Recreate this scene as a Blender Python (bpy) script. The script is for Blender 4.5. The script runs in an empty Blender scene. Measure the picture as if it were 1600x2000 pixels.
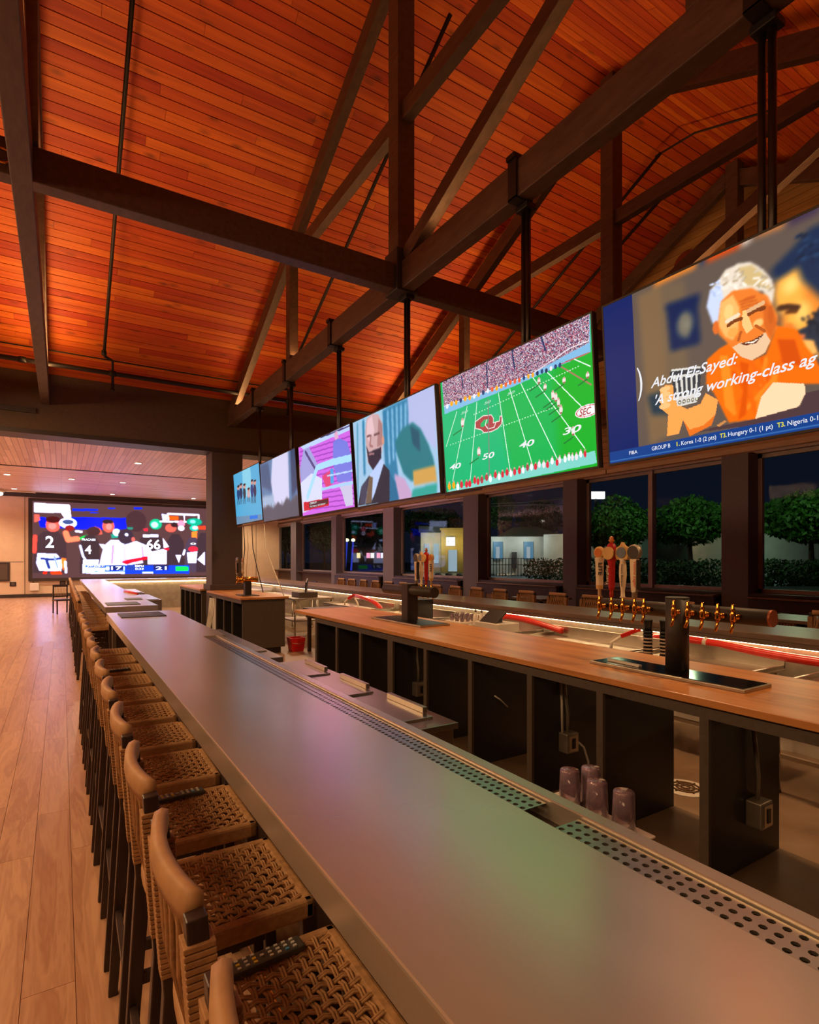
import bpy, math, random
import numpy as np
from mathutils import Vector, Matrix

scene = bpy.context.scene
C = scene.collection
random.seed(7)

# ------------------------------------------------------------------ camera, world, lights, exposure
F_PX = 1091.0
cam_d = bpy.data.cameras.new('camera')
cam = bpy.data.objects.new('camera', cam_d)
C.objects.link(cam)
cam.location = (0, 0, 1.775)
cam.rotation_euler = (math.radians(90), 0, -math.atan(680 / F_PX))
cam_d.sensor_fit = 'AUTO'
cam_d.sensor_width = 36
cam_d.lens = 36 * F_PX / 2000
cam_d.shift_y = 92 / 2000
cam_d.clip_start = 0.02
cam_d.clip_end = 400
scene.camera = cam

w = bpy.data.worlds.new('night')
scene.world = w
w.use_nodes = True
w.node_tree.nodes['Background'].inputs[0].default_value = (0.010, 0.016, 0.034, 1)
w.node_tree.nodes['Background'].inputs[1].default_value = 0.35

scene.view_settings.view_transform = 'Standard'
scene.view_settings.look = 'None'
scene.view_settings.exposure = 0.0
scene.view_settings.gamma = 1.0
scene.view_settings.use_curve_mapping = False

scene.cycles.max_bounces = 5
scene.cycles.diffuse_bounces = 3
scene.cycles.glossy_bounces = 3
scene.cycles.transmission_bounces = 4
scene.cycles.use_adaptive_sampling = True
scene.cycles.adaptive_threshold = 0.06

def area(name, loc, rot, sx, sy, power, col):
    d = bpy.data.lights.new(name, 'AREA')
    d.shape = 'RECTANGLE'; d.size = sx; d.size_y = sy; d.energy = power; d.color = col
    o = bpy.data.objects.new(name, d); C.objects.link(o)
    o.location = loc; o.rotation_euler = rot
    return o
def point(name, loc, power, col, r=0.12):
    d = bpy.data.lights.new(name, 'POINT')
    d.energy = power; d.color = col; d.shadow_soft_size = r
    o = bpy.data.objects.new(name, d); C.objects.link(o); o.location = loc
    return o
def spot(name, loc, target, power, col, ang=80, blend=.6, r=0.08):
    d = bpy.data.lights.new(name, 'SPOT')
    d.energy = power; d.color = col; d.spot_size = math.radians(ang); d.spot_blend = blend; d.shadow_soft_size = r
    o = bpy.data.objects.new(name, d); C.objects.link(o); o.location = loc
    o.rotation_euler = (Vector(target) - Vector(loc)).to_track_quat('-Z', 'Y').to_euler()
    return o
WARM = (1.0, 0.61, 0.29)
AMBER = (1.0, 0.53, 0.19)
# added strip lights hidden above the truss chords, brightening the timber roof
for x, pw_ in ((6.95, 92), (-.27, 95), (3.30, 30)):
    area('roof_fill_light', (x, 9.2, 5.18), (math.radians(180), 0, 0), .12, 6.6, pw_, AMBER)
    area('roof_fill_light', (x, 1.8, 5.18), (math.radians(180), 0, 0), .12, 6.0, pw_ * .5, AMBER)
# unseen lamps over the aisle, set as broad soft lights left of the bar
for y, pw_ in ((-1.2, 80), (2.6, 88), (6.6, 115), (10.6, 150)):
    area('unseen_aisle_lamp', (-2.3, y, 4.4), (0, math.radians(-22), 0), 1.0, 2.6, pw_, WARM)
# pendants over the dining side
for y in (2.0, 7.5, 12.0):
    spot('dining_downlight', (8.2, y, 4.7), (7.2, y, 0), 70, WARM, 120, .8, .12)
# spots without fixtures, added to brighten the working aisle of the bar
for y in (0.6, 4.0, 7.4, 10.8):
    spot('bar_fill_light', (4.7, y, 4.7), (4.3, y, 0), 260, WARM, 110, .8, .1)
# downlights of the far room
for x, y in ((-4, 17), (1, 17), (6, 17), (-4, 23), (1, 23), (6, 23), (-4, 29), (2, 29), (8, 29)):
    spot('far_room_downlight', (x, y, 4.75), (x, y, 0), 520, (1.0, .70, .42), 150, .5, .1)

# added upward lavender fill that brightens the far room's ceiling
for x, y in ((-5.5, 17.5), (-5.5, 24), (-5.5, 29), (8.5, 19)):
    area('far_ceiling_fill', (x, y, 3.7), (math.radians(180), 0, 0), .8, 4.0, 230, (.95, .60, .80))

# ------------------------------------------------------------------ helpers
def lin(c):
    c = c / 255.0
    return c / 12.92 if c <= 0.04045 else ((c + 0.055) / 1.055) ** 2.4
def rgb(r, g, b):
    return (lin(r), lin(g), lin(b), 1.0)

class MB:
    def __init__(self):
        self.v = []; self.f = []
    def add(self, vs, fs):
        n = len(self.v)
        self.v.extend([tuple(p) for p in vs]); self.f.extend([tuple(i + n for i in f) for f in fs])
        return self
    def box(self, x0, y0, z0, x1, y1, z1):
        return self.add([(x0,y0,z0),(x1,y0,z0),(x1,y1,z0),(x0,y1,z0),(x0,y0,z1),(x1,y0,z1),(x1,y1,z1),(x0,y1,z1)],
                        [(0,3,2,1),(4,5,6,7),(0,1,5,4),(1,2,6,5),(2,3,7,6),(3,0,4,7)])
    def cbox(self, c, s):
        return self.box(c[0]-s[0]/2, c[1]-s[1]/2, c[2]-s[2]/2, c[0]+s[0]/2, c[1]+s[1]/2, c[2]+s[2]/2)
    def bar(self, p0, p1, wd, ht, side=None, w1=None, h1=None):
        p0 = Vector(p0); p1 = Vector(p1); d = (p1 - p0).normalized()
        if side is None:
            side = d.cross(Vector((0,0,1)))
            if side.length < 1e-4: side = Vector((1,0,0))
        side = Vector(side); side = (side - d * side.dot(d)).normalized(); up = side.cross(d)
        w1 = wd if w1 is None else w1; h1 = ht if h1 is None else h1
        vs = []
        for p, a, b in ((p0, wd, ht), (p1, w1, h1)):
            for i, j in ((-1,-1),(1,-1),(1,1),(-1,1)):
                vs.append(p + side * (i * a / 2) + up * (j * b / 2))
        return self.add(vs, [(0,3,2,1),(4,5,6,7),(0,1,5,4),(1,2,6,5),(2,3,7,6),(3,0,4,7)])
    def cyl(self, p0, p1, r0, r1=None, n=12, caps=True):
        return self.tube([p0, p1], [r0, r0 if r1 is None else r1], n, caps)
    def tube(self, path, r, n=8, caps=True):
        P = [Vector(p) for p in path]; m = len(P)
        R = r if isinstance(r, (list, tuple)) else [r] * m
        vs = []; fs = []; ref = None
        for i in range(m):
            d = (P[min(i+1, m-1)] - P[max(i-1, 0)])
            d = d.normalized() if d.length > 1e-9 else Vector((0,0,1))
            if ref is None:
                ref = Vector((0,0,1)) if abs(d.z) < .9 else Vector((1,0,0))
            a = (ref - d * ref.dot(d))
            a = a.normalized() if a.length > 1e-6 else Vector((1,0,0)); b = d.cross(a); ref = a
            for k in range(n):
                t = 2 * math.pi * k / n
                vs.append(P[i] + (a * math.cos(t) + b * math.sin(t)) * R[i])
        for i in range(m - 1):
            for k in range(n):
                k2 = (k + 1) % n
                fs.append((i*n+k, i*n+k2, (i+1)*n+k2, (i+1)*n+k))
        if caps:
            fs.append(tuple(range(n))[::-1]); fs.append(tuple((m-1)*n + k for k in range(n)))
        return self.add(vs, fs)
    def lathe(self, prof, c=(0,0,0), n=16, axis='z'):
        vs = []; fs = []; m = len(prof)
        for r, h in prof:
            for k in range(n):
                t = 2 * math.pi * k / n
                x, y = r * math.cos(t), r * math.sin(t)
                if axis == 'z': vs.append((c[0]+x, c[1]+y, c[2]+h))
                elif axis == 'x': vs.append((c[0]+h, c[1]+x, c[2]+y))
                else: vs.append((c[0]+x, c[1]+h, c[2]+y))
        for i in range(m - 1):
            for k in range(n):
                k2 = (k + 1) % n
                fs.append((i*n+k, i*n+k2, (i+1)*n+k2, (i+1)*n+k))
        fs.append(tuple(range(n))[::-1]); fs.append(tuple((m-1)*n + k for k in range(n)))
        return self.add(vs, fs)
    def prism(self, poly, z0, z1, plane='xy', ):
        n = len(poly)
        def q(a, b, h):
            return (a, b, h) if plane == 'xy' else ((a, h, b) if plane == 'xz' else (h, a, b))
        vs = [q(a, b, z0) for a, b in poly] + [q(a, b, z1) for a, b in poly]
        fs = [tuple(range(n))[::-1], tuple(range(n, 2*n))] + [(i, (i+1) % n, n + (i+1) % n, n + i) for i in range(n)]
        return self.add(vs, fs)
    def build(self, name, mat, parent=None, smooth=False, bevel=0.0, loc=None):
        me = bpy.data.meshes.new(name)
        off = Vector((0,0,0)); p = parent
        while p is not None:
            off = off + p.location; p = p.parent
        if loc is not None: off = off + Vector(loc)
        me.from_pydata([(a - off.x, b - off.y, c - off.z) for a, b, c in self.v], [], self.f)
        me.update()
        if smooth is True:
            me.polygons.foreach_set('use_smooth', [True] * len(me.polygons))
        o = bpy.data.objects.new(name, me)
        me.materials.append(mat)
        C.objects.link(o)
        if loc is not None: o.location = loc
        if parent is not None: o.parent = parent
        if smooth == 'auto':
            me.polygons.foreach_set('use_smooth', [len(q) == 4 for q in self.f])
        if bevel:
            b = o.modifiers.new('bevel', 'BEVEL'); b.width = bevel; b.segments = 2; b.limit_method = 'ANGLE'
        return o

def tag(o, label, cat, group=None, kind=None):
    o['label'] = label; o['category'] = cat
    if group: o['group'] = group
    if kind: o['kind'] = kind
    return o
def thing(name, label, cat, loc=(0,0,0), group=None):
    o = bpy.data.objects.new(name, None); C.objects.link(o)
    o.location = loc; o.empty_display_size = .1
    return tag(o, label, cat, group)
def struct(o):
    o['kind'] = 'structure'
    return o
def copy_tree(o, parent=None):
    c = o.copy(); C.objects.link(c); c.parent = parent
    for ch in list(o.children): copy_tree(ch, c)
    return c
ORD = ['nearest','second','third','fourth','fifth','sixth','seventh','eighth','ninth','tenth','eleventh','twelfth','thirteenth',
       'fourteenth','fifteenth','sixteenth','seventeenth','eighteenth','nineteenth','twentieth','twenty-first','twenty-second']

# ------------------------------------------------------------------ materials
def new_mat(name):
    m = bpy.data.materials.new(name); m.use_nodes = True
    nt = m.node_tree
    return m, nt, nt.nodes['Principled BSDF']
def N(nt, t, **kw):
    n = nt.nodes.new(t)
    for k, v in kw.items():
        if k.startswith('i_'):
            key = k[2:]
            n.inputs[int(key) if key.isdigit() else key].default_value = v
        else: setattr(n, k, v)
    return n
def coords(nt, stretch, rand=False):
    tc = N(nt, 'ShaderNodeTexCoord')
    mp = N(nt, 'ShaderNodeMapping'); mp.inputs['Scale'].default_value = stretch
    nt.links.new(tc.outputs['Object'], mp.inputs[0])
    if rand:
        oi = N(nt, 'ShaderNodeObjectInfo')
        ml = N(nt, 'ShaderNodeVectorMath', operation='SCALE'); ml.inputs[0].default_value = (37.1, 91.3, 53.7)
        nt.links.new(oi.outputs['Random'], ml.inputs['Scale'])
        ad = N(nt, 'ShaderNodeVectorMath', operation='ADD')
        nt.links.new(mp.outputs[0], ad.inputs[0]); nt.links.new(ml.outputs[0], ad.inputs[1])
        return ad.outputs[0], oi
    return mp.outputs[0], None
def pmat(name, col, rough=.5, metal=0., var=.12, ns=6., stretch=(1,1,1), bump=0., spec=.5, rand=0., rvar=0., coat=0., det=4, soft=.2):
    m, nt, b = new_mat(name)
    vec, oi = coords(nt, stretch, rand > 0)
    no = N(nt, 'ShaderNodeTexNoise'); no.inputs['Scale'].default_value = ns; no.inputs['Detail'].default_value = det; no.inputs['Roughness'].default_value = .6
    nt.links.new(vec, no.inputs['Vector'])
    cr = N(nt, 'ShaderNodeValToRGB')
    cr.color_ramp.elements[0].position = .5 - soft; cr.color_ramp.elements[1].position = .5 + soft
    cr.color_ramp.elements[0].color = tuple(max(0, c * (1 - var)) for c in col[:3]) + (1,)
    cr.color_ramp.elements[1].color = tuple(min(1, c * (1 + var)) for c in col[:3]) + (1,)
    nt.links.new(no.outputs['Fac'], cr.inputs[0])
    out = cr.outputs[0]
    if rand > 0:
        mr = N(nt, 'ShaderNodeMapRange'); mr.inputs['To Min'].default_value = 1 - rand; mr.inputs['To Max'].default_value = 1 + rand
        nt.links.new(oi.outputs['Random'], mr.inputs[0])
        hs = N(nt, 'ShaderNodeHueSaturation'); nt.links.new(out, hs.inputs['Color']); nt.links.new(mr.outputs[0], hs.inputs['Value'])
        out = hs.outputs[0]
    nt.links.new(out, b.inputs['Base Color'])
    b.inputs['Roughness'].default_value = rough; b.inputs['Metallic'].default_value = metal
    b.inputs['Specular IOR Level'].default_value = spec
    b.inputs['Coat Weight'].default_value = coat; b.inputs['Coat Roughness'].default_value = .15
    if rvar:
        mr2 = N(nt, 'ShaderNodeMapRange'); mr2.inputs['To Min'].default_value = max(.02, rough - rvar); mr2.inputs['To Max'].default_value = rough + rvar
        nt.links.new(no.outputs['Fac'], mr2.inputs[0]); nt.links.new(mr2.outputs[0], b.inputs['Roughness'])
    if bump:
        bp = N(nt, 'ShaderNodeBump'); bp.inputs['Strength'].default_value = bump; bp.inputs['Distance'].default_value = .01
        nt.links.new(no.outputs['Fac'], bp.inputs['Height']); nt.links.new(bp.outputs[0], b.inputs['Normal'])
    return m
def wood(name, c0, c1, axis='y', rough=.45, rand=.2, knots=0., scale=1., bump=.15, huer=0.0, rings=0., gl=.7):
    """long grain along one axis, board-to-board variation, optional knots"""
    m, nt, b = new_mat(name)
    st = {'x': (gl, 9, 9), 'y': (9, gl, 9), 'z': (9, 9, gl)}[axis]
    vec, oi = coords(nt, tuple(s * scale for s in st), True)
    no = N(nt, 'ShaderNodeTexNoise'); no.inputs['Scale'].default_value = 1.6; no.inputs['Detail'].default_value = 4; no.inputs['Roughness'].default_value = .65; no.inputs['Distortion'].default_value = .6
    nt.links.new(vec, no.inputs['Vector'])
    fac = no.outputs['Fac']
    if rings:
        mu = N(nt, 'ShaderNodeMath', operation='MULTIPLY'); mu.inputs[1].default_value = 14; nt.links.new(fac, mu.inputs[0])
        pp = N(nt, 'ShaderNodeMath', operation='PINGPONG'); pp.inputs[1].default_value = 1; nt.links.new(mu.outputs[0], pp.inputs[0])
        mx = N(nt, 'ShaderNodeMix'); mx.data_type = 'FLOAT'; mx.inputs[0].default_value = rings
        nt.links.new(fac, mx.inputs[2]); nt.links.new(pp.outputs[0], mx.inputs[3]); fac = mx.outputs[0]
    cr = N(nt, 'ShaderNodeValToRGB'); cr.color_ramp.elements[0].position = .32; cr.color_ramp.elements[1].position = .68
    cr.color_ramp.elements[0].color = c0; cr.color_ramp.elements[1].color = c1
    nt.links.new(fac, cr.inputs[0]); out = cr.outputs[0]
    if knots:
        st2 = {'x': (1.1, 2.6, 2.6), 'y': (2.6, 1.1, 2.6), 'z': (2.6, 2.6, 1.1)}[axis]
        v2, _ = coords(nt, tuple(s * scale for s in st2), True)
        vo = N(nt, 'ShaderNodeTexVoronoi'); vo.inputs['Scale'].default_value = 1.6
        nt.links.new(v2, vo.inputs['Vector'])
        mr = N(nt, 'ShaderNodeMapRange'); mr.inputs['From Min'].default_value = .03; mr.inputs['From Max'].default_value = .21
        mr.inputs['To Min'].default_value = knots; mr.inputs['To Max'].default_value = 0
        nt.links.new(vo.outputs['Distance'], mr.inputs[0])
        mk = N(nt, 'ShaderNodeMix'); mk.data_type = 'RGBA'
        nt.links.new(mr.outputs[0], mk.inputs[0]); nt.links.new(out, mk.inputs[6]); mk.inputs[7].default_value = tuple(x * .22 for x in c0[:3]) + (1,)
        out = mk.outputs[2]
    if rand:
        mr = N(nt, 'ShaderNodeMapRange'); mr.inputs['To Min'].default_value = 1 - rand; mr.inputs['To Max'].default_value = 1 + rand
        nt.links.new(oi.outputs['Random'], mr.inputs[0])
        hs = N(nt, 'ShaderNodeHueSaturation'); nt.links.new(out, hs.inputs['Color']); nt.links.new(mr.outputs[0], hs.inputs['Value'])
        if huer:
            mh = N(nt, 'ShaderNodeMapRange'); mh.inputs['To Min'].default_value = .5 - huer; mh.inputs['To Max'].default_value = .5 + huer
            nt.links.new(oi.outputs['Random'], mh.inputs[0]); nt.links.new(mh.outputs[0], hs.inputs['Hue'])
        out = hs.outputs[0]
    nt.links.new(out, b.inputs['Base Color'])
    b.inputs['Roughness'].default_value = rough
    bp = N(nt, 'ShaderNodeBump'); bp.inputs['Strength'].default_value = bump; bp.inputs['Distance'].default_value = .004
    nt.links.new(fac, bp.inputs['Height']); nt.links.new(bp.outputs[0], b.inputs['Normal'])
    return m
def emit(name, col, s):
    m, nt, b = new_mat(name)
    b.inputs['Base Color'].default_value = (0, 0, 0, 1)
    no = N(nt, 'ShaderNodeTexNoise'); no.inputs['Scale'].default_value = 4
    mx = N(nt, 'ShaderNodeMix'); mx.data_type = 'RGBA'
    mx.inputs[6].default_value = col; mx.inputs[7].default_value = tuple(c * .9 for c in col[:3]) + (1,)
    nt.links.new(no.outputs['Fac'], mx.inputs[0]); nt.links.new(mx.outputs[2], b.inputs['Emission Color'])
    b.inputs['Emission Strength'].default_value = s
    return m
def glass(name, tint, refl=.03):
    m = bpy.data.materials.new(name); m.use_nodes = True; nt = m.node_tree
    nt.nodes.remove(nt.nodes['Principled BSDF'])
    out = nt.nodes['Material Output']
    tr = N(nt, 'ShaderNodeBsdfTransparent'); tr.inputs[0].default_value = tint
    gl = N(nt, 'ShaderNodeBsdfGlossy'); gl.inputs['Roughness'].default_value = .03
    fr = N(nt, 'ShaderNodeFresnel'); fr.inputs[0].default_value = 1.5
    mx = N(nt, 'ShaderNodeMixShader')
    ml = N(nt, 'ShaderNodeMath', operation='MULTIPLY'); ml.inputs[1].default_value = refl; nt.links.new(fr.outputs[0], ml.inputs[0]); nt.links.new(ml.outputs[0], mx.inputs[0]); nt.links.new(tr.outputs[0], mx.inputs[1]); nt.links.new(gl.outputs[0], mx.inputs[2])
    nt.links.new(mx.outputs[0], out.inputs[0])
    return m

M_roof = wood('roof_plank_wood', rgb(168, 60, 8), rgb(204, 88, 16), 'x', .6, .2, .75, 1., .15, .010, 0, .28)
M_pier = pmat('pier_paint', rgb(98, 92, 100), .6, 0, .1, 20)
M_roofdeck = pmat('roof_deck', rgb(40, 18, 10), .8)
M_beam = pmat('dark_beam_timber', rgb(84, 60, 48), .55, 0, .3, 5, (4, 1, 4), .25)
M_header = pmat('header_plaster', rgb(82, 63, 48), .7, 0, .15, 30, (1, 1, 1), .1)
M_column = pmat('column_charcoal', rgb(76, 64, 62), .6, 0, .2, 40, (1, 1, 1), .15)
M_beige = pmat('beige_wall', rgb(214, 190, 160), .65, 0, .05, 3)
M_darktrim = pmat('dark_trim', rgb(52, 44, 42), .5)
M_floorplank = wood('oak_floor_plank', rgb(172, 126, 96), rgb(204, 160, 126), 'y', .30, .07, .3, .55, .06, .003, .22)
M_slate = pmat('epoxy_floor', rgb(140, 114, 90), .32, 0, .25, 2.5, (1, 1, 1), .05, rvar=.08)
M_zinc = pmat('zinc_counter', rgb(214, 202, 188), .27, .70, .14, 1.7, (1.8, .7, 1), 0, det=2, soft=.4)
M_steel = pmat('stainless_steel', rgb(196, 188, 176), .30, .95, .05, 3, (1, 4, 1), 0, rvar=.05)
M_steel2 = pmat('worn_steel', rgb(176, 166, 150), .42, .8, .14, 8, (1, 1, 1), 0)
M_black = pmat('black_laminate', rgb(44, 38, 36), .42, 0, .25, 60, (1, 1, 1), .06)
M_grey = pmat('grey_laminate', rgb(82, 70, 60), .5, 0, .15, 40)
M_maple = wood('maple_counter', rgb(176, 112, 62), rgb(214, 148, 86), 'y', .35, 0, 0, .6, .05)
M_rope = pmat('tan_rope', rgb(162, 118, 76), .75, 0, .25, 40, (1, 1, 1), .3)
M_leather = pmat('tan_leather_wrap', rgb(172, 128, 86), .6, 0, .15, 14, (1, 1, 1), .15)
M_espresso = pmat('espresso_wood', rgb(52, 36, 32), .42, 0, .35, 8, (4, 4, .6), .15)
M_brass = pmat('polished_brass', rgb(226, 160, 66), .2, 1., .1, 8)
M_blackmetal = pmat('black_metal', rgb(56, 48, 44), .5, .3, .15, 20)
M_iron = pmat('iron_pipe', rgb(40, 32, 30), .5, .4, .2, 20)
M_plastic_b = pmat('black_plastic', rgb(22, 21, 22), .4, 0, .1, 20)
M_white = pmat('white_plastic', rgb(228, 218, 204), .4, 0, .05, 10)
M_red = pmat('red_plastic', rgb(214, 28, 22), .35, 0, .08, 10)
M_hose = pmat('red_hose', rgb(224, 44, 30), .3, 0, .1, 14, coat=.4)
M_grey2 = pmat('grey_remote', rgb(70, 66, 62), .5)
M_led = emit('warm_led', (1.0, .66, .33, 1), 26)
M_glass = glass('window_glass', (.93, .96, .98, 1))
M_windowframe = pmat('window_frame', rgb(150, 132, 130), .45, .3, .1, 10)
M_cup = None

# ------------------------------------------------------------------ the building shell
XW = 10.7           # inner face of the window wall
YH = 13.05          # near face of the header between the two rooms
YF = 31.6           # far wall
RY, RZ = 5.6, 9.08  # roof ridge
RS = .493           # roof pitch
EZ = RZ - RS * (YH + .1 - RY)
YB = -2.6           # wall behind
XL = -8.5

floor = struct(MB().box(XL, YB, -.20, XW + .2, YF + .2, -.014).build('floor', wood('far_floor_wood', rgb(176, 134, 106), rgb(204, 164, 134), 'y', .26, 0, .2, .8, .05)))
# oak boards of the aisle, one by one
pw = .19
for i in range(12):
    x0 = -1.28 + i * pw
    y = .3 + (i * .73) % 1.5 - 1.2
    while y < 12.8:
        L = 1.9 + ((i * 7 + int(y * 3)) % 5) * .12
        if x0 + pw > -.09 * (y + L) - .15:
            b = MB().box(x0 + .0012, y + .0012, -.014, x0 + pw - .0012, y + L - .0012, 0)
            b.build('floor_plank', M_floorplank, floor)
        y += L
bf = struct(MB().box(1.0, YB, -.014, 6.1, 23.2, .0).build('floor_bar', M_slate))
# floor drain
d = thing('floor_drain', 'round cream floor drain with slotted grate on the dark bar floor', 'drain', (4.1, 2.54, 0))
MB().lathe([(.17, .001), (.17, .006), (.13, .008)], (4.1, 2.54, 0), 28).build('rim', M_white, d)
g = MB()
for r in (.03, .065, .10):
    g.tube([(4.1 + r*math.cos(t*math.pi/10), 2.54 + r*math.sin(t*math.pi/10), .011) for t in range(21)], .008, 6)
for t in range(6):
    a = t * math.pi / 3
    g.cyl((4.1 + .02*math.cos(a), 2.54 + .02*math.sin(a), .011), (4.1 + .125*math.cos(a), 2.54 + .125*math.sin(a), .011), .007, n=6)
g.build('grate', pmat('drain_bronze', rgb(92, 66, 40), .5, .6), d)

# pitched timber roof: deck plus boards laid across, each its own piece
ceil = MB()
def roof_z(y): return RZ - RS * abs(y - RY)
for ya, yb in ((YH + .15, RY), (RY, YB)):
    za, zb = roof_z(ya), roof_z(yb)
    ceil.add([(XL, ya, za+.04), (XW+.3, ya, za+.04), (XW+.3, yb, zb+.04), (XL, yb, zb+.04), (XL, ya, za+.14), (XW+.3, ya, za+.14), (XW+.3, yb, zb+.14), (XL, yb, zb+.14)],
             [(0,1,2,3),(7,6,5,4),(0,4,5,1),(2,6,7,3),(1,5,6,2),(0,3,7,4)])
ceiling = struct(ceil.build('ceiling', M_roofdeck))
ang = math.atan(RS)
slope_len = (YH + .1 - RY) / math.cos(ang)
bw = .141
nrow = int(slope_len / bw)
rnd = random.Random(3)
plank_cache = {}
def roof_plank(xa, xb, r, far):
    L = round(xb - xa, 1)
    if L not in plank_cache:
        h = bw / 2 - .0055; t = .012
        m = MB().add([(-L/2+.002,-h,-.0),(L/2-.002,-h,0),(L/2-.002,h,0),(-L/2+.002,h,0),(-L/2+.002,-h-.0015,.03),(L/2-.002,-h-.0015,.03),(L/2-.002,h+.0015,.03),(-L/2+.002,h+.0015,.03)],
                     [(0,3,2,1),(4,5,6,7),(0,1,5,4),(1,2,6,5),(2,3,7,6),(3,0,4,7)])
        me = bpy.data.meshes.new('ceiling_plank'); me.from_pydata(m.v, [], m.f); me.materials.append(M_roof)
        plank_cache[L] = me
    o = bpy.data.objects.new('ceiling_plank', plank_cache[L]); C.objects.link(o); o.parent = ceiling
    s = (r + .5) * bw
    y = (RY + s * math.cos(ang)) if far else (RY - s * math.cos(ang))
    o.location = ((xa + xb) / 2, y, roof_z(y) + rnd.uniform(-.002, .002))
    o.rotation_euler = (-ang if far else ang, 0, 0)
for r in range(nrow):
    # far pitch: three boards per course; near pitch: two
    j1 = rnd.uniform(-1.2, 2.6); j2 = j1 + rnd.uniform(3.0, 4.8)
    roof_plank(-3.2, round(j1, 1), r, True); roof_plank(round(j1, 1), round(j2, 1), r, True); roof_plank(round(j2, 1), XW + .1, r, True)
nn = 0
for r in range(nrow):
    if nn >= 110 or r > 46: break
    j1 = round(rnd.uniform(4.0, 7.5), 1)
    roof_plank(1.2, j1, r, False); roof_plank(j1, XW + .1, r, False); nn += 2
# the boards out of sight above and behind, as one surface
rest = MB()
for ya, yb, xa, xb in ((YH + .1, RY, XL, -3.2), (RY, YB, XL, 1.2), (RY - 47 * bw * math.cos(ang), YB, 1.2, XW + .1)):
    za, zb = roof_z(ya), roof_z(yb)
    rest.add([(xa, ya, za+.004), (xb, ya, za+.004), (xb, yb, zb+.004), (xa, yb, zb+.004)], [(0,1,2,3)])
o = rest.build('plank_field', M_roof, ceiling); o['kind'] = 'stuff'

# header beam wall between the rooms, column, walls
struct(MB().box(XL, YH, 4.28, XW, YH + .55, EZ + .12).build('wall_header', M_header))
struct(MB().box(XL, YH - .05, 4.60, -.42, YH, 4.70).build('trim_1', M_darktrim))
struct(MB().box(XL, YH - .02, 4.20, XW, YH + .57, 4.29).build('trim_2', M_darktrim))
col = MB().box(2.88, YH, 0, 3.57, YH + .6, 4.3)
column = struct(col.build('wall_column', M_column, None, False, .01))
MB().box(2.83, YH - .05, 1.07, 3.62, YH + .65, 1.20).build('base_block', M_column, column, False, .008)
struct(MB().box(XL - .2, YB - .2, 0, XW + .2, YB, RZ).build('wall_near', M_header))
struct(MB().box(XL - .2, YB, 0, XL, YF, RZ).build('wall_left', M_beige))
fw = struct(MB().box(XL, YF, 0, XW + .2, YF + .2, 5.3).build('wall_far', M_beige))
for x in (-6.4, -3.8, -1.45, 7.35, 9.4):
    MB().box(x - .012, YF - .006, .12, x + .012, YF, 4.7).build('panel_joint', M_grey, fw)
MB().box(XL, YF - .006, 1.63, -1.5, YF, 1.66).build('panel_joint', M_grey, fw)
struct(MB().box(XL, YF - .03, 0, XW, YF, .14).build('baseboard_far', M_darktrim))
struct(MB().box(XL, YF - .10, 4.68, XW, YF, 4.90).build('trim_3', M_darktrim))
# far room plank ceiling: pale boards one way, then the other past a dark strip
def board_ceiling(name, axis):
    m, nt, b = new_mat(name)
    tc = N(nt, 'ShaderNodeTexCoord'); mp = N(nt, 'ShaderNodeMapping')
    if axis == 'y': mp.inputs['Rotation'].default_value = (0, 0, math.radians(90))
    nt.links.new(tc.outputs['Object'], mp.inputs[0])
    br = N(nt, 'ShaderNodeTexBrick'); br.offset = .37
    br.inputs['Color1'].default_value = rgb(226, 194, 160); br.inputs['Color2'].default_value = rgb(198, 160, 122); br.inputs['Mortar'].default_value = rgb(120, 84, 60)
    br.inputs['Scale'].default_value = 1; br.inputs['Mortar Size'].default_value = .006
    br.inputs['Brick Width'].default_value = 2.1; br.inputs['Row Height'].default_value = .14
    nt.links.new(mp.outputs[0], br.inputs['Vector']); nt.links.new(br.outputs[0], b.inputs['Base Color'])
    b.inputs['Roughness'].default_value = .5
    return m
struct(MB().box(XL, YH + .55, 4.9, XW, 22.8, 5.1).build('ceiling_far_1', board_ceiling('pale_boards_along', 'y')))
struct(MB().box(XL, 22.8, 4.9, XW, YF, 5.1).build('ceiling_far_2', board_ceiling('pale_boards_across', 'x')))
struct(MB().box(XL, 22.75, 4.88, XW, 22.85, 4.9).build('trim_4', M_darktrim))
M_lamp = emit('lamp_lens', (1, .86, .66, 1), 14)
k = 0
for u, v, lab in ((270,904,'middle of the near boards'), (14,926,'left edge before the dark strip'), (140,935,'first past the dark strip'), (240,942,'centre past the dark strip'), (28,954,'left and close to the wall'), (220,965,'over the giant screen'), (378,973,'over the screen by the column')):
    a = (u - 800) / F_PX; t = (4.9 - 1.775) * F_PX / (1092 - v)
    x, y = (.5289 + .8487 * a) * t, (.8487 - .5289 * a) * t
    y = min(y, YF - .5)
    dl = thing('recessed_downlight', 'small lit recessed ceiling light, ' + lab, 'ceiling light', (x, y, 4.88), 'recessed lights of the far room')
    MB().lathe([(.13, .0), (.13, .018), (.10, .018)], (x, y, 4.88), 16).build('trim_ring', M_white, dl)
    MB().lathe([(.095, -.004), (.095, .0)], (x, y, 4.882), 16).build('lens', M_lamp, dl)

# window wall with piers, sill ledge and glazing
SZ, HZ = 1.165, 3.68
wr = struct(MB().box(XW, YB, 0, XW + .2, YF, SZ).build('wall_right', M_header))
gp = [(YB, HZ), (YF, HZ), (YF, 5.2), (YH + .5, 5.2), (YH + .15, roof_z(YH + .15) + .1), (RY, RZ + .1), (YB, roof_z(YB) + .1)]
struct(MB().prism(gp, XW + .02, XW + .2, 'yz').build('wall_right_gable', M_roofdeck))
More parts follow.
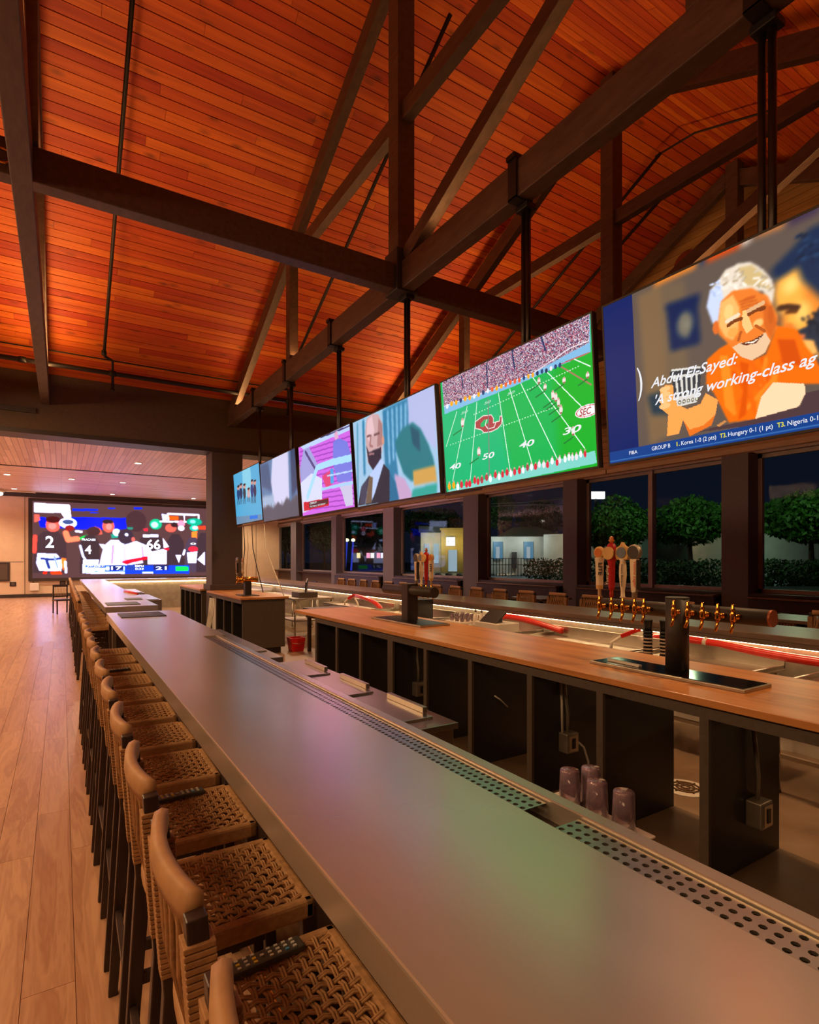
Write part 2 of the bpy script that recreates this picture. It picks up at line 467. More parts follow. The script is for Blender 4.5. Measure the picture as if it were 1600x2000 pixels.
# gable siding boards
M_siding = wood('gable_siding_wood', rgb(158, 116, 72), rgb(190, 146, 96), 'y', .55, .06, 0, .7, .05)
z = HZ
while z < RZ - .1:
    ztop = z + .158
    ya = max(YB, RY - (RZ - z) / RS); yb = min(YH, RY + (RZ - z) / RS)
    yt0 = max(YB, RY - (RZ - ztop) / RS); yt1 = min(YH, RY + (RZ - ztop) / RS)
    if yt1 - yt0 > .2:
        MB().prism([(ya, z + .004), (yb, z + .004), (yt1, ztop - .004), (yt0, ztop - .004)], XW - .0, XW + .022, 'yz').build('siding_board', M_siding, bpy.data.objects['wall_right_gable'])
    z += .16
MB().box(XW - .01, YH, HZ, XW + .03, YF, 5.0).build('wall_panel', M_header, bpy.data.objects['wall_right_gable'])
pv = MB().lathe([(.42, -.02), (.46, -.02), (.46, .015), (.42, .015)], (XW - .03, 7.05, 8.02), 24, 'x'); 
vent = MB(); vent.lathe([(.26, 0), (.26, .03)], (XW - .035, 6.6, 7.72), 20, 'x')
tag(vent.build('gable_vent', pmat('vent_rust', rgb(120, 44, 24), .6)), 'round rust-coloured vent plate on the tan gable boards', 'vent')
piers = [(5.26, 5.74), (9.16, 9.6), (12.87, 13.6), (17.8, 18.6), (22.9, 23.4), (27.9, 28.7)]
for i, (a, b_) in enumerate([(YB, 1.3)] + piers):
    struct(MB().box(XW - .3, a, 0, XW + .2, b_, HZ + .02).build('wall_pier_%d' % (i + 1), M_pier, None, False, .008))
edges = [1.3] + [e for p_ in piers for e in p_] + [YF]
for i in range(0, len(edges) - 1, 2):
    a, b_ = edges[i], edges[i + 1]
    wn = bpy.data.objects.new('window_%d' % (i // 2 + 1), None); C.objects.link(wn); wn['kind'] = 'structure'; wn.location = (XW, (a + b_) / 2, SZ)
    fr = MB()
    fr.box(XW + .04, a, SZ, XW + .12, b_, SZ + .07).box(XW + .04, a, HZ - .08, XW + .12, b_, HZ)
    fr.box(XW + .04, a, SZ, XW + .12, a + .07, HZ).box(XW + .04, b_ - .07, SZ, XW + .12, b_, HZ)
    fr.build('window_frame', M_windowframe, wn)
    mid = {0: [3.3], 1: [7.41]}.get(i // 2, [])
    cuts = [a + .07] + mid + [b_ - .07]
    for m_ in mid:
        MB().box(XW - .02, m_ - .05, SZ, XW + .12, m_ + .05, HZ).build('mullion', M_windowframe, wn)
    for q in range(len(cuts) - 1):
        MB().box(XW + .07, cuts[q], SZ + .06, XW + .078, cuts[q + 1], HZ - .07).build('pane', M_glass, wn)
    MB().box(XW - .04, a, HZ - .005, XW + .1, b_, HZ + .10).build('head_trim', M_windowframe, wn)
    MB().box(XW - .28, a, SZ - .05, XW + .05, b_, SZ).build('window_sill', M_espresso, wn)

# ------------------------------------------------------------------ roof trusses
BW, BZ0, BZ1 = .15, 4.80, 5.11
YK = 5.47
def truss(x, label, group='exposed roof trusses', gable=False):
    t = thing('roof_truss', label, 'truss', (x, YK, BZ0), group)
    rz = lambda y: RZ - .36 - RS * abs(y - YK - .1)
    MB().box(x - BW/2, YB + .02, BZ0, x + BW/2, YH - .02, BZ1).build('bottom_chord', M_beam, t, False, .008)
    MB().box(x - .11, YK - .11, BZ1, x + .11, YK + .11, RZ - .15).build('king_post', M_beam, t, False, .008)
    MB().bar((x, YH - .05, rz(YH - .05)), (x, YK + .1, rz(YK + .1)), .13, .27, (1,0,0)).build('rafter', M_beam, t, False, .006)
    MB().bar((x, YB + .05, rz(YB + .05)), (x, YK + .1, rz(YK + .1)), .13, .27, (1,0,0)).build('rafter', M_beam, t, False, .006)
    yc = 2.35 / RS * .79
    MB().bar((x, YK + 3.45, 6.80), (x, YK - 3.35, 6.80), .12, .20, (1,0,0)).build('collar_tie', M_beam, t, False, .006)
    MB().box(x - .075, 8.95, BZ1, x + .075, 9.13, rz(9.04)).build('post', M_beam, t, False, .006)
    MB().box(x - .075, 1.82, BZ1, x + .075, 2.0, rz(1.91)).build('post', M_beam, t, False, .006)
    MB().bar((x, YK - .15, BZ1 + .06), (x, 2.0, 6.60), .12, .17, (1,0,0)).build('diagonal_strut', M_beam, t, False, .006)
    if not gable:
        for y in (11.05, 9.2, 7.3, 3.52, 1.6):
            c = MB()
            c.box(x - BW/2 - .02, y - .05, BZ0 - .012, x + BW/2 + .02, y + .05, BZ0 + .004)
            c.box(x - BW/2 - .02, y - .05, BZ0 - .01, x - BW/2 - .004, y + .05, BZ1 + .02).box(x + BW/2 + .004, y - .05, BZ0 - .01, x + BW/2 + .02, y + .05, BZ1 + .02)
            c.box(x - BW/2 - .04, y - .05, BZ1 + .01, x + BW/2 + .04, y + .05, BZ1 + .05)
            if x > 3 and x < 4: c.build('beam_clamp', M_iron, t)
    return t
truss(-.27, 'dark timber roof truss over the aisle, left of the bar')
tt = truss(3.30, 'dark timber roof truss directly above the hanging televisions')
MB().box(3.30 - .14, YK - .14, BZ0 - .02, 3.30 + .14, YK + .14, BZ1 + .14).build('joint_plate', M_blackmetal, tt, False, .006)
truss(6.95, 'dark timber roof truss behind the televisions, over the right-hand bar')
truss(10.35, 'dark timber roof truss against the tan gable boards', gable=True)
ct = MB().box(XL + .02, YK - .075, BZ0 + .002, XW - .35, YK + .075, BZ1 - .02)
tag(ct.build('tie_beam', M_beam, None, False, .008), 'long dark cross beam tying the trusses, crossing over the bar', 'beam')

rg = MB().tube([(-.39 + .055*math.cos(t*math.pi/12), YK - .082, 4.93 + .055*math.sin(t*math.pi/12)) for t in range(25)], .010, 8)
tag(rg.build('beam_ring', M_brass, None, True), 'small pale metal ring on the cross beam at the far left', 'ring')

# ------------------------------------------------------------------ sprinkler pipes under the roof
def pipe_run(name, pts, r, label, joints=()):
    t = thing(name, label, 'pipe', pts[0], 'sprinkler pipes')
    MB().tube(pts, r, 10).build('pipe', M_iron, t, True)
    j = MB()
    for p in joints: j.lathe([(r*1.0, -.05), (r*1.6, -.04), (r*1.6, .04), (r*1.0, .05)], p, 10)
    if joints: j.build('fittings', M_iron, t, True)
    return t
rp = lambda x, y, d=.30: (x, y, roof_z(y) - d)
def branch(x, label, yend, near=None):
    pts = [rp(x, 11.95), rp(x, yend)]
    t = pipe_run('sprinkler_branch', pts, .028, label, [rp(x, 11.95)])
    MB().tube([rp(x, 11.95), (x + .02, 12.05, 5.62), (x + .16, 12.18, 5.60), (x + .16, 12.2, 5.37), (x + .16, 12.2, 5.12)], .026, 8).build('drop_pipe', M_iron, t, True)
    MB().lathe([(.02, 0), (.045, .02), (.03, .05), (.02, .09), (.035, .12), (.02, .14)], (x + .16, 12.2, 5.02), 10).build('sprinkler_head', M_iron, t, True)
    return t
branch(.68, 'iron sprinkler branch pipe under the left roof, above the bar', 5.8)
branch(4.2, 'iron sprinkler branch pipe right of the television truss', 5.75)
branch(8.65, 'thin sprinkler branch pipe behind the near king post', 5.8)
pipe_run('conduit', [rp(9.5, 11.9, .2), rp(9.5, 6.2, .2)], .03, 'straight dark conduit under the roof beside the gable')
pipe_run('sprinkler_main', [(XL + .1, 12.2, 5.36), (XW - .3, 12.2, 5.36)], .045, 'long horizontal sprinkler main above the dark header', [(-.6, 12.2, 5.36), (.84, 12.2, 5.36), (4.36, 12.2, 5.36)])
pipe_run('conduit', [(XL + .1, 12.3, 5.66), (XW - .3, 12.3, 5.62)], .014, 'thin electrical conduit running just above the sprinkler main')
pipe_run('conduit', [rp(8.65, 5.9, .25), rp(8.65, 5.2, .25), rp(8.2, 3.0, .22)], .016, 'bent thin conduit under the near roof slope')
# ---- pictures shown on the screens, in screen-local coordinates (0..1 across, 0..1 down)
NEWS_SCREEN = [('F',(92,78,70)),('P',(120,94,66),[(0.147,0.026),(0.235,0.024),(0.252,0.885),(0.171,0.931)]),('P',(108,88,68),[(0.235,0.024),(0.321,0.055),(0.322,0.757),(0.252,0.885)]),('P',(235,130,40),[(0.211,0.003),(0.364,-0.016),(0.363,0.019),(0.21,0.018)]),('P',(222,68,10),[(0.398,-0.004),(0.501,-0.013),(0.496,0.02),(0.389,0.018)]),('P',(232,205,185),[(0.501,-0.016),(0.535,-0.015),(0.529,0.013),(0.502,0.018)]),('P',(205,120,60),[(0.539,-0.012),(0.625,-0.014),(0.617,0.015),(0.542,0.007)]),('P',(60,45,70),[(0.628,-0.017),(0.703,-0.012),(0.709,0.023),(0.631,0.029)]),('P',(40,55,85),[(0.364,-0.03),(0.399,-0.025),(0.394,0.021),(0.368,0.008)]),('B',3),('P',(8,30,74),[(0.247,0.147),(0.371,0.163),(0.361,0.236),(0.366,0.429),(0.264,0.419),(0.256,0.191)]),('E',(112,106,92),0.317,0.298,0.028,0.07),('P',(112,106,92),[(0.309,0.341),(0.334,0.352),(0.324,0.387)]),('E',(135,128,112),0.321,0.3,0.008,0.019),('B',2),('P',(32,52,66),[(0.169,0.632),(0.259,0.631),(0.264,0.781),(0.184,0.751)]),('P',(18,40,72),[(0.579,0.194),(0.636,0.134),(0.676,0.08),(0.762,0.076),(0.844,0.227),(0.834,0.959),(0.691,0.747),(0.682,0.524),(0.65,0.265),(0.589,0.246)]),('P',(250,170,66),[(0.594,0.256),(0.647,0.232),(0.659,0.303),(0.687,0.373),(0.709,0.43),(0.704,0.691),(0.673,0.638),(0.662,0.562),(0.639,0.53),(0.629,0.492),(0.61,0.523),(0.605,0.478),(0.61,0.429),(0.593,0.405),(0.586,0.323)]),('P',(230,132,44),[(0.659,0.322),(0.684,0.364),(0.714,0.458),(0.704,0.691),(0.681,0.586),(0.663,0.45)]),('E',(255,206,110),0.629,0.301,0.02,0.038),('E',(255,196,96),0.657,0.446,0.019,0.05),('E',(210,110,34),0.606,0.452,0.007,0.026),('B',6),('L',(10,24,48),0.006,[(0.652,0.187),(0.662,0.182)]),('L',(34,62,96),0.006,[(0.662,0.155),(0.672,0.151)]),('L',(10,24,48),0.006,[(0.679,0.156),(0.689,0.151)]),('L',(34,62,96),0.006,[(0.651,0.093),(0.661,0.089)]),('L',(10,24,48),0.006,[(0.676,0.195),(0.685,0.191)]),('L',(10,24,48),0.006,[(0.696,0.191),(0.705,0.186)]),('L',(34,62,96),0.006,[(0.689,0.149),(0.698,0.144)]),('L',(22,46,80),0.006,[(0.646,0.089),(0.656,0.085)]),('L',(22,46,80),0.006,[(0.642,0.183),(0.652,0.178)]),('L',(10,24,48),0.006,[(0.66,0.145),(0.669,0.14)]),('L',(34,62,96),0.006,[(0.683,0.206),(0.692,0.201)]),('L',(22,46,80),0.006,[(0.685,0.166),(0.695,0.162)]),('L',(34,62,96),0.006,[(0.66,0.149),(0.669,0.144)]),('L',(22,46,80),0.006,[(0.712,0.26),(0.721,0.255)]),('L',(22,46,80),0.006,[(0.712,0.225),(0.722,0.22)]),('L',(10,24,48),0.006,[(0.716,0.323),(0.725,0.318)]),('L',(22,46,80),0.006,[(0.698,0.27),(0.708,0.265)]),('L',(22,46,80),0.006,[(0.68,0.222),(0.69,0.217)]),('L',(34,62,96),0.006,[(0.705,0.266),(0.714,0.261)]),('L',(34,62,96),0.006,[(0.664,0.21),(0.674,0.205)]),('L',(22,46,80),0.006,[(0.706,0.252),(0.716,0.247)]),('L',(22,46,80),0.006,[(0.707,0.25),(0.716,0.246)]),('L',(10,24,48),0.006,[(0.703,0.23),(0.712,0.226)]),('L',(22,46,80),0.006,[(0.67,0.205),(0.68,0.2)]),('L',(22,46,80),0.006,[(0.699,0.181),(0.709,0.177)]),('L',(22,46,80),0.006,[(0.681,0.203),(0.691,0.198)]),('L',(22,46,80),0.006,[(0.706,0.236),(0.715,0.231)]),('L',(22,46,80),0.006,[(0.646,0.091),(0.656,0.086)]),('L',(22,46,80),0.006,[(0.706,0.264),(0.715,0.259)]),('L',(22,46,80),0.006,[(0.674,0.128),(0.683,0.123)]),('L',(10,24,48),0.006,[(0.661,0.1),(0.671,0.096)]),('L',(10,24,48),0.006,[(0.683,0.219),(0.693,0.214)]),('L',(22,46,80),0.006,[(0.674,0.148),(0.684,0.143)]),('L',(22,46,80),0.006,[(0.669,0.207),(0.679,0.202)]),('L',(10,24,48),0.006,[(0.684,0.232),(0.693,0.227)]),('L',(22,46,80),0.006,[(0.672,0.203),(0.681,0.198)]),('L',(22,46,80),0.006,[(0.683,0.133),(0.692,0.129)]),('L',(34,62,96),0.006,[(0.658,0.202),(0.668,0.198)]),('L',(10,24,48),0.006,[(0.708,0.264),(0.717,0.259)]),('L',(34,62,96),0.006,[(0.713,0.263),(0.722,0.258)]),('L',(22,46,80),0.006,[(0.676,0.111),(0.685,0.106)]),('L',(34,62,96),0.006,[(0.69,0.212),(0.7,0.207)]),('L',(22,46,80),0.006,[(0.688,0.227),(0.697,0.222)]),('L',(10,24,48),0.006,[(0.656,0.16),(0.666,0.156)]),('L',(34,62,96),0.006,[(0.702,0.272),(0.712,0.267)]),('L',(10,24,48),0.006,[(0.644,0.191),(0.654,0.186)]),('L',(10,24,48),0.006,[(0.65,0.091),(0.66,0.087)]),('L',(34,62,96),0.006,[(0.7,0.206),(0.709,0.201)]),('L',(34,62,96),0.006,[(0.651,0.16),(0.661,0.156)]),('L',(34,62,96),0.006,[(0.666,0.121),(0.676,0.117)]),('L',(70,40,26),0.016,[(0.6,0.39),(0.621,0.397),(0.644,0.416)]),('L',(96,50,24),0.01,[(0.617,0.421),(0.641,0.432)]),('P',(236,120,40),[(0.609,0.467),(0.63,0.48),(0.636,0.515),(0.612,0.521)]),('P',(40,46,60),[(0.639,0.524),(0.669,0.516),(0.696,0.446),(0.727,0.43),(0.723,0.701),(0.689,0.646),(0.674,0.588),(0.655,0.565)]),('L',(70,60,60),0.006,[(0.682,0.491),(0.686,0.505)]),('L',(20,26,40),0.006,[(0.688,0.517),(0.693,0.531)]),('L',(30,36,50),0.006,[(0.67,0.537),(0.674,0.551)]),('L',(30,36,50),0.006,[(0.67,0.514),(0.674,0.528)]),('L',(20,26,40),0.006,[(0.667,0.497),(0.672,0.511)]),('L',(20,26,40),0.006,[(0.681,0.498),(0.685,0.511)]),('L',(30,36,50),0.006,[(0.675,0.628),(0.679,0.641)]),('L',(20,26,40),0.006,[(0.654,0.47),(0.659,0.484)]),('L',(20,26,40),0.006,[(0.704,0.553),(0.709,0.566)]),('L',(30,36,50),0.006,[(0.689,0.561),(0.693,0.574)]),('L',(20,26,40),0.006,[(0.705,0.585),(0.709,0.598)]),('L',(20,26,40),0.006,[(0.681,0.5),(0.686,0.514)]),('L',(70,60,60),0.006,[(0.653,0.563),(0.658,0.577)]),('L',(20,26,40),0.006,[(0.689,0.54),(0.693,0.554)]),('L',(30,36,50),0.006,[(0.667,0.623),(0.672,0.636)]),('L',(70,60,60),0.006,[(0.668,0.604),(0.672,0.617)]),('L',(30,36,50),0.006,[(0.703,0.526),(0.707,0.54)]),('L',(30,36,50),0.006,[(0.676,0.502),(0.68,0.516)]),('L',(20,26,40),0.006,[(0.682,0.61),(0.686,0.624)]),('L',(20,26,40),0.006,[(0.696,0.637),(0.7,0.65)]),('L',(20,26,40),0.006,[(0.677,0.603),(0.681,0.617)]),('L',(30,36,50),0.006,[(0.688,0.472),(0.692,0.486)]),('L',(20,26,40),0.006,[(0.672,0.492),(0.677,0.506)]),('L',(70,60,60),0.006,[(0.701,0.576),(0.705,0.589)]),('L',(70,60,60),0.006,[(0.657,0.564),(0.662,0.578)]),('L',(20,26,40),0.006,[(0.681,0.464),(0.686,0.478)]),('L',(30,36,50),0.006,[(0.699,0.628),(0.703,0.641)]),('L',(20,26,40),0.006,[(0.66,0.599),(0.664,0.613)]),('L',(30,36,50),0.006,[(0.695,0.529),(0.7,0.543)]),('L',(70,60,60),0.006,[(0.668,0.47),(0.672,0.484)]),('P',(216,110,60),[(0.642,0.538),(0.662,0.553),(0.658,0.573),(0.645,0.562)]),('P',(250,176,90),[(0.652,0.569),(0.681,0.592),(0.689,0.646),(0.673,0.656),(0.664,0.633)]),('P',(225,210,192),[(0.39,0.248),(0.403,0.17),(0.429,0.139),(0.451,0.099),(0.491,0.094),(0.525,0.112),(0.558,0.171),(0.582,0.241),(0.587,0.297),(0.579,0.37),(0.556,0.276),(0.488,0.236),(0.447,0.243),(0.434,0.304),(0.424,0.369),(0.407,0.345)]),('P',(196,208,240),[(0.39,0.248),(0.403,0.17),(0.437,0.159),(0.443,0.24),(0.428,0.358),(0.407,0.345)]),('P',(204,176,120),[(0.49,0.115),(0.529,0.13),(0.561,0.2),(0.581,0.293),(0.556,0.256),(0.508,0.216)]),('B',1),('P',(240,104,8),[(0.386,0.527),(0.425,0.491),(0.455,0.478),(0.485,0.558),(0.519,0.603),(0.56,0.591),(0.592,0.47),(0.642,0.519),(0.661,0.606),(0.679,0.66),(0.703,0.753),(0.703,0.802),(0.658,0.782),(0.572,0.749),(0.532,0.901),(0.446,0.891),(0.423,0.797),(0.403,0.717),(0.379,0.655)]),('L',(222,84,2),0.012,[(0.549,0.607),(0.576,0.817)]),('L',(230,96,10),0.012,[(0.439,0.535),(0.565,0.779)]),('L',(222,84,2),0.012,[(0.465,0.637),(0.518,0.804)]),('L',(250,130,30),0.012,[(0.558,0.614),(0.532,0.86)]),('L',(230,96,10),0.012,[(0.508,0.572),(0.556,0.76)]),('L',(230,96,10),0.012,[(0.432,0.63),(0.563,0.78)]),('L',(230,96,10),0.012,[(0.572,0.708),(0.544,0.873)]),('L',(250,130,30),0.012,[(0.575,0.673),(0.584,0.769)]),('L',(250,130,30),0.012,[(0.446,0.554),(0.463,0.849)]),('L',(250,130,30),0.012,[(0.584,0.711),(0.497,0.841)]),('L',(230,96,10),0.012,[(0.499,0.637),(0.523,0.863)]),('L',(230,96,10),0.012,[(0.611,0.627),(0.475,0.796)]),('P',(214,78,2),[(0.484,0.585),(0.511,0.612),(0.498,0.868),(0.474,0.887),(0.493,0.721)]),('P',(206,74,6),[(0.59,0.534),(0.635,0.56),(0.653,0.697),(0.602,0.658)]),('P',(250,134,30),[(0.425,0.526),(0.449,0.539),(0.459,0.853),(0.435,0.802)]),('P',(228,120,42),[(0.435,0.249),(0.472,0.218),(0.526,0.242),(0.569,0.311),(0.593,0.418),(0.592,0.47),(0.572,0.537),(0.557,0.582),(0.519,0.596),(0.485,0.558),(0.462,0.504),(0.443,0.458),(0.423,0.411),(0.425,0.341)]),('P',(250,176,98),[(0.435,0.256),(0.472,0.239),(0.49,0.319),(0.484,0.426),(0.467,0.471),(0.443,0.437),(0.426,0.37)]),('P',(206,96,30),[(0.555,0.315),(0.582,0.386),(0.592,0.457),(0.573,0.524),(0.556,0.448)]),('B',2),('E',(216,104,40),0.417,0.376,0.01,0.035),('L',(210,220,246),0.006,[(0.426,0.199),(0.433,0.2)]),('L',(206,190,168),0.006,[(0.485,0.179),(0.49,0.163)]),('L',(244,234,220),0.006,[(0.551,0.219),(0.563,0.216)]),('L',(244,234,220),0.006,[(0.545,0.223),(0.559,0.214)]),('L',(176,190,226),0.006,[(0.406,0.175),(0.418,0.197)]),('L',(236,224,208),0.006,[(0.533,0.199),(0.547,0.207)]),('L',(236,224,208),0.006,[(0.466,0.182),(0.481,0.204)]),('L',(244,234,220),0.006,[(0.478,0.201),(0.484,0.218)]),('L',(180,160,130),0.006,[(0.556,0.201),(0.569,0.222)]),('L',(206,190,168),0.006,[(0.494,0.204),(0.501,0.208)]),('L',(236,224,208),0.006,[(0.558,0.263),(0.569,0.252)]),('L',(236,224,208),0.006,[(0.447,0.193),(0.459,0.194)]),('L',(180,160,130),0.006,[(0.558,0.258),(0.563,0.263)]),('L',(176,190,226),0.006,[(0.422,0.142),(0.431,0.153)]),('L',(236,224,208),0.006,[(0.489,0.151),(0.501,0.145)]),('L',(206,190,168),0.006,[(0.445,0.129),(0.456,0.145)]),('L',(180,160,130),0.006,[(0.445,0.17),(0.455,0.166)]),('L',(244,234,220),0.006,[(0.502,0.202),(0.51,0.217)]),('L',(206,190,168),0.006,[(0.57,0.288),(0.579,0.293)]),('L',(180,160,130),0.006,[(0.482,0.131),(0.493,0.125)]),('L',(180,160,130),0.006,[(0.495,0.165),(0.504,0.151)]),('L',(180,160,130),0.006,[(0.501,0.189),(0.51,0.176)]),('L',(206,190,168),0.006,[(0.445,0.142),(0.46,0.159)]),('L',(180,160,130),0.006,[(0.544,0.239),(0.548,0.254)]),('L',(176,190,226),0.006,[(0.414,0.202),(0.418,0.21)]),('L',(206,190,168),0.006,[(0.449,0.137),(0.458,0.124)]),('L',(210,220,246),0.006,[(0.432,0.172),(0.444,0.182)]),('L',(236,224,208),0.006,[(0.457,0.185),(0.467,0.172)]),('L',(206,190,168),0.006,[(0.474,0.161),(0.481,0.154)]),('L',(236,224,208),0.006,[(0.533,0.235),(0.546,0.225)]),('L',(210,220,246),0.006,[(0.405,0.142),(0.415,0.145)]),('L',(236,224,208),0.006,[(0.48,0.194),(0.487,0.2)]),('L',(180,160,130),0.006,[(0.475,0.173),(0.487,0.176)]),('L',(206,190,168),0.006,[(0.536,0.17),(0.549,0.17)]),('L',(180,160,130),0.006,[(0.555,0.215),(0.567,0.218)]),('L',(244,234,220),0.006,[(0.45,0.128),(0.461,0.123)]),('L',(244,234,220),0.006,[(0.562,0.238),(0.57,0.235)]),('L',(236,224,208),0.006,[(0.44,0.184),(0.451,0.188)]),('L',(236,224,208),0.006,[(0.568,0.241),(0.572,0.244)]),('L',(206,190,168),0.006,[(0.477,0.149),(0.483,0.145)]),('L',(180,160,130),0.006,[(0.575,0.284),(0.583,0.279)]),('L',(176,190,226),0.006,[(0.42,0.16),(0.435,0.179)]),('L',(206,190,168),0.006,[(0.5,0.187),(0.505,0.172)]),('L',(210,220,246),0.006,[(0.427,0.142),(0.435,0.138)]),('L',(180,160,130),0.006,[(0.496,0.146),(0.504,0.142)]),('L',(236,224,208),0.006,[(0.556,0.24),(0.561,0.242)]),('E',(255,196,120),0.458,0.32,0.014,0.041),('E',(250,186,110),0.541,0.426,0.014,0.02),('E',(246,160,74),0.468,0.43,0.016,0.025),('E',(206,92,30),0.516,0.289,0.022,0.009),('E',(196,88,28),0.575,0.407,0.007,0.046),('L',(196,92,30),0.005,[(0.491,0.286),(0.533,0.293)]),('L',(196,92,30),0.005,[(0.493,0.303),(0.538,0.31)]),('L',(196,92,30),0.005,[(0.496,0.319),(0.543,0.327)]),('L',(196,92,30),0.005,[(0.499,0.336),(0.548,0.343)]),('L',(196,92,30),0.005,[(0.502,0.353),(0.552,0.36)]),('B',1.5),('P',(250,190,120),[(0.497,0.338),(0.509,0.339),(0.526,0.444),(0.507,0.46),(0.496,0.412)]),('L',(120,58,24),0.012,[(0.455,0.387),(0.471,0.375),(0.493,0.376)]),('L',(120,58,24),0.012,[(0.516,0.367),(0.535,0.359),(0.558,0.363)]),('L',(236,210,180),0.012,[(0.451,0.364),(0.485,0.351)]),('L',(220,170,120),0.012,[(0.515,0.349),(0.556,0.336)]),('L',(176,84,30),0.008,[(0.491,0.444),(0.483,0.48)]),('L',(176,84,30),0.008,[(0.534,0.435),(0.557,0.476)]),('P',(226,186,146),[(0.464,0.505),(0.486,0.496),(0.521,0.505),(0.559,0.483),(0.572,0.531),(0.557,0.582),(0.519,0.601),(0.489,0.567)]),('P',(92,40,26),[(0.484,0.498),(0.521,0.502),(0.558,0.486),(0.532,0.523),(0.505,0.517)]),('P',(240,226,206),[(0.498,0.503),(0.525,0.507),(0.547,0.5),(0.525,0.517)]),('P',(251,206,164),[(0.542,0.796),(0.576,0.738),(0.655,0.78),(0.657,0.826),(0.639,0.882),(0.523,0.898)]),('P',(246,156,76),[(0.237,0.896),(0.245,0.773),(0.221,0.733),(0.219,0.622),(0.24,0.6),(0.269,0.613),(0.276,0.723),(0.313,0.768),(0.358,0.757),(0.377,0.706),(0.415,0.758),(0.405,0.833),(0.365,0.877),(0.319,0.884),(0.297,0.823),(0.281,0.894)]),('P',(222,108,30),[(0.297,0.823),(0.319,0.884),(0.365,0.877),(0.405,0.833),(0.391,0.886),(0.318,0.922)]),('E',(250,184,120),0.237,0.622,0.02,0.015),('E',(250,184,120),0.236,0.654,0.02,0.016),('E',(250,184,120),0.235,0.687,0.02,0.015),('E',(250,184,120),0.234,0.719,0.021,0.016),('P',(208,204,196),[(0.262,0.521),(0.364,0.553),(0.358,0.697),(0.345,0.744),(0.28,0.74),(0.268,0.659)]),('L',(52,54,60),0.01,[(0.27,0.583),(0.274,0.677)]),('L',(52,54,60),0.01,[(0.288,0.586),(0.291,0.679)]),('L',(52,54,60),0.01,[(0.306,0.59),(0.307,0.681)]),('L',(52,54,60),0.01,[(0.323,0.594),(0.323,0.684)]),('L',(52,54,60),0.01,[(0.341,0.598),(0.338,0.686)]),('L',(52,54,60),0.01,[(0.358,0.601),(0.353,0.688)]),('L',(50,52,58),0.014,[(0.263,0.545),(0.363,0.576)]),('E',(60,62,60),0.288,0.721,0.006,0.011),('E',(225,220,190),0.288,0.721,0.003,0.006),('E',(60,62,60),0.303,0.721,0.006,0.012),('E',(225,220,190),0.303,0.721,0.003,0.006),('E',(60,62,60),0.318,0.722,0.006,0.011),('E',(225,220,190),0.318,0.722,0.003,0.006),('E',(60,62,60),0.333,0.723,0.005,0.011),('E',(225,220,190),0.333,0.723,0.002,0.006),('E',(60,62,60),0.347,0.724,0.006,0.011),('E',(225,220,190),0.347,0.724,0.003,0.006),('P',(74,52,56),[(0.403,0.898),(0.524,0.899),(0.643,0.884),(0.657,0.826),(0.863,0.829),(0.861,0.97),(0.346,0.908)]),('P',(196,130,70),[(0.406,0.892),(0.434,0.873),(0.44,0.882),(0.416,0.902)]),('R',(4,30,92),0,0,0.125,1),('R',(10,58,128),0,0.925,1,1),('R',(46,96,160),0,0.982,1,0.988)]
NEWS_TEXT = [('headline',(0.184,0.587),(0.48,0.597)),('quote',(0.207,0.676),(0.691,0.725)),('fiba',(0.086,0.956),(0.12,0.956)),('group',(0.178,0.953),(0.248,0.954)),('one',(0.271,0.957),(0.283,0.957)),('korea',(0.288,0.957),(0.405,0.957)),('t3a',(0.417,0.955),(0.438,0.954)),('hungary',(0.443,0.953),(0.571,0.954)),('t3b',(0.583,0.953),(0.604,0.953)),('nigeria',(0.61,0.951),(0.686,0.951)),('brace',(0.14,0.356),(0.152,0.593))]
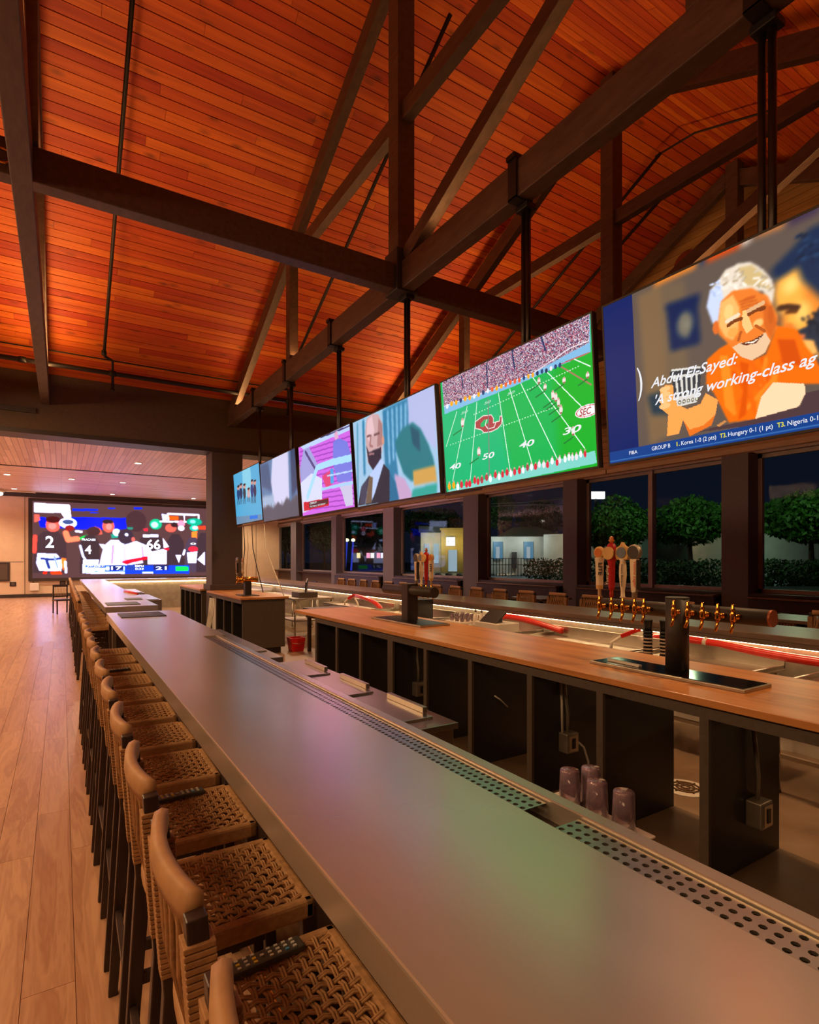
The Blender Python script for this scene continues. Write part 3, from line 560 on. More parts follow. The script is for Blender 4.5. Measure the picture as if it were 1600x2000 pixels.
FIELD_SCREEN = [('F',(6,168,78)),('P',(0,172,110),[(-0.016,0.235),(0.449,0.267),(0.514,1.003),(-0.065,1.079)]),('P',(10,164,40),[(0.796,0.259),(1.007,0.229),(1.01,1.036),(0.812,1.02)]),('B',14),('P',(120,176,214),[(0.016,0.005),(0.998,-0.069),(0.992,0.248),(0.802,0.261),(0.573,0.278),(0.023,0.292)]),('C',[(0.018,-0.031),(0.998,-0.069),(0.986,0.184),(0.892,0.198),(0.678,0.238),(0.45,0.239),(0.023,0.217)]),('L',(20,50,90),0.008,[(0.189,0.031),(0.19,0.137)]),('L',(20,50,90),0.008,[(0.383,0.022),(0.379,0.212)]),('L',(20,50,90),0.008,[(0.559,0.001),(0.572,0.149)]),('L',(20,50,90),0.008,[(0.739,-0.001),(0.76,0.109)]),('L',(225,215,225),0.004,[(0.022,0.22),(0.45,0.242),(0.678,0.241),(0.893,0.167),(0.985,0.17)]),('L',(180,96,90),0.005,[(0.83,0.25),(0.985,0.247)]),('L',(214,240,226),0.004,[(0.131,0.31),(0.022,0.585)]),('L',(214,240,226),0.004,[(0.217,0.299),(0.062,0.907)]),('L',(214,240,226),0.004,[(0.295,0.295),(0.21,0.933)]),('L',(214,240,226),0.004,[(0.455,0.286),(0.507,0.921)]),('L',(214,240,226),0.004,[(0.532,0.288),(0.653,0.915)]),('L',(214,240,226),0.004,[(0.606,0.281),(0.799,0.907)]),('L',(214,240,226),0.004,[(0.68,0.269),(0.941,0.864)]),('L',(214,240,226),0.004,[(0.761,0.264),(0.94,0.591)]),('L',(214,240,226),0.004,[(0.911,0.253),(0.987,0.338)]),('L',(158,112,92),0.006,[(0.83,0.254),(0.987,0.459)]),('L',(190,230,206),0.004,[(0.058,0.582),(0.063,0.581)]),('L',(190,230,206),0.004,[(0.266,0.387),(0.271,0.386)]),('L',(190,230,206),0.004,[(0.081,0.58),(0.087,0.58)]),('L',(190,230,206),0.004,[(0.287,0.385),(0.292,0.384)]),('L',(190,230,206),0.004,[(0.105,0.578),(0.11,0.578)]),('L',(190,230,206),0.004,[(0.308,0.382),(0.313,0.382)]),('L',(190,230,206),0.004,[(0.128,0.577),(0.133,0.577)]),('L',(190,230,206),0.004,[(0.329,0.38),(0.334,0.379)]),('L',(190,230,206),0.004,[(0.151,0.575),(0.156,0.575)]),('L',(190,230,206),0.004,[(0.349,0.378),(0.354,0.377)]),('L',(190,230,206),0.004,[(0.173,0.574),(0.178,0.574)]),('L',(190,230,206),0.004,[(0.369,0.375),(0.374,0.375)]),('L',(190,230,206),0.004,[(0.196,0.572),(0.201,0.572)]),('L',(190,230,206),0.004,[(0.389,0.373),(0.393,0.372)]),('L',(190,230,206),0.004,[(0.217,0.571),(0.222,0.571)]),('L',(190,230,206),0.004,[(0.408,0.371),(0.413,0.37)]),('L',(190,230,206),0.004,[(0.239,0.569),(0.244,0.569)]),('L',(190,230,206),0.004,[(0.428,0.368),(0.432,0.368)]),('L',(190,230,206),0.004,[(0.26,0.568),(0.265,0.568)]),('L',(190,230,206),0.004,[(0.447,0.366),(0.451,0.366)]),('L',(190,230,206),0.004,[(0.282,0.566),(0.286,0.566)]),('L',(190,230,206),0.004,[(0.466,0.364),(0.47,0.363)]),('L',(190,230,206),0.004,[(0.302,0.565),(0.307,0.565)]),('L',(190,230,206),0.004,[(0.484,0.362),(0.489,0.361)]),('L',(190,230,206),0.004,[(0.323,0.564),(0.328,0.564)]),('L',(190,230,206),0.004,[(0.503,0.36),(0.507,0.359)]),('L',(190,230,206),0.004,[(0.343,0.562),(0.348,0.562)]),('L',(190,230,206),0.004,[(0.521,0.358),(0.525,0.357)]),('L',(190,230,206),0.004,[(0.363,0.561),(0.368,0.561)]),('L',(190,230,206),0.004,[(0.539,0.356),(0.543,0.355)]),('L',(190,230,206),0.004,[(0.383,0.56),(0.387,0.559)]),('L',(190,230,206),0.004,[(0.556,0.353),(0.56,0.353)]),('L',(190,230,206),0.004,[(0.403,0.558),(0.407,0.558)]),('L',(190,230,206),0.004,[(0.574,0.351),(0.578,0.351)]),('L',(190,230,206),0.004,[(0.422,0.557),(0.426,0.557)]),('L',(190,230,206),0.004,[(0.591,0.349),(0.595,0.349)]),('L',(190,230,206),0.004,[(0.441,0.556),(0.445,0.556)]),('L',(190,230,206),0.004,[(0.608,0.347),(0.612,0.347)]),('L',(190,230,206),0.004,[(0.46,0.554),(0.464,0.554)]),('L',(190,230,206),0.004,[(0.625,0.345),(0.629,0.345)]),('L',(190,230,206),0.004,[(0.478,0.553),(0.483,0.553)]),('L',(190,230,206),0.004,[(0.642,0.344),(0.646,0.343)]),('L',(190,230,206),0.004,[(0.497,0.552),(0.501,0.552)]),('L',(190,230,206),0.004,[(0.658,0.342),(0.662,0.341)]),('L',(190,230,206),0.004,[(0.515,0.551),(0.519,0.551)]),('L',(190,230,206),0.004,[(0.675,0.34),(0.679,0.339)]),('L',(190,230,206),0.004,[(0.533,0.55),(0.537,0.549)]),('L',(190,230,206),0.004,[(0.691,0.338),(0.695,0.337)]),('L',(190,230,206),0.004,[(0.55,0.548),(0.555,0.548)]),('L',(190,230,206),0.004,[(0.707,0.336),(0.711,0.335)]),('L',(190,230,206),0.004,[(0.568,0.547),(0.572,0.547)]),('L',(190,230,206),0.004,[(0.723,0.334),(0.726,0.334)]),('L',(190,230,206),0.004,[(0.585,0.546),(0.589,0.546)]),('L',(190,230,206),0.004,[(0.738,0.332),(0.742,0.332)]),('L',(190,230,206),0.004,[(0.602,0.545),(0.606,0.545)]),('L',(190,230,206),0.004,[(0.754,0.331),(0.757,0.33)]),('L',(190,230,206),0.004,[(0.619,0.544),(0.623,0.544)]),('L',(190,230,206),0.004,[(0.769,0.329),(0.773,0.328)]),('L',(190,230,206),0.004,[(0.636,0.543),(0.64,0.542)]),('L',(190,230,206),0.004,[(0.784,0.327),(0.788,0.326)]),('L',(190,230,206),0.004,[(0.653,0.541),(0.656,0.541)]),('L',(190,230,206),0.004,[(0.799,0.325),(0.802,0.325)]),('L',(190,230,206),0.004,[(0.669,0.54),(0.673,0.54)]),('L',(190,230,206),0.004,[(0.814,0.324),(0.817,0.323)]),('L',(190,230,206),0.004,[(0.685,0.539),(0.689,0.539)]),('L',(190,230,206),0.004,[(0.828,0.322),(0.832,0.321)]),('L',(190,230,206),0.004,[(0.701,0.538),(0.705,0.538)]),('L',(190,230,206),0.004,[(0.843,0.32),(0.846,0.32)]),('L',(190,230,206),0.004,[(0.717,0.537),(0.721,0.537)]),('L',(190,230,206),0.004,[(0.857,0.319),(0.86,0.318)]),('L',(190,230,206),0.004,[(0.733,0.536),(0.736,0.536)]),('L',(190,230,206),0.004,[(0.871,0.317),(0.875,0.316)]),('L',(190,230,206),0.004,[(0.748,0.535),(0.752,0.535)]),('L',(190,230,206),0.004,[(0.885,0.315),(0.889,0.315)]),('L',(190,230,206),0.004,[(0.763,0.534),(0.767,0.534)]),('L',(190,230,206),0.004,[(0.899,0.314),(0.902,0.313)]),('L',(190,230,206),0.004,[(0.778,0.533),(0.782,0.533)]),('L',(190,230,206),0.004,[(0.913,0.312),(0.916,0.312)]),('L',(190,230,206),0.004,[(0.793,0.532),(0.797,0.532)]),('L',(190,230,206),0.004,[(0.926,0.31),(0.93,0.31)]),('L',(12,110,50),0.006,[(0.711,0.336),(0.657,0.358)]),('E',(222,210,206),0.715,0.308,0.009,0.022),('E',(196,150,140),0.715,0.291,0.006,0.008),('E',(150,90,80),0.714,0.324,0.007,0.008),('L',(12,110,50),0.006,[(0.744,0.396),(0.692,0.418)]),('E',(222,210,206),0.748,0.368,0.009,0.022),('E',(196,150,140),0.749,0.35,0.005,0.009),('E',(150,90,80),0.748,0.384,0.006,0.007),('L',(12,110,50),0.006,[(0.784,0.486),(0.734,0.51)]),('E',(222,210,206),0.789,0.444,0.009,0.032),('E',(196,150,140),0.79,0.418,0.005,0.009),('E',(150,90,80),0.788,0.468,0.007,0.007),('L',(12,110,50),0.006,[(0.801,0.507),(0.75,0.531)]),('E',(222,210,206),0.805,0.465,0.009,0.032),('E',(196,150,140),0.806,0.44,0.005,0.008),('E',(150,90,80),0.804,0.489,0.007,0.007),('L',(12,110,50),0.006,[(0.813,0.548),(0.763,0.573)]),('E',(222,210,206),0.818,0.507,0.008,0.032),('E',(196,150,140),0.818,0.481,0.005,0.009),('E',(150,90,80),0.817,0.53,0.006,0.007),('L',(12,110,50),0.006,[(0.825,0.603),(0.776,0.629)]),('E',(222,210,206),0.829,0.562,0.009,0.032),('E',(196,150,140),0.83,0.536,0.005,0.009),('E',(150,90,80),0.828,0.585,0.007,0.007),('L',(12,110,50),0.006,[(0.884,0.773),(0.837,0.802)]),('E',(222,210,206),0.888,0.732,0.009,0.032),('E',(196,150,140),0.889,0.707,0.005,0.009),('E',(150,90,80),0.887,0.755,0.007,0.007),('L',(12,110,50),0.006,[(0.849,0.395),(0.801,0.417)]),('E',(222,210,206),0.853,0.368,0.009,0.021),('E',(196,150,140),0.854,0.352,0.005,0.008),('E',(150,90,80),0.853,0.384,0.006,0.007),('L',(12,110,50),0.006,[(0.284,0.757),(0.213,0.791)]),('E',(222,210,206),0.29,0.707,0.013,0.038),('E',(196,150,140),0.292,0.676,0.007,0.01),('E',(150,90,80),0.289,0.735,0.009,0.008),('L',(12,110,50),0.006,[(0.166,0.475),(0.089,0.504)]),('E',(222,210,206),0.173,0.424,0.013,0.039),('E',(196,150,140),0.174,0.392,0.008,0.011),('E',(150,90,80),0.171,0.452,0.01,0.009),('L',(12,110,50),0.006,[(0.969,0.415),(0.925,0.436)]),('E',(222,210,206),0.972,0.389,0.008,0.02),('E',(196,150,140),0.973,0.373,0.004,0.008),('E',(150,90,80),0.972,0.404,0.006,0.007),('P',(120,200,190),[(0.016,0.987),(0.517,0.923),(0.99,0.895),(0.997,0.978),(0.014,1.024)]),('E',(240,160,20),0.029,0.951,0.013,0.031),('E',(190,150,140),0.031,0.915,0.007,0.009),('E',(240,160,20),0.069,0.948,0.013,0.031),('E',(190,150,140),0.071,0.913,0.007,0.008),('E',(236,232,238),0.103,0.967,0.013,0.031),('E',(190,150,140),0.105,0.932,0.007,0.009),('E',(206,40,60),0.136,0.955,0.013,0.031),('E',(190,150,140),0.138,0.921,0.007,0.008),('E',(206,40,60),0.178,0.96,0.013,0.03),('E',(190,150,140),0.18,0.926,0.007,0.008),('E',(206,40,60),0.204,0.961,0.013,0.03),('E',(190,150,140),0.206,0.927,0.007,0.008),('E',(206,40,60),0.246,0.94,0.012,0.03),('E',(190,150,140),0.248,0.907,0.006,0.008),('E',(206,40,60),0.271,0.955,0.012,0.029),('E',(190,150,140),0.273,0.922,0.006,0.008),('E',(170,60,70),0.301,0.947,0.012,0.029),('E',(190,150,140),0.303,0.914,0.006,0.008),('E',(170,60,70),0.338,0.935,0.012,0.028),('E',(190,150,140),0.34,0.902,0.006,0.008),('E',(240,240,240),0.365,0.951,0.011,0.029),('E',(190,150,140),0.367,0.919,0.006,0.008),('E',(206,40,60),0.403,0.927,0.011,0.028),('E',(190,150,140),0.405,0.895,0.006,0.008),('E',(240,240,240),0.429,0.946,0.01,0.028),('E',(190,150,140),0.43,0.914,0.006,0.008),('E',(206,40,60),0.454,0.934,0.01,0.027),('E',(190,150,140),0.455,0.903,0.006,0.007),('E',(206,40,60),0.485,0.926,0.011,0.027),('E',(190,150,140),0.487,0.895,0.005,0.007),('E',(236,232,238),0.511,0.939,0.01,0.027),('E',(190,150,140),0.512,0.908,0.005,0.007),('E',(206,40,60),0.536,0.933,0.01,0.027),('E',(190,150,140),0.537,0.903,0.006,0.007),('E',(206,40,60),0.568,0.932,0.01,0.026),('E',(190,150,140),0.569,0.902,0.006,0.007),('E',(236,232,238),0.591,0.931,0.009,0.026),('E',(190,150,140),0.592,0.901,0.005,0.007),('E',(170,60,70),0.62,0.919,0.009,0.026),('E',(190,150,140),0.621,0.89,0.005,0.007),('E',(240,240,240),0.644,0.921,0.009,0.026),('E',(190,150,140),0.645,0.892,0.005,0.007),('E',(206,40,60),0.669,0.924,0.01,0.025),('E',(190,150,140),0.671,0.895,0.004,0.007),('E',(226,214,220),0.692,0.912,0.009,0.025),('E',(190,150,140),0.694,0.883,0.004,0.007),('E',(226,214,220),0.718,0.921,0.009,0.025),('E',(190,150,140),0.719,0.893,0.005,0.007),('E',(206,40,60),0.74,0.927,0.009,0.025),('E',(190,150,140),0.741,0.899,0.005,0.007),('E',(236,232,238),0.767,0.907,0.009,0.025),('E',(190,150,140),0.769,0.879,0.004,0.007),('E',(206,40,60),0.794,0.924,0.008,0.025),('E',(190,150,140),0.795,0.897,0.004,0.006),('E',(226,214,220),0.809,0.91,0.008,0.024),('E',(190,150,140),0.81,0.882,0.005,0.007),('E',(240,240,240),0.838,0.91,0.008,0.025),('E',(190,150,140),0.839,0.883,0.004,0.007),('E',(240,240,240),0.859,0.903,0.008,0.024),('E',(190,150,140),0.86,0.876,0.005,0.006),('E',(226,214,220),0.877,0.909,0.007,0.024),('E',(190,150,140),0.878,0.882,0.004,0.006),('E',(226,214,220),0.898,0.911,0.008,0.023),('E',(190,150,140),0.899,0.884,0.004,0.006),('E',(236,232,238),0.92,0.898,0.008,0.023),('E',(190,150,140),0.921,0.872,0.004,0.006),('E',(206,40,60),0.942,0.903,0.007,0.024),('E',(190,150,140),0.943,0.877,0.004,0.007),('E',(220,220,230),0.05,0.233,0.012,0.021),('E',(236,160,30),0.09,0.224,0.013,0.022),('E',(236,160,30),0.129,0.229,0.012,0.021),('E',(30,60,110),0.168,0.227,0.011,0.021),('E',(236,160,30),0.205,0.228,0.012,0.021),('E',(236,160,30),0.242,0.235,0.011,0.021),('E',(220,220,230),0.277,0.236,0.011,0.021),('E',(236,160,30),0.312,0.237,0.011,0.02),('E',(30,60,110),0.347,0.236,0.01,0.02),('E',(220,220,230),0.381,0.235,0.01,0.02),('E',(222,90,50),0.413,0.238,0.01,0.02),('E',(236,160,30),0.445,0.243,0.01,0.019),('E',(236,160,30),0.477,0.242,0.01,0.019),('E',(222,90,50),0.508,0.243,0.009,0.019),('E',(222,90,50),0.538,0.24,0.01,0.019),('E',(222,90,50),0.568,0.245,0.009,0.019),('E',(222,90,50),0.597,0.25,0.009,0.018),('E',(30,60,110),0.626,0.245,0.008,0.018),('E',(236,160,30),0.654,0.247,0.008,0.018),('E',(236,160,30),0.681,0.25,0.008,0.018),('E',(20,40,80),0.708,0.25,0.008,0.018),('E',(30,60,110),0.735,0.249,0.008,0.017),('E',(20,40,80),0.76,0.256,0.008,0.017),('E',(220,220,230),0.786,0.254,0.008,0.017),('E',(30,60,110),0.811,0.254,0.008,0.017),('E',(30,60,110),0.835,0.255,0.008,0.017),('P',(160,62,66),[(0.275,0.451),(0.336,0.423),(0.396,0.437),(0.411,0.47),(0.408,0.507),(0.452,0.506),(0.457,0.471),(0.471,0.474),(0.465,0.535),(0.435,0.561),(0.39,0.571),(0.337,0.562),(0.315,0.529),(0.276,0.508)]),('P',(6,170,96),[(0.314,0.482),(0.342,0.458),(0.38,0.463),(0.371,0.493),(0.332,0.514),(0.312,0.505)]),('L',(228,214,214),0.004,[(0.275,0.451),(0.336,0.423),(0.396,0.437),(0.411,0.47),(0.408,0.507),(0.452,0.506),(0.457,0.471),(0.471,0.474),(0.465,0.535),(0.435,0.561),(0.39,0.571),(0.337,0.562),(0.315,0.529),(0.276,0.508),(0.275,0.451)]),('L',(228,214,214),0.005,[(0.361,0.465),(0.348,0.502),(0.369,0.543),(0.414,0.542),(0.426,0.505)]),('E',(232,232,236),0.964,0.622,0.063,0.042),('E',(200,60,60),0.964,0.622,0.058,0.037),('E',(232,232,236),0.964,0.622,0.053,0.032),('L',(120,110,120),0.006,[(0.38,0.304),(0.372,0.536),(0.359,0.921)])]
FIELD_TEXT = [('50',(0.314,0.782),(0.406,0.781)),('40',(0.575,0.762),(0.672,0.763)),('30',(0.834,0.743),(0.932,0.75)),('40',(0.041,0.805),(0.142,0.803)),('SEC',(0.916,0.63),(0.994,0.632)),('O5',(0.513,0.331),(0.567,0.333)),('O5',(0.164,0.349),(0.223,0.349)),('O5',(0.348,0.337),(0.401,0.338))]
FILM_SCREEN = [('F',(150,186,214)),('P',(40,116,156),[(0.421,0.011),(0.721,0.009),(0.72,0.469),(0.55,0.501),(0.575,0.837),(0.41,0.633)]),('L',(130,180,214),0.02,[(0.485,0.05),(0.471,0.592)]),('L',(130,180,214),0.02,[(0.54,0.052),(0.522,0.563)]),('L',(130,180,214),0.02,[(0.594,0.054),(0.572,0.534)]),('L',(130,180,214),0.02,[(0.646,0.055),(0.62,0.507)]),('L',(130,180,214),0.02,[(0.697,0.057),(0.668,0.48)]),('P',(168,176,216),[(0.723,-0.017),(1.007,-0.018),(0.984,0.596),(0.85,0.418),(0.776,0.278),(0.715,0.362)]),('L',(40,120,160),0.03,[(0.156,0.045),(0.129,0.628)]),('L',(70,140,170),0.02,[(0.068,0.044),(0.01,0.883)]),('B',3),('P',(30,112,124),[(0.555,0.392),(0.643,0.285),(0.762,0.262),(0.841,0.351),(0.911,0.525),(0.948,0.661),(0.971,0.815),(0.851,0.84),(0.711,0.837),(0.628,0.739),(0.565,0.519)]),('P',(22,78,100),[(0.732,0.288),(0.826,0.372),(0.827,0.578),(0.749,0.477)]),('P',(196,150,78),[(0.732,0.736),(0.963,0.739),(0.973,0.89),(0.737,0.882)]),('P',(186,152,190),[(0.52,0.715),(0.639,0.796),(0.729,1),(0.548,0.998)]),('P',(42,152,142),[(0.72,0.919),(0.972,0.903),(0.965,1.025),(0.699,1.022)]),('P',(30,100,140),[(0.443,0.641),(0.53,0.801),(0.563,1.014),(0.418,0.992)]),('B',4),('P',(192,156,158),[(0.204,0.032),(0.281,-0.004),(0.367,0.037),(0.411,0.149),(0.407,0.347),(0.367,0.508),(0.253,0.611),(0.185,0.52),(0.174,0.306),(0.176,0.157)]),('P',(214,180,186),[(0.212,0.05),(0.28,0.016),(0.302,0.199),(0.222,0.291),(0.19,0.221)]),('P',(160,116,116),[(0.364,0.076),(0.41,0.163),(0.401,0.374),(0.324,0.38)]),('E',(200,140,120),0.406,0.333,0.017,0.047),('P',(44,38,54),[(0.178,0.323),(0.209,0.407),(0.296,0.401),(0.376,0.395),(0.37,0.523),(0.26,0.635),(0.195,0.522)]),('L',(96,62,66),0.012,[(0.199,0.224),(0.254,0.23)]),('L',(96,62,66),0.012,[(0.299,0.239),(0.361,0.24)]),('L',(150,100,100),0.014,[(0.248,0.24),(0.229,0.338),(0.263,0.355)]),('L',(176,120,124),0.012,[(0.211,0.429),(0.275,0.439)]),('P',(38,40,54),[(0.002,0.984),(0.069,0.769),(0.197,0.665),(0.245,0.713),(0.381,0.562),(0.465,0.675),(0.442,1.003)]),('P',(172,192,232),[(0.197,0.665),(0.367,0.515),(0.4,0.574),(0.25,0.892),(0.188,0.98),(0.112,0.977)]),('P',(104,84,68),[(0.196,0.673),(0.243,0.698),(0.202,0.982),(0.115,0.98)]),('P',(60,62,84),[(0.069,0.769),(0.172,0.698),(0.112,0.977),(0.033,0.973)]),('B',2.5)]
STADIUM_SCREEN = [('F',(196,96,214)),('L',(150,60,176),0.01,[(0.024,0.073),(1.061,0.157)]),('L',(150,60,176),0.01,[(0.018,0.136),(1.056,0.218)]),('L',(150,60,176),0.01,[(0.011,0.199),(1.051,0.279)]),('L',(150,60,176),0.01,[(0.004,0.263),(1.046,0.34)]),('L',(150,60,176),0.01,[(-0.003,0.327),(1.041,0.401)]),('L',(150,60,176),0.01,[(-0.01,0.391),(1.036,0.463)]),('L',(150,60,176),0.01,[(-0.017,0.455),(1.031,0.525)]),('L',(150,60,176),0.01,[(-0.023,0.519),(1.026,0.586)]),('L',(150,60,176),0.01,[(-0.03,0.584),(1.021,0.648)]),('L',(150,60,176),0.01,[(-0.037,0.649),(1.016,0.711)]),('L',(150,60,176),0.01,[(-0.044,0.713),(1.011,0.773)]),('L',(150,60,176),0.01,[(-0.051,0.779),(1.005,0.836)]),('L',(150,60,176),0.01,[(-0.058,0.844),(1,0.898)]),('L',(150,60,176),0.01,[(-0.065,0.91),(0.995,0.961)]),('P',(176,196,232),[(-0.01,-0.043),(1.044,-0.005),(1.041,0.08),(0.117,0.061)]),('L',(70,60,110),0.012,[(0.485,0.007),(1.041,0.029)]),('P',(150,150,205),[(0.117,0.061),(0.234,0.057),(0.421,0.396),(0.183,0.563),(0.047,0.728),(-0.004,0.334)]),('L',(76,64,120),0.03,[(0.156,0.109),(0.34,0.395)]),('P',(200,206,238),[(-0.024,0.523),(0.253,0.43),(0.459,0.547),(0.426,0.897),(-0.071,0.964)]),('P',(206,60,110),[(0.463,0.512),(0.643,0.466),(0.65,0.655),(0.524,0.683)]),('P',(60,150,214),[(0.619,0.46),(0.68,0.457),(0.676,0.643),(0.614,0.648)]),('P',(112,116,210),[(0.71,0.128),(0.816,0.119),(0.942,0.199),(0.999,0.406),(0.976,0.679),(0.745,0.657),(0.675,0.388)]),('P',(210,160,190),[(0.731,0.034),(0.791,0.013),(0.805,0.108),(0.746,0.123)]),('P',(190,186,214),[(0.744,0.673),(0.976,0.679),(0.973,0.974),(0.854,0.974),(0.803,0.784)]),('L',(156,206,240),0.05,[(0.135,0.742),(0.369,0.384),(0.627,0.376),(1.009,0.409)]),('L',(156,196,236),0.022,[(0.446,0.686),(0.985,0.704)]),('L',(170,196,236),0.012,[(0.563,0.534),(0.996,0.564)]),('P',(190,24,40),[(0.039,0.804),(0.561,0.82),(0.557,0.924),(0.032,0.928)]),('P',(70,30,36),[(0.156,0.821),(0.548,0.83),(0.547,0.896),(0.154,0.905)])]
STADIUM_TEXT = [('a',(0.176,0.852),(0.322,0.855)),('b',(0.172,0.895),(0.529,0.897))]
FALLS_SCREEN = [('F',(86,118,158)),('P',(196,196,224),[(0.394,-0.023),(0.832,-0.008),(0.782,0.73),(0.661,0.877),(0.366,0.84),(0.302,0.392)]),('P',(46,66,98),[(0.883,-0.013),(1.093,-0.011),(1.065,0.541),(0.854,0.701)]),('P',(60,86,120),[(0.013,0.014),(0.266,0.032),(0.325,0.527),(0.009,0.38)]),('P',(150,170,196),[(-0.015,0.56),(0.359,0.577),(0.371,0.797),(-0.045,0.787)]),('B',8),('P',(84,84,96),[(-0.067,0.784),(0.178,0.726),(0.331,0.802),(0.458,0.722),(0.599,0.785),(0.719,0.679),(0.814,0.755),(0.955,0.677),(1.045,0.732),(1.012,1.04),(-0.101,1.038)]),('B',7),('L',(64,66,78),0.008,[(-0.09,0.992),(-0.046,0.764)]),('L',(64,66,78),0.008,[(-0.058,0.993),(-0.02,0.808)]),('L',(64,66,78),0.008,[(-0.025,0.994),(0.02,0.751)]),('L',(64,66,78),0.008,[(0.007,0.994),(0.055,0.72)]),('L',(64,66,78),0.008,[(0.038,0.995),(0.079,0.783)]),('L',(64,66,78),0.008,[(0.07,0.996),(0.108,0.795)]),('L',(64,66,78),0.008,[(0.101,0.997),(0.148,0.728)]),('L',(64,66,78),0.008,[(0.131,0.998),(0.178,0.731)]),('L',(64,66,78),0.008,[(0.162,0.998),(0.2,0.795)]),('L',(64,66,78),0.008,[(0.192,0.999),(0.233,0.774)]),('L',(64,66,78),0.008,[(0.222,1),(0.27,0.714)]),('L',(64,66,78),0.008,[(0.252,1.001),(0.295,0.749)]),('L',(64,66,78),0.008,[(0.281,1.001),(0.318,0.798)]),('L',(64,66,78),0.008,[(0.31,1.002),(0.353,0.749)]),('L',(64,66,78),0.008,[(0.339,1.003),(0.386,0.711)]),('L',(64,66,78),0.008,[(0.367,1.004),(0.408,0.767)]),('L',(64,66,78),0.008,[(0.396,1.004),(0.433,0.789)]),('L',(64,66,78),0.008,[(0.424,1.005),(0.469,0.726)]),('L',(64,66,78),0.008,[(0.452,1.006),(0.497,0.719)]),('L',(64,66,78),0.008,[(0.479,1.006),(0.517,0.782)]),('L',(64,66,78),0.008,[(0.507,1.007),(0.546,0.771)]),('L',(64,66,78),0.008,[(0.534,1.008),(0.58,0.71)]),('L',(64,66,78),0.008,[(0.561,1.008),(0.604,0.735)]),('L',(64,66,78),0.008,[(0.587,1.009),(0.624,0.787)]),('L',(64,66,78),0.008,[(0.614,1.01),(0.655,0.748)]),('L',(64,66,78),0.008,[(0.64,1.011),(0.686,0.705)]),('L',(64,66,78),0.008,[(0.666,1.011),(0.706,0.753)]),('L',(64,66,78),0.008,[(0.692,1.012),(0.728,0.782)]),('L',(64,66,78),0.008,[(0.717,1.012),(0.76,0.725)]),('L',(64,66,78),0.008,[(0.743,1.013),(0.787,0.71)]),('L',(64,66,78),0.008,[(0.768,1.014),(0.805,0.769)]),('L',(64,66,78),0.008,[(0.793,1.014),(0.83,0.767)]),('L',(64,66,78),0.008,[(0.817,1.015),(0.862,0.708)]),('L',(64,66,78),0.008,[(0.842,1.016),(0.884,0.723)]),('L',(64,66,78),0.008,[(0.866,1.016),(0.902,0.777)]),('L',(64,66,78),0.008,[(0.89,1.017),(0.93,0.746)]),('L',(64,66,78),0.008,[(0.914,1.017),(0.958,0.699)]),('L',(64,66,78),0.008,[(0.938,1.018),(0.978,0.74)]),('L',(64,66,78),0.008,[(0.961,1.019),(0.997,0.775)]),('L',(64,66,78),0.008,[(0.985,1.019),(1.026,0.724)]),('B',3)]
GROUP_SCREEN = [('F',(72,158,200)),('P',(120,190,214),[(0.38,-0.029),(0.688,-0.029),(0.704,0.554),(0.355,0.497)]),('B',6),('P',(96,130,160),[(-0.033,0.835),(0.983,0.901),(0.964,1.039),(-0.058,0.994)]),('E',(20,60,110),0.159,0.413,0.06,0.107),('L',(30,40,60),0.02,[(0.123,0.499),(0.097,0.596)]),('L',(30,40,60),0.02,[(0.167,0.506),(0.163,0.605)]),('E',(190,140,130),0.178,0.289,0.054,0.046),('E',(40,32,36),0.182,0.261,0.054,0.023),('E',(24,44,84),0.271,0.407,0.058,0.114),('L',(30,40,60),0.02,[(0.235,0.498),(0.209,0.602)]),('L',(30,40,60),0.02,[(0.278,0.505),(0.273,0.612)]),('E',(190,140,130),0.291,0.274,0.053,0.045),('E',(40,32,36),0.296,0.244,0.052,0.022),('E',(40,50,70),0.408,0.43,0.056,0.109),('L',(30,40,60),0.02,[(0.373,0.518),(0.348,0.617)]),('L',(30,40,60),0.02,[(0.415,0.524),(0.41,0.626)]),('E',(190,140,130),0.426,0.303,0.051,0.044),('E',(40,32,36),0.43,0.274,0.051,0.022),('E',(190,150,160),0.565,0.482,0.054,0.072),('L',(30,40,60),0.02,[(0.537,0.539),(0.517,0.604)]),('L',(30,40,60),0.02,[(0.577,0.545),(0.577,0.613)]),('E',(190,140,130),0.577,0.398,0.049,0.043),('E',(40,32,36),0.58,0.379,0.049,0.021),('E',(20,60,120),0.697,0.431,0.052,0.123),('L',(30,40,60),0.02,[(0.663,0.53),(0.638,0.641)]),('L',(30,40,60),0.02,[(0.702,0.536),(0.695,0.65)]),('E',(190,140,130),0.717,0.29,0.047,0.042),('E',(40,32,36),0.721,0.258,0.047,0.021),('E',(40,40,70),0.8,0.45,0.05,0.117),('L',(30,40,60),0.02,[(0.768,0.545),(0.743,0.652)]),('L',(30,40,60),0.02,[(0.805,0.551),(0.799,0.66)]),('E',(190,140,130),0.819,0.314,0.045,0.041),('E',(40,32,36),0.823,0.282,0.046,0.021),('P',(20,110,210),[(0.549,0.88),(0.837,0.898),(0.834,0.96),(0.545,0.944)])]
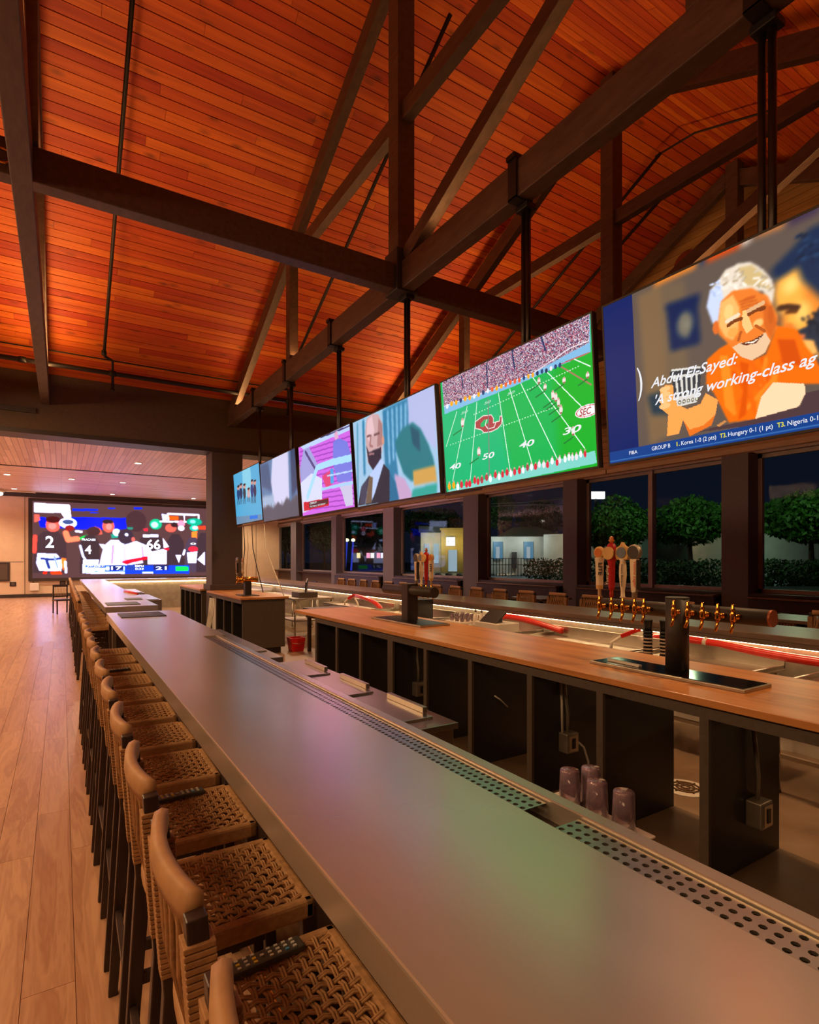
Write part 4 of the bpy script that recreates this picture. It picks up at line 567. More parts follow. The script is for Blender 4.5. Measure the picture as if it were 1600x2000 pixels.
WALL_SCREEN = [('F',(78,54,46)),('P',(4,28,205),[(0.025,0.198),(0.211,0.196),(0.474,0.183),(0.471,0.341),(0.28,0.353),(0.038,0.339)]),('P',(10,40,205),[(0.194,0.083),(0.322,0.075),(0.322,0.1),(0.194,0.113)]),('P',(10,40,205),[(0.375,0.047),(0.412,0.049),(0.412,0.062),(0.375,0.066)]),('P',(10,40,205),[(0.511,0.028),(0.556,0.03),(0.556,0.051),(0.511,0.056)]),('P',(10,40,205),[(0.28,0.12),(0.327,0.121),(0.327,0.128),(0.28,0.132)]),('P',(255,255,255),[(0.01,0.028),(0.179,0.035),(0.188,0.237),(0.157,0.239),(0.137,0.15),(0.01,0.15)]),('P',(78,54,46),[(0.01,0.15),(0.137,0.144),(0.16,0.239),(0.01,0.2)]),('P',(206,84,62),[(0.01,0.177),(0.033,0.175),(0.038,0.249),(0.01,0.281)]),('P',(64,46,42),[(0.003,0.929),(0.011,0.5),(0.052,0.391),(0.118,0.387),(0.16,0.494),(0.168,0.934)]),('E',(206,84,62),0.098,0.305,0.035,0.093),('E',(70,24,20),0.098,0.237,0.035,0.042),('E',(206,112,92),0.095,0.32,0.02,0.042),('E',(216,220,232),0.171,0.276,0.044,0.071),('E',(60,70,90),0.171,0.261,0.028,0.031),('E',(120,30,24),0.179,0.341,0.023,0.037),('L',(240,110,70),0.03,[(0.16,0.407),(0.171,0.498),(0.216,0.481)]),('L',(216,220,232),0.012,[(0.211,0.381),(0.238,0.387)]),('P',(214,220,240),[(0.025,0.676),(0.115,0.682),(0.132,0.735),(0.148,0.758),(0.137,0.91),(0.087,0.909),(0.033,0.9),(0.019,0.802)]),('L',(40,50,90),0.012,[(0.043,0.743),(0.093,0.758),(0.132,0.743)]),('L',(40,50,90),0.014,[(0.068,0.773),(0.079,0.863)]),('L',(120,130,170),0.01,[(0.104,0.712),(0.12,0.864)]),('P',(210,40,20),[(0.052,0.915),(0.071,0.908),(0.068,0.947),(0.049,0.947)]),('P',(230,60,20),[(0.084,0.916),(0.132,0.902),(0.143,0.95),(0.09,0.948)]),('P',(240,110,40),[(0.137,0.735),(0.162,0.743),(0.148,0.91),(0.14,0.834)]),('L',(236,70,50),0.02,[(0.014,0.46),(0.01,0.654)]),('L',(225,228,236),0.012,[(0.158,0.788),(0.161,0.926)]),('P',(206,84,62),[(0.28,0.353),(0.304,0.305),(0.333,0.334),(0.345,0.412),(0.304,0.43)]),('E',(66,40,36),0.298,0.376,0.035,0.062),('E',(206,84,62),0.375,0.3,0.032,0.088),('E',(50,30,30),0.372,0.24,0.03,0.032),('E',(206,112,92),0.378,0.307,0.016,0.045),('P',(40,150,60),[(0.225,0.465),(0.263,0.424),(0.271,0.455),(0.234,0.495)]),('P',(60,44,40),[(0.228,0.943),(0.233,0.535),(0.259,0.432),(0.301,0.43),(0.328,0.532),(0.333,0.946)]),('L',(200,210,230),0.012,[(0.231,0.573),(0.245,0.711),(0.257,0.758)]),('P',(226,230,240),[(0.245,0.758),(0.327,0.758),(0.316,0.915),(0.242,0.944)]),('P',(236,238,244),[(0.327,0.546),(0.357,0.553),(0.345,0.616)]),('P',(40,120,90),[(0.388,0.41),(0.433,0.415),(0.433,0.463),(0.391,0.465)]),('E',(200,220,226),0.418,0.384,0.02,0.051),('P',(206,84,62),[(0.467,0.229),(0.486,0.195),(0.505,0.29),(0.48,0.308)]),('E',(66,44,40),0.524,0.224,0.057,0.146),('P',(40,110,84),[(0.474,0.309),(0.508,0.306),(0.505,0.339),(0.477,0.341)]),('P',(62,46,42),[(0.537,0.839),(0.544,0.476),(0.579,0.383),(0.636,0.38),(0.672,0.47),(0.68,0.841)]),('P',(238,240,246),[(0.562,0.408),(0.647,0.399),(0.647,0.437),(0.562,0.446)]),('P',(206,206,226),[(0.327,0.836),(0.351,0.569),(0.388,0.489),(0.443,0.487),(0.461,0.55),(0.524,0.499),(0.588,0.562),(0.62,0.676),(0.607,0.725),(0.556,0.709),(0.562,0.807),(0.474,0.838),(0.388,0.837)]),('P',(160,150,190),[(0.455,0.55),(0.467,0.55),(0.474,0.774),(0.449,0.822)]),('P',(240,240,250),[(0.524,0.532),(0.549,0.563),(0.549,0.709),(0.524,0.677)]),('L',(150,120,170),0.012,[(0.4,0.568),(0.394,0.806)]),('L',(150,120,170),0.01,[(0.556,0.579),(0.562,0.709)]),('E',(58,44,46),0.467,0.437,0.042,0.106),('E',(200,210,220),0.472,0.413,0.01,0.023),('E',(200,90,70),0.508,0.476,0.01,0.032),('P',(196,24,36),[(0.443,0.79),(0.48,0.758),(0.575,0.717),(0.611,0.709),(0.594,0.75),(0.505,0.798),(0.474,0.826)]),('P',(236,238,246),[(0.588,0.66),(0.673,0.609),(0.733,0.658),(0.713,0.825),(0.588,0.824)]),('E',(30,140,90),0.633,0.256,0.035,0.076),('E',(150,226,180),0.627,0.265,0.02,0.043),('P',(200,40,50),[(0.562,0.327),(0.588,0.314),(0.588,0.358),(0.569,0.359)]),('L',(236,238,244),0.01,[(0.703,0.102),(0.885,0.101),(0.885,0.198)]),('L',(236,238,244),0.01,[(0.66,0.216),(0.808,0.209)]),('L',(236,238,244),0.008,[(0.703,0.102),(0.706,0.213)]),('L',(236,238,244),0.006,[(0.798,0.101),(0.801,0.205)]),('P',(180,190,230),[(0.666,0.105),(0.698,0.11),(0.698,0.202),(0.673,0.204)]),('P',(238,80,20),[(0.708,0.129),(0.764,0.131),(0.764,0.188),(0.71,0.184)]),('E',(206,84,62),0.72,0.305,0.032,0.06),('E',(56,36,32),0.74,0.257,0.02,0.036),('E',(236,120,120),0.781,0.237,0.022,0.05),('E',(220,200,200),0.781,0.304,0.02,0.037),('E',(16,130,90),0.86,0.205,0.047,0.055),('E',(120,200,180),0.85,0.201,0.017,0.027),('E',(40,150,110),0.86,0.295,0.029,0.045),('E',(226,236,240),0.864,0.29,0.017,0.024),('P',(240,110,40),[(0.843,0.351),(0.878,0.34),(0.875,0.451),(0.843,0.436)]),('P',(60,44,42),[(0.693,0.941),(0.698,0.502),(0.725,0.391),(0.768,0.389),(0.796,0.499),(0.801,0.944)]),('P',(70,56,60),[(0.801,0.944),(0.806,0.539),(0.83,0.436),(0.87,0.435),(0.894,0.536),(0.899,0.947)]),('P',(60,44,42),[(0.871,0.946),(0.875,0.482),(0.896,0.365),(0.931,0.363),(0.952,0.479),(0.956,0.948)]),('P',(210,60,30),[(0.878,0.263),(0.928,0.26),(0.928,0.311),(0.885,0.314)]),('P',(240,240,246),[(0.673,0.444),(0.71,0.575),(0.68,0.593)]),('P',(200,24,40),[(0.683,0.593),(0.713,0.592),(0.706,0.629),(0.68,0.617)]),('P',(236,238,246),[(0.815,0.657),(0.878,0.639),(0.871,0.81),(0.822,0.809)]),('E',(220,40,50),0.853,0.605,0.029,0.041),('L',(232,234,240),0.012,[(0.801,0.623),(0.794,0.683)]),('P',(240,240,246),[(0.878,0.758),(0.924,0.638),(0.924,0.844)]),('P',(230,232,240),[(0.747,0.691),(0.781,0.691),(0.767,0.809)]),('P',(20,60,170),[(0.257,0.835),(0.829,0.843),(0.829,0.965),(0.257,0.947)]),('P',(228,234,246),[(0.26,0.859),(0.36,0.868),(0.357,0.916),(0.26,0.913)]),('P',(40,60,110),[(0.474,0.832),(0.575,0.833),(0.575,0.911),(0.467,0.909)]),('P',(20,180,60),[(0.747,0.859),(0.823,0.86),(0.823,0.924),(0.747,0.922)]),('P',(200,206,230),[(0.363,0.853),(0.461,0.854),(0.461,0.91),(0.363,0.908)]),('P',(30,40,80),[(0.382,0.837),(0.455,0.838),(0.455,0.905),(0.382,0.904)]),('P',(30,40,80),[(0.62,0.84),(0.706,0.841),(0.706,0.911),(0.62,0.909)]),('P',(216,222,240),[(0.26,0.919),(0.461,0.925),(0.461,0.954),(0.26,0.947)]),('P',(170,180,220),[(0.556,0.927),(0.62,0.929),(0.62,0.959),(0.556,0.957)]),('B',1)]
WALL_TEXT = [('2',(0.061,0.6),(0.102,0.599)),('4',(0.254,0.68),(0.287,0.68)),('66',(0.581,0.611),(0.66,0.61)),('FRACASSI',(0.239,0.503),(0.307,0.477)),('17',(0.389,0.901),(0.446,0.902)),('21',(0.633,0.906),(0.696,0.908)),('0:33',(0.518,0.904),(0.565,0.905)),('ESPN',(0.518,0.863),(0.565,0.864)),('SAN JOSE ST',(0.266,0.854),(0.357,0.856)),('0',(0.836,0.538),(0.871,0.537))]

# ------------------------------------------------------------------ televisions
class Canvas:
    def __init__(self, wd, ht):
        self.w, self.h = wd, ht
        self.a = np.zeros((ht, wd, 3))
        self.Y, self.X = np.mgrid[0:ht, 0:wd]
        self.X = (self.X + .5) / wd; self.Y = (self.Y + .5) / ht
    def inside(self, pts):
        ins = np.zeros((self.h, self.w), bool); n = len(pts)
        for i in range(n):
            x0, y0 = pts[i]; x1, y1 = pts[(i + 1) % n]
            if y0 == y1: continue
            c = ((y0 > self.Y) != (y1 > self.Y)) & (self.X < (x1 - x0) * (self.Y - y0) / (y1 - y0) + x0)
            ins ^= c
        return ins
    def blur(self, r):
        for ax in (0, 1):
            k = 2 * r + 1
            p = np.pad(self.a, [(r + 1, r) if i == ax else (0, 0) for i in range(3)], 'edge').cumsum(ax)
            self.a = (np.take(p, range(k, p.shape[ax]), ax) - np.take(p, range(0, p.shape[ax] - k), ax)) / k
    def draw(self, ops, asp=16/9):
        sc = self.w / 240.0
        for op in ops:
            k = op[0]
            if k == 'F': self.a[:] = op[1]
            elif k == 'B': self.blur(max(1, int(op[1] * sc * .5)))
            elif k == 'P': self.a[self.inside(op[2])] = op[1]
            elif k == 'R': self.a[(self.X >= op[2]) & (self.X <= op[4]) & (self.Y >= op[3]) & (self.Y <= op[5])] = op[1]
            elif k == 'E': self.a[((self.X - op[2]) / op[4]) ** 2 + ((self.Y - op[3]) / op[5]) ** 2 <= 1] = op[1]
            elif k == 'L':
                hw = max(op[2] / 2, .6 / self.w)
                for (x0, y0), (x1, y1) in zip(op[3][:-1], op[3][1:]):
                    dx, dy = x1 - x0, (y1 - y0) / asp
                    q = np.clip(((self.X - x0) * dx + (self.Y - y0) / asp * dy) / (dx * dx + dy * dy + 1e-12), 0, 1)
                    self.a[(self.X - x0 - q * dx) ** 2 + ((self.Y - y0) / asp - q * dy) ** 2 <= hw * hw] = op[1]
            elif k == 'C':
                rs = np.random.RandomState(5)
                pal = np.array([(226,214,226),(196,60,84),(90,40,70),(150,120,170),(60,70,120),(236,230,240),(170,90,110),(40,40,70),(210,160,180)])
                hh, ww = int(self.h / 1.6), int(self.w / 1.6)
                cell = pal[rs.randint(0, len(pal), (hh, ww))]
                m = self.inside(op[1])
                self.a[m] = (cell[np.minimum((self.Y * hh).astype(int), hh - 1), np.minimum((self.X * ww).astype(int), ww - 1)] * .9)[m]
        return self.a
def screen_mat(name, s):
    m, nt, b = new_mat(name)
    at = N(nt, 'ShaderNodeVertexColor'); at.layer_name = 'picture'
    b.inputs['Base Color'].default_value = (.004, .004, .005, 1); b.inputs['Roughness'].default_value = .35; b.inputs['Specular IOR Level'].default_value = .12
    nt.links.new(at.outputs['Color'], b.inputs['Emission Color']); b.inputs['Emission Strength'].default_value = s
    m.cycles.emission_sampling = 'NONE'
    return m
def screen_mesh(name, ops, res, org, du, dv, mat, parent, gam=1.0, tint=(1, 1, 1)):
    """flat grid whose vertices carry the broadcast picture"""
    wd, ht = res
    img = Canvas(wd, ht).draw(ops, Vector(du).length / Vector(dv).length) / 255.0
    img = np.where(img <= .04045, img / 12.92, ((img + .055) / 1.055) ** 2.4)
    img = img ** gam * np.array(tint)
    s = np.linspace(0, 1, wd)[None, :, None]; t = np.linspace(0, 1, ht)[:, None, None]
    v = (np.array(org)[None, None, :] + s * np.array(du) + t * np.array(dv)).reshape(-1, 3)
    off = Vector((0,0,0)); p = parent
    while p is not None: off += p.location; p = p.parent
    v = v - np.array(off)
    i = np.arange(wd * ht).reshape(ht, wd)
    f = np.stack([i[:-1, :-1], i[1:, :-1], i[1:, 1:], i[:-1, 1:]], -1).reshape(-1, 4)
    me = bpy.data.meshes.new(name)
    me.vertices.add(len(v)); me.vertices.foreach_set('co', v.ravel())
    me.loops.add(f.size); me.loops.foreach_set('vertex_index', f.ravel())
    me.polygons.add(len(f)); me.polygons.foreach_set('loop_start', np.arange(len(f)) * 4); me.polygons.foreach_set('loop_total', np.full(len(f), 4))
    me.update(calc_edges=True)
    ca = me.color_attributes.new('picture', 'FLOAT_COLOR', 'POINT')
    ca.data.foreach_set('color', np.concatenate([img.reshape(-1, 3), np.ones((wd * ht, 1))], 1).ravel())
    me.materials.append(mat)
    o = bpy.data.objects.new(name, me); C.objects.link(o); o.parent = parent
    return o
def lettering(name, body, mat, org, ex, ey, width, parent, height=None, shear=0., bold=0., align='LEFT', extr=0.0008):
    """printed or broadcast text as flat mesh: org = left end of the baseline, ex/ey unit axes"""
    cu = bpy.data.curves.new(name, 'FONT'); cu.body = body; cu.shear = shear; cu.offset = bold; cu.size = 1.0
    cu.resolution_u = 3
    tmp = bpy.data.objects.new(name, cu); C.objects.link(tmp)
    dg = bpy.context.evaluated_depsgraph_get()
    me = bpy.data.meshes.new_from_object(tmp.evaluated_get(dg))
    bpy.data.objects.remove(tmp); bpy.data.curves.remove(cu)
    co = np.array([vv.co[:] for vv in me.vertices])
    if len(co) == 0: return None
    lo, hi = co.min(0), co.max(0)
    sx = width / max(hi[0] - lo[0], 1e-6)
    sy = sx if height is None else height / .72
    off = Vector((0,0,0)); p = parent
    while p is not None: off += p.location; p = p.parent
    ex, ey, org = np.array(ex), np.array(ey), np.array(org) - np.array(off)
    co2 = org + (co[:, :1] - lo[0]) * sx * ex + co[:, 1:2] * sy * ey
    me.vertices.foreach_set('co', co2.ravel()); me.update()
    me.materials.clear(); me.materials.append(mat)
    o = bpy.data.objects.new(name, me); C.objects.link(o); o.parent = parent
    return o
TVW, TVH, TILT = 1.87, 1.09, math.radians(4)
M_txt = emit('screen_white_text', (.9, .92, .97, 1), 1.0)
M_txty = emit('screen_yellow_text', (.9, .82, .03, 1), 1.0)
M_txtr = emit('screen_red_text', (.45, .05, .05, 1), 1.0)
M_txtg = emit('screen_pale_text', (.45, .75, .6, 1), 1.0)
UPV = Vector((-math.sin(TILT), 0, math.cos(TILT)))
NRM = Vector((-math.cos(TILT), 0, -math.sin(TILT)))
def television(yc, zb, label, ops, res, strength=1.25):
    t = thing('television', label, 'television', (3.34, yc, zb), 'televisions hung in a row over the back bar')
    B = Vector((3.30, yc, zb)); Yv = Vector((0, 1, 0))
    def slab(name, s0, s1, h0, h1, d0, d1, mat, bev=0.0):
        # s along +Y from centre, h up the tilted screen, d behind the screen face
        vs = []
        for d_ in (d0, d1):
            for s_, h_ in ((s0, h0), (s1, h0), (s1, h1), (s0, h1)):
                vs.append(B + Yv * s_ + UPV * h_ - NRM * d_)
        return MB().add(vs, [(0,3,2,1),(4,5,6,7),(0,1,5,4),(1,2,6,5),(2,3,7,6),(3,0,4,7)]).build(name, mat, t, False, bev)
    hw = TVW / 2
    slab('housing', -hw - .012, hw + .012, -.012, TVH + .012, .006, .05, M_plastic_b, .004)
    bz = MB()
    for s0, s1, h0, h1 in ((-hw-.014, hw+.014, -.014, .0), (-hw-.014, hw+.014, TVH, TVH+.014), (-hw-.014, -hw, 0, TVH), (hw, hw+.014, 0, TVH)):
        vs = []
        for d_ in (-.003, .03):
            for s_, h_ in ((s0, h0), (s1, h0), (s1, h1), (s0, h1)): vs.append(B + Yv * s_ + UPV * h_ - NRM * d_)
        bz.add(vs, [(0,3,2,1),(4,5,6,7),(0,1,5,4),(1,2,6,5),(2,3,7,6),(3,0,4,7)])
    bz.build('bezel', M_blackmetal, t)
    org = B + Yv * hw + UPV * TVH + NRM * .0015
    sc = screen_mesh('screen', ops, res, org, tuple(-Yv * TVW), tuple(-UPV * TVH), screen_mat('broadcast_' + str(round(yc, 1)), strength), t)
    slab('mount_bracket', -.3, .3, .25, .8, .05, .11, M_blackmetal)
    slab('bottom_rail', -hw - .05, hw + .05, -.062, -.034, .02, .09, M_railwood)
    def text(body, a, b_, mat, height=None, shear=0, bold=0, flip=False):
        s0, h0 = a; s1 = b_[0]
        pos = B + Yv * (hw - s0 * TVW) + UPV * (TVH * (1 - h0)) + NRM * .004
        return lettering('screen_text', body, mat, pos, tuple(-Yv), tuple(UPV), (s1 - s0) * TVW, sc, height, shear, bold)
    return t, sc, text
M_railwood = pmat('mount_rail_wood', rgb(118, 76, 44), .5, 0, .2, 12, (4, 1, 4))
tv6, s6, tx = television(1.67, 2.45, 'largest, nearest television showing two men talking over a news caption', NEWS_SCREEN, (460, 268))
T = {k_: (a_, b_) for k_, a_, b_ in NEWS_TEXT}
tx('Abdul El-Sayed:', (T['headline'][0][0], .595), T['headline'][1], M_txt, .062, .35, .014)
tx("'A strong working-class ag", (.197, .70), (.690, .70), M_txt, .062, .35, .014)
tx('FIBA', (T['fiba'][0][0], .965), T['fiba'][1], M_txt, .024, 0, .006)
tx('GROUP B', (T['group'][0][0], .965), T['group'][1], M_txt, .026, 0, .006)
tx('1.', (T['one'][0][0], .965), T['one'][1], M_txty, .026, 0, .02)
tx('Korea 1-0 (2 pts)', (T['korea'][0][0], .965), T['korea'][1], M_txt, .026, 0, .006)
tx('T3.', (T['t3a'][0][0], .965), T['t3a'][1], M_txty, .026, 0, .02)
tx('Hungary 0-1 (1 pt)', (T['hungary'][0][0], .965), T['hungary'][1], M_txt, .026, 0, .006)
tx('T3.', (T['t3b'][0][0], .965), T['t3b'][1], M_txty, .026, 0, .02)
tx('Nigeria 0-1', (T['nigeria'][0][0], .965), T['nigeria'][1], M_txt, .026, 0, .006)
tx(')', (.132, .60), (.152, .6), M_txt, .17)
tv5, s5, tx = television(3.65, 2.45, 'television showing a green football field and packed stands, second from the near end', FIELD_SCREEN, (520, 304))
for body, a, b_ in FIELD_TEXT:
    if body == 'SEC': tx(body, (.925, .645), (.985, .645), M_txtr, .05, .25, .02)
    elif body == 'O5': tx('05'[::-1], a, b_, M_txtg, .022, .3, .02)
    else: tx(body, a, b_, M_txt, .05, .2, .02)
tv4, s4, tx = television(5.63, 2.46, 'television showing a bald bearded man in a dark suit', FILM_SCREEN, (240, 140))
tv3, s3, tx = television(7.60, 2.47, 'television showing pink stadium seats and a white railing', STADIUM_SCREEN, (200, 116))
tx('COMING UP', (.176, .856), (.322, .856), M_txt, .03, .2, .02)
tx('FOOTBALL SATURDAY', (.176, .9), (.50, .9), M_txt, .025, .2, .01)
tv2, s2, tx = television(9.64, 2.49, 'television showing a misty waterfall above dark reeds', FALLS_SCREEN, (160, 94))
tv1, s1, tx = television(11.59, 2.54, 'farthest television, showing a group of people on a pale blue ground', GROUP_SCREEN, (160, 94))
# hanger poles down from the truss
M_pole = pmat('pole_steel', rgb(58, 48, 44), .35, .7, .15, 12)
for y, lab in ((1.6, 'at the nearest television'), (3.52, 'above the football television'), (5.45, 'at the joint of the two beams'), (7.3, 'above the pink stadium television'), (9.25, 'above the waterfall television'), (11.05, 'nearest the column')):
    pz = thing('television_hanger', 'thin steel hanger pole from the beam, ' + lab, 'hanger pole', (3.37, y, 3.0), 'television hanger poles')
    MB().cyl((3.365, y + .028, 2.9), (3.365, y + .028, BZ0 - .02), .022, n=10).build('tube', M_pole, pz, True)
    MB().cyl((3.365, y - .028, 2.9), (3.365, y - .028, BZ0 - .02), .022, n=10).build('tube', M_pole, pz, True)
    MB().box(3.31, y - .07, BZ0 - .06, 3.42, y + .07, BZ0 - .012).build('top_flange', M_iron, pz, False, .006)
    MB().box(3.39, y - .06, 2.72, 3.44, y + .06, 3.2).build('drop_plate', M_iron, pz)

# ------------------------------------------------------------------ giant LED wall of the far room
lw = thing('video_wall', 'giant wall-mounted screen showing a football team, at the far end of the room', 'video wall', (3.0, YF - .1, .8))
WX0, WX1, WZ0, WZ1, WY = -1.15, 7.2, .88, 4.5, 31.45
fr = MB().box(WX0 - .16, WY + .002, WZ0 - .14, WX1 + .16, YF - .005, WZ1 + .12)
fr.build('surround', M_darktrim, lw)
ws = screen_mesh('screen', WALL_SCREEN, (420, 182), (WX0, WY, WZ1), (WX1 - WX0, 0, 0), (0, 0, WZ0 - WZ1), screen_mat('led_wall_picture', 5.0), lw, 1.3, (.80, .86, 1.35))
M_wtxt = emit('led_wall_text', (.75, .8, 1, 1), 3.0)
for body, a, b_ in WALL_TEXT:
    hgt = {'2': .55, '4': .42, '66': .5, '17': .17, '21': .17}.get(body, .1)
    lettering('screen_text', body, M_wtxt, (WX0 + a[0] * (WX1 - WX0), WY - .01, WZ1 - a[1] * (WZ1 - WZ0)), (1, 0, 0), (0, 0, 1), (b_[0] - a[0]) * (WX1 - WX0), ws, hgt, 0, .02)

# ------------------------------------------------------------------ zinc bar in the foreground
BT = 1.07
def perforated(mb, x0, x1, y0, y1, z, pitch=.0285):
    """drip plate with round holes: each cell is a ring of faces around an open hole"""
    nx = max(1, int(round((x1 - x0) / pitch))); ny = max(1, int(round((y1 - y0) / pitch)))
    px, py = (x1 - x0) / nx, (y1 - y0) / ny
    for i in range(nx):
        for j in range(ny):
            cx, cy = x0 + (i + .5) * px, y0 + (j + .5) * py
            r = .0085
            out = [(cx-px/2, cy-py/2), (cx, cy-py/2), (cx+px/2, cy-py/2), (cx+px/2, cy), (cx+px/2, cy+py/2), (cx, cy+py/2), (cx-px/2, cy+py/2), (cx-px/2, cy)]
            inn = [(cx + r*math.cos(math.radians(a)), cy + r*math.sin(math.radians(a))) for a in (225, 270, 315, 0, 45, 90, 135, 180)]
            vs = [(a, b, z) for a, b in out] + [(a, b, z) for a, b in inn] + [(a, b, z - .006) for a, b in inn]
            fs = [(q, (q+1) % 8, 8 + (q+1) % 8, 8 + q) for q in range(8)] + [(8 + q, 8 + (q+1) % 8, 16 + (q+1) % 8, 16 + q) for q in range(8)]
            mb.add(vs, fs)
bar = thing('bar_counter', 'long zinc-topped bar counter in the foreground with a perforated drip rail', 'bar counter', (.9, 4, 0))
top = [(.50, -1.4), (1.105, -1.4), (1.105, 5.34), (1.30, 5.34), (1.30, 8.30), (.50, 8.30)]
MB().prism(top, BT - .09, BT).build('worktop', M_zinc, bar, False, .006)
MB().box(1.215, -1.4, BT - .09, 1.262, 5.335, BT).build('rail_rim', M_zinc, bar, False, .003)
MB().box(1.105, -1.4, BT - .075, 1.215, 5.335, BT - .06).build('rail_trough', M_blackmetal, bar)
for ya, yb in ((-1.4, 1.06), (1.18, 5.33)):
    p_ = MB(); perforated(p_, 1.112, 1.209, ya, yb, BT - .012); p_.build('drip_plate', M_steel, bar)
MB().box(.94, -1.4, .10, 1.02, 8.16, BT - .09).build('front_panel', M_espresso, bar)
MB().box(.98, -1.4, 0, 1.02, 8.1, .12).build('toe_kick', M_black, bar)
MB().box(.56, 8.10, 0, 1.26, 8.18, BT - .09).build('end_panel', M_espresso, bar)
MB().box(.555, 8.09, 0, .60, 8.19, BT - .09).build('end_stile', M_grey, bar)
MB().cyl((.66, -1.4, .22), (.66, 8.05, .22), .022, n=10).build('foot_rail', M_brass, bar, True)
bar2 = thing('bar_counter', 'second zinc bar counter beyond the gap, running towards the giant screen', 'bar counter', (.9, 15, 0))
MB().box(.54, 9.30, BT - .09, 1.26, 22.6, BT).build('worktop', M_zinc, bar2, False, .006)
MB().box(.96, 9.45, 0, 1.04, 22.6, BT - .09).build('front_panel', M_espresso, bar2)
MB().box(.60, 9.36, 0, 1.24, 9.44, BT - .09).build('end_panel', M_espresso, bar2)
bar3 = thing('bar_counter', 'short zinc bar counter closing the far end of the island', 'bar counter', (3.5, 22.9, 0))
MB().box(1.26, 22.0, BT - .09, 6.6, 22.6, BT).build('worktop', M_zinc, bar3, False, .006)
MB().box(1.26, 22.2, 0, 6.4, 22.3, BT - .09).build('front_panel', M_steel2, bar3)
MB().box(1.3, 21.98, BT - .11, 6.2, 22.0, BT - .09).build('led_strip', M_led, bar3)
# bar mats
M_mat = pmat('rubber_mat', rgb(40, 38, 44), .5, 0, .2, 60, (1, 1, 1), .2)
for x, y, sx, sy, lab in ((.86, 7.78, .50, .62, 'black bar mat with a round mark at the far end of the near zinc bar'), (.82, 9.9, .46, .62, 'black bar mat at the near end of the second zinc bar'), (1.08, 10.95, .25, .5, 'dark tray mat at the inner edge of the second zinc bar')):
    m_ = thing('bar_mat', lab, 'bar mat', (x, y, BT))
    MB().box(x - sx/2, y - sy/2, BT, x + sx/2, y + sy/2, BT + .008).build('mat', M_mat, m_, False, .002)
    MB().lathe([(.10, .008), (.14, .008), (.14, .0095), (.10, .0095)], (x, y, BT), 24).build('ring_mark', M_grey, m_)

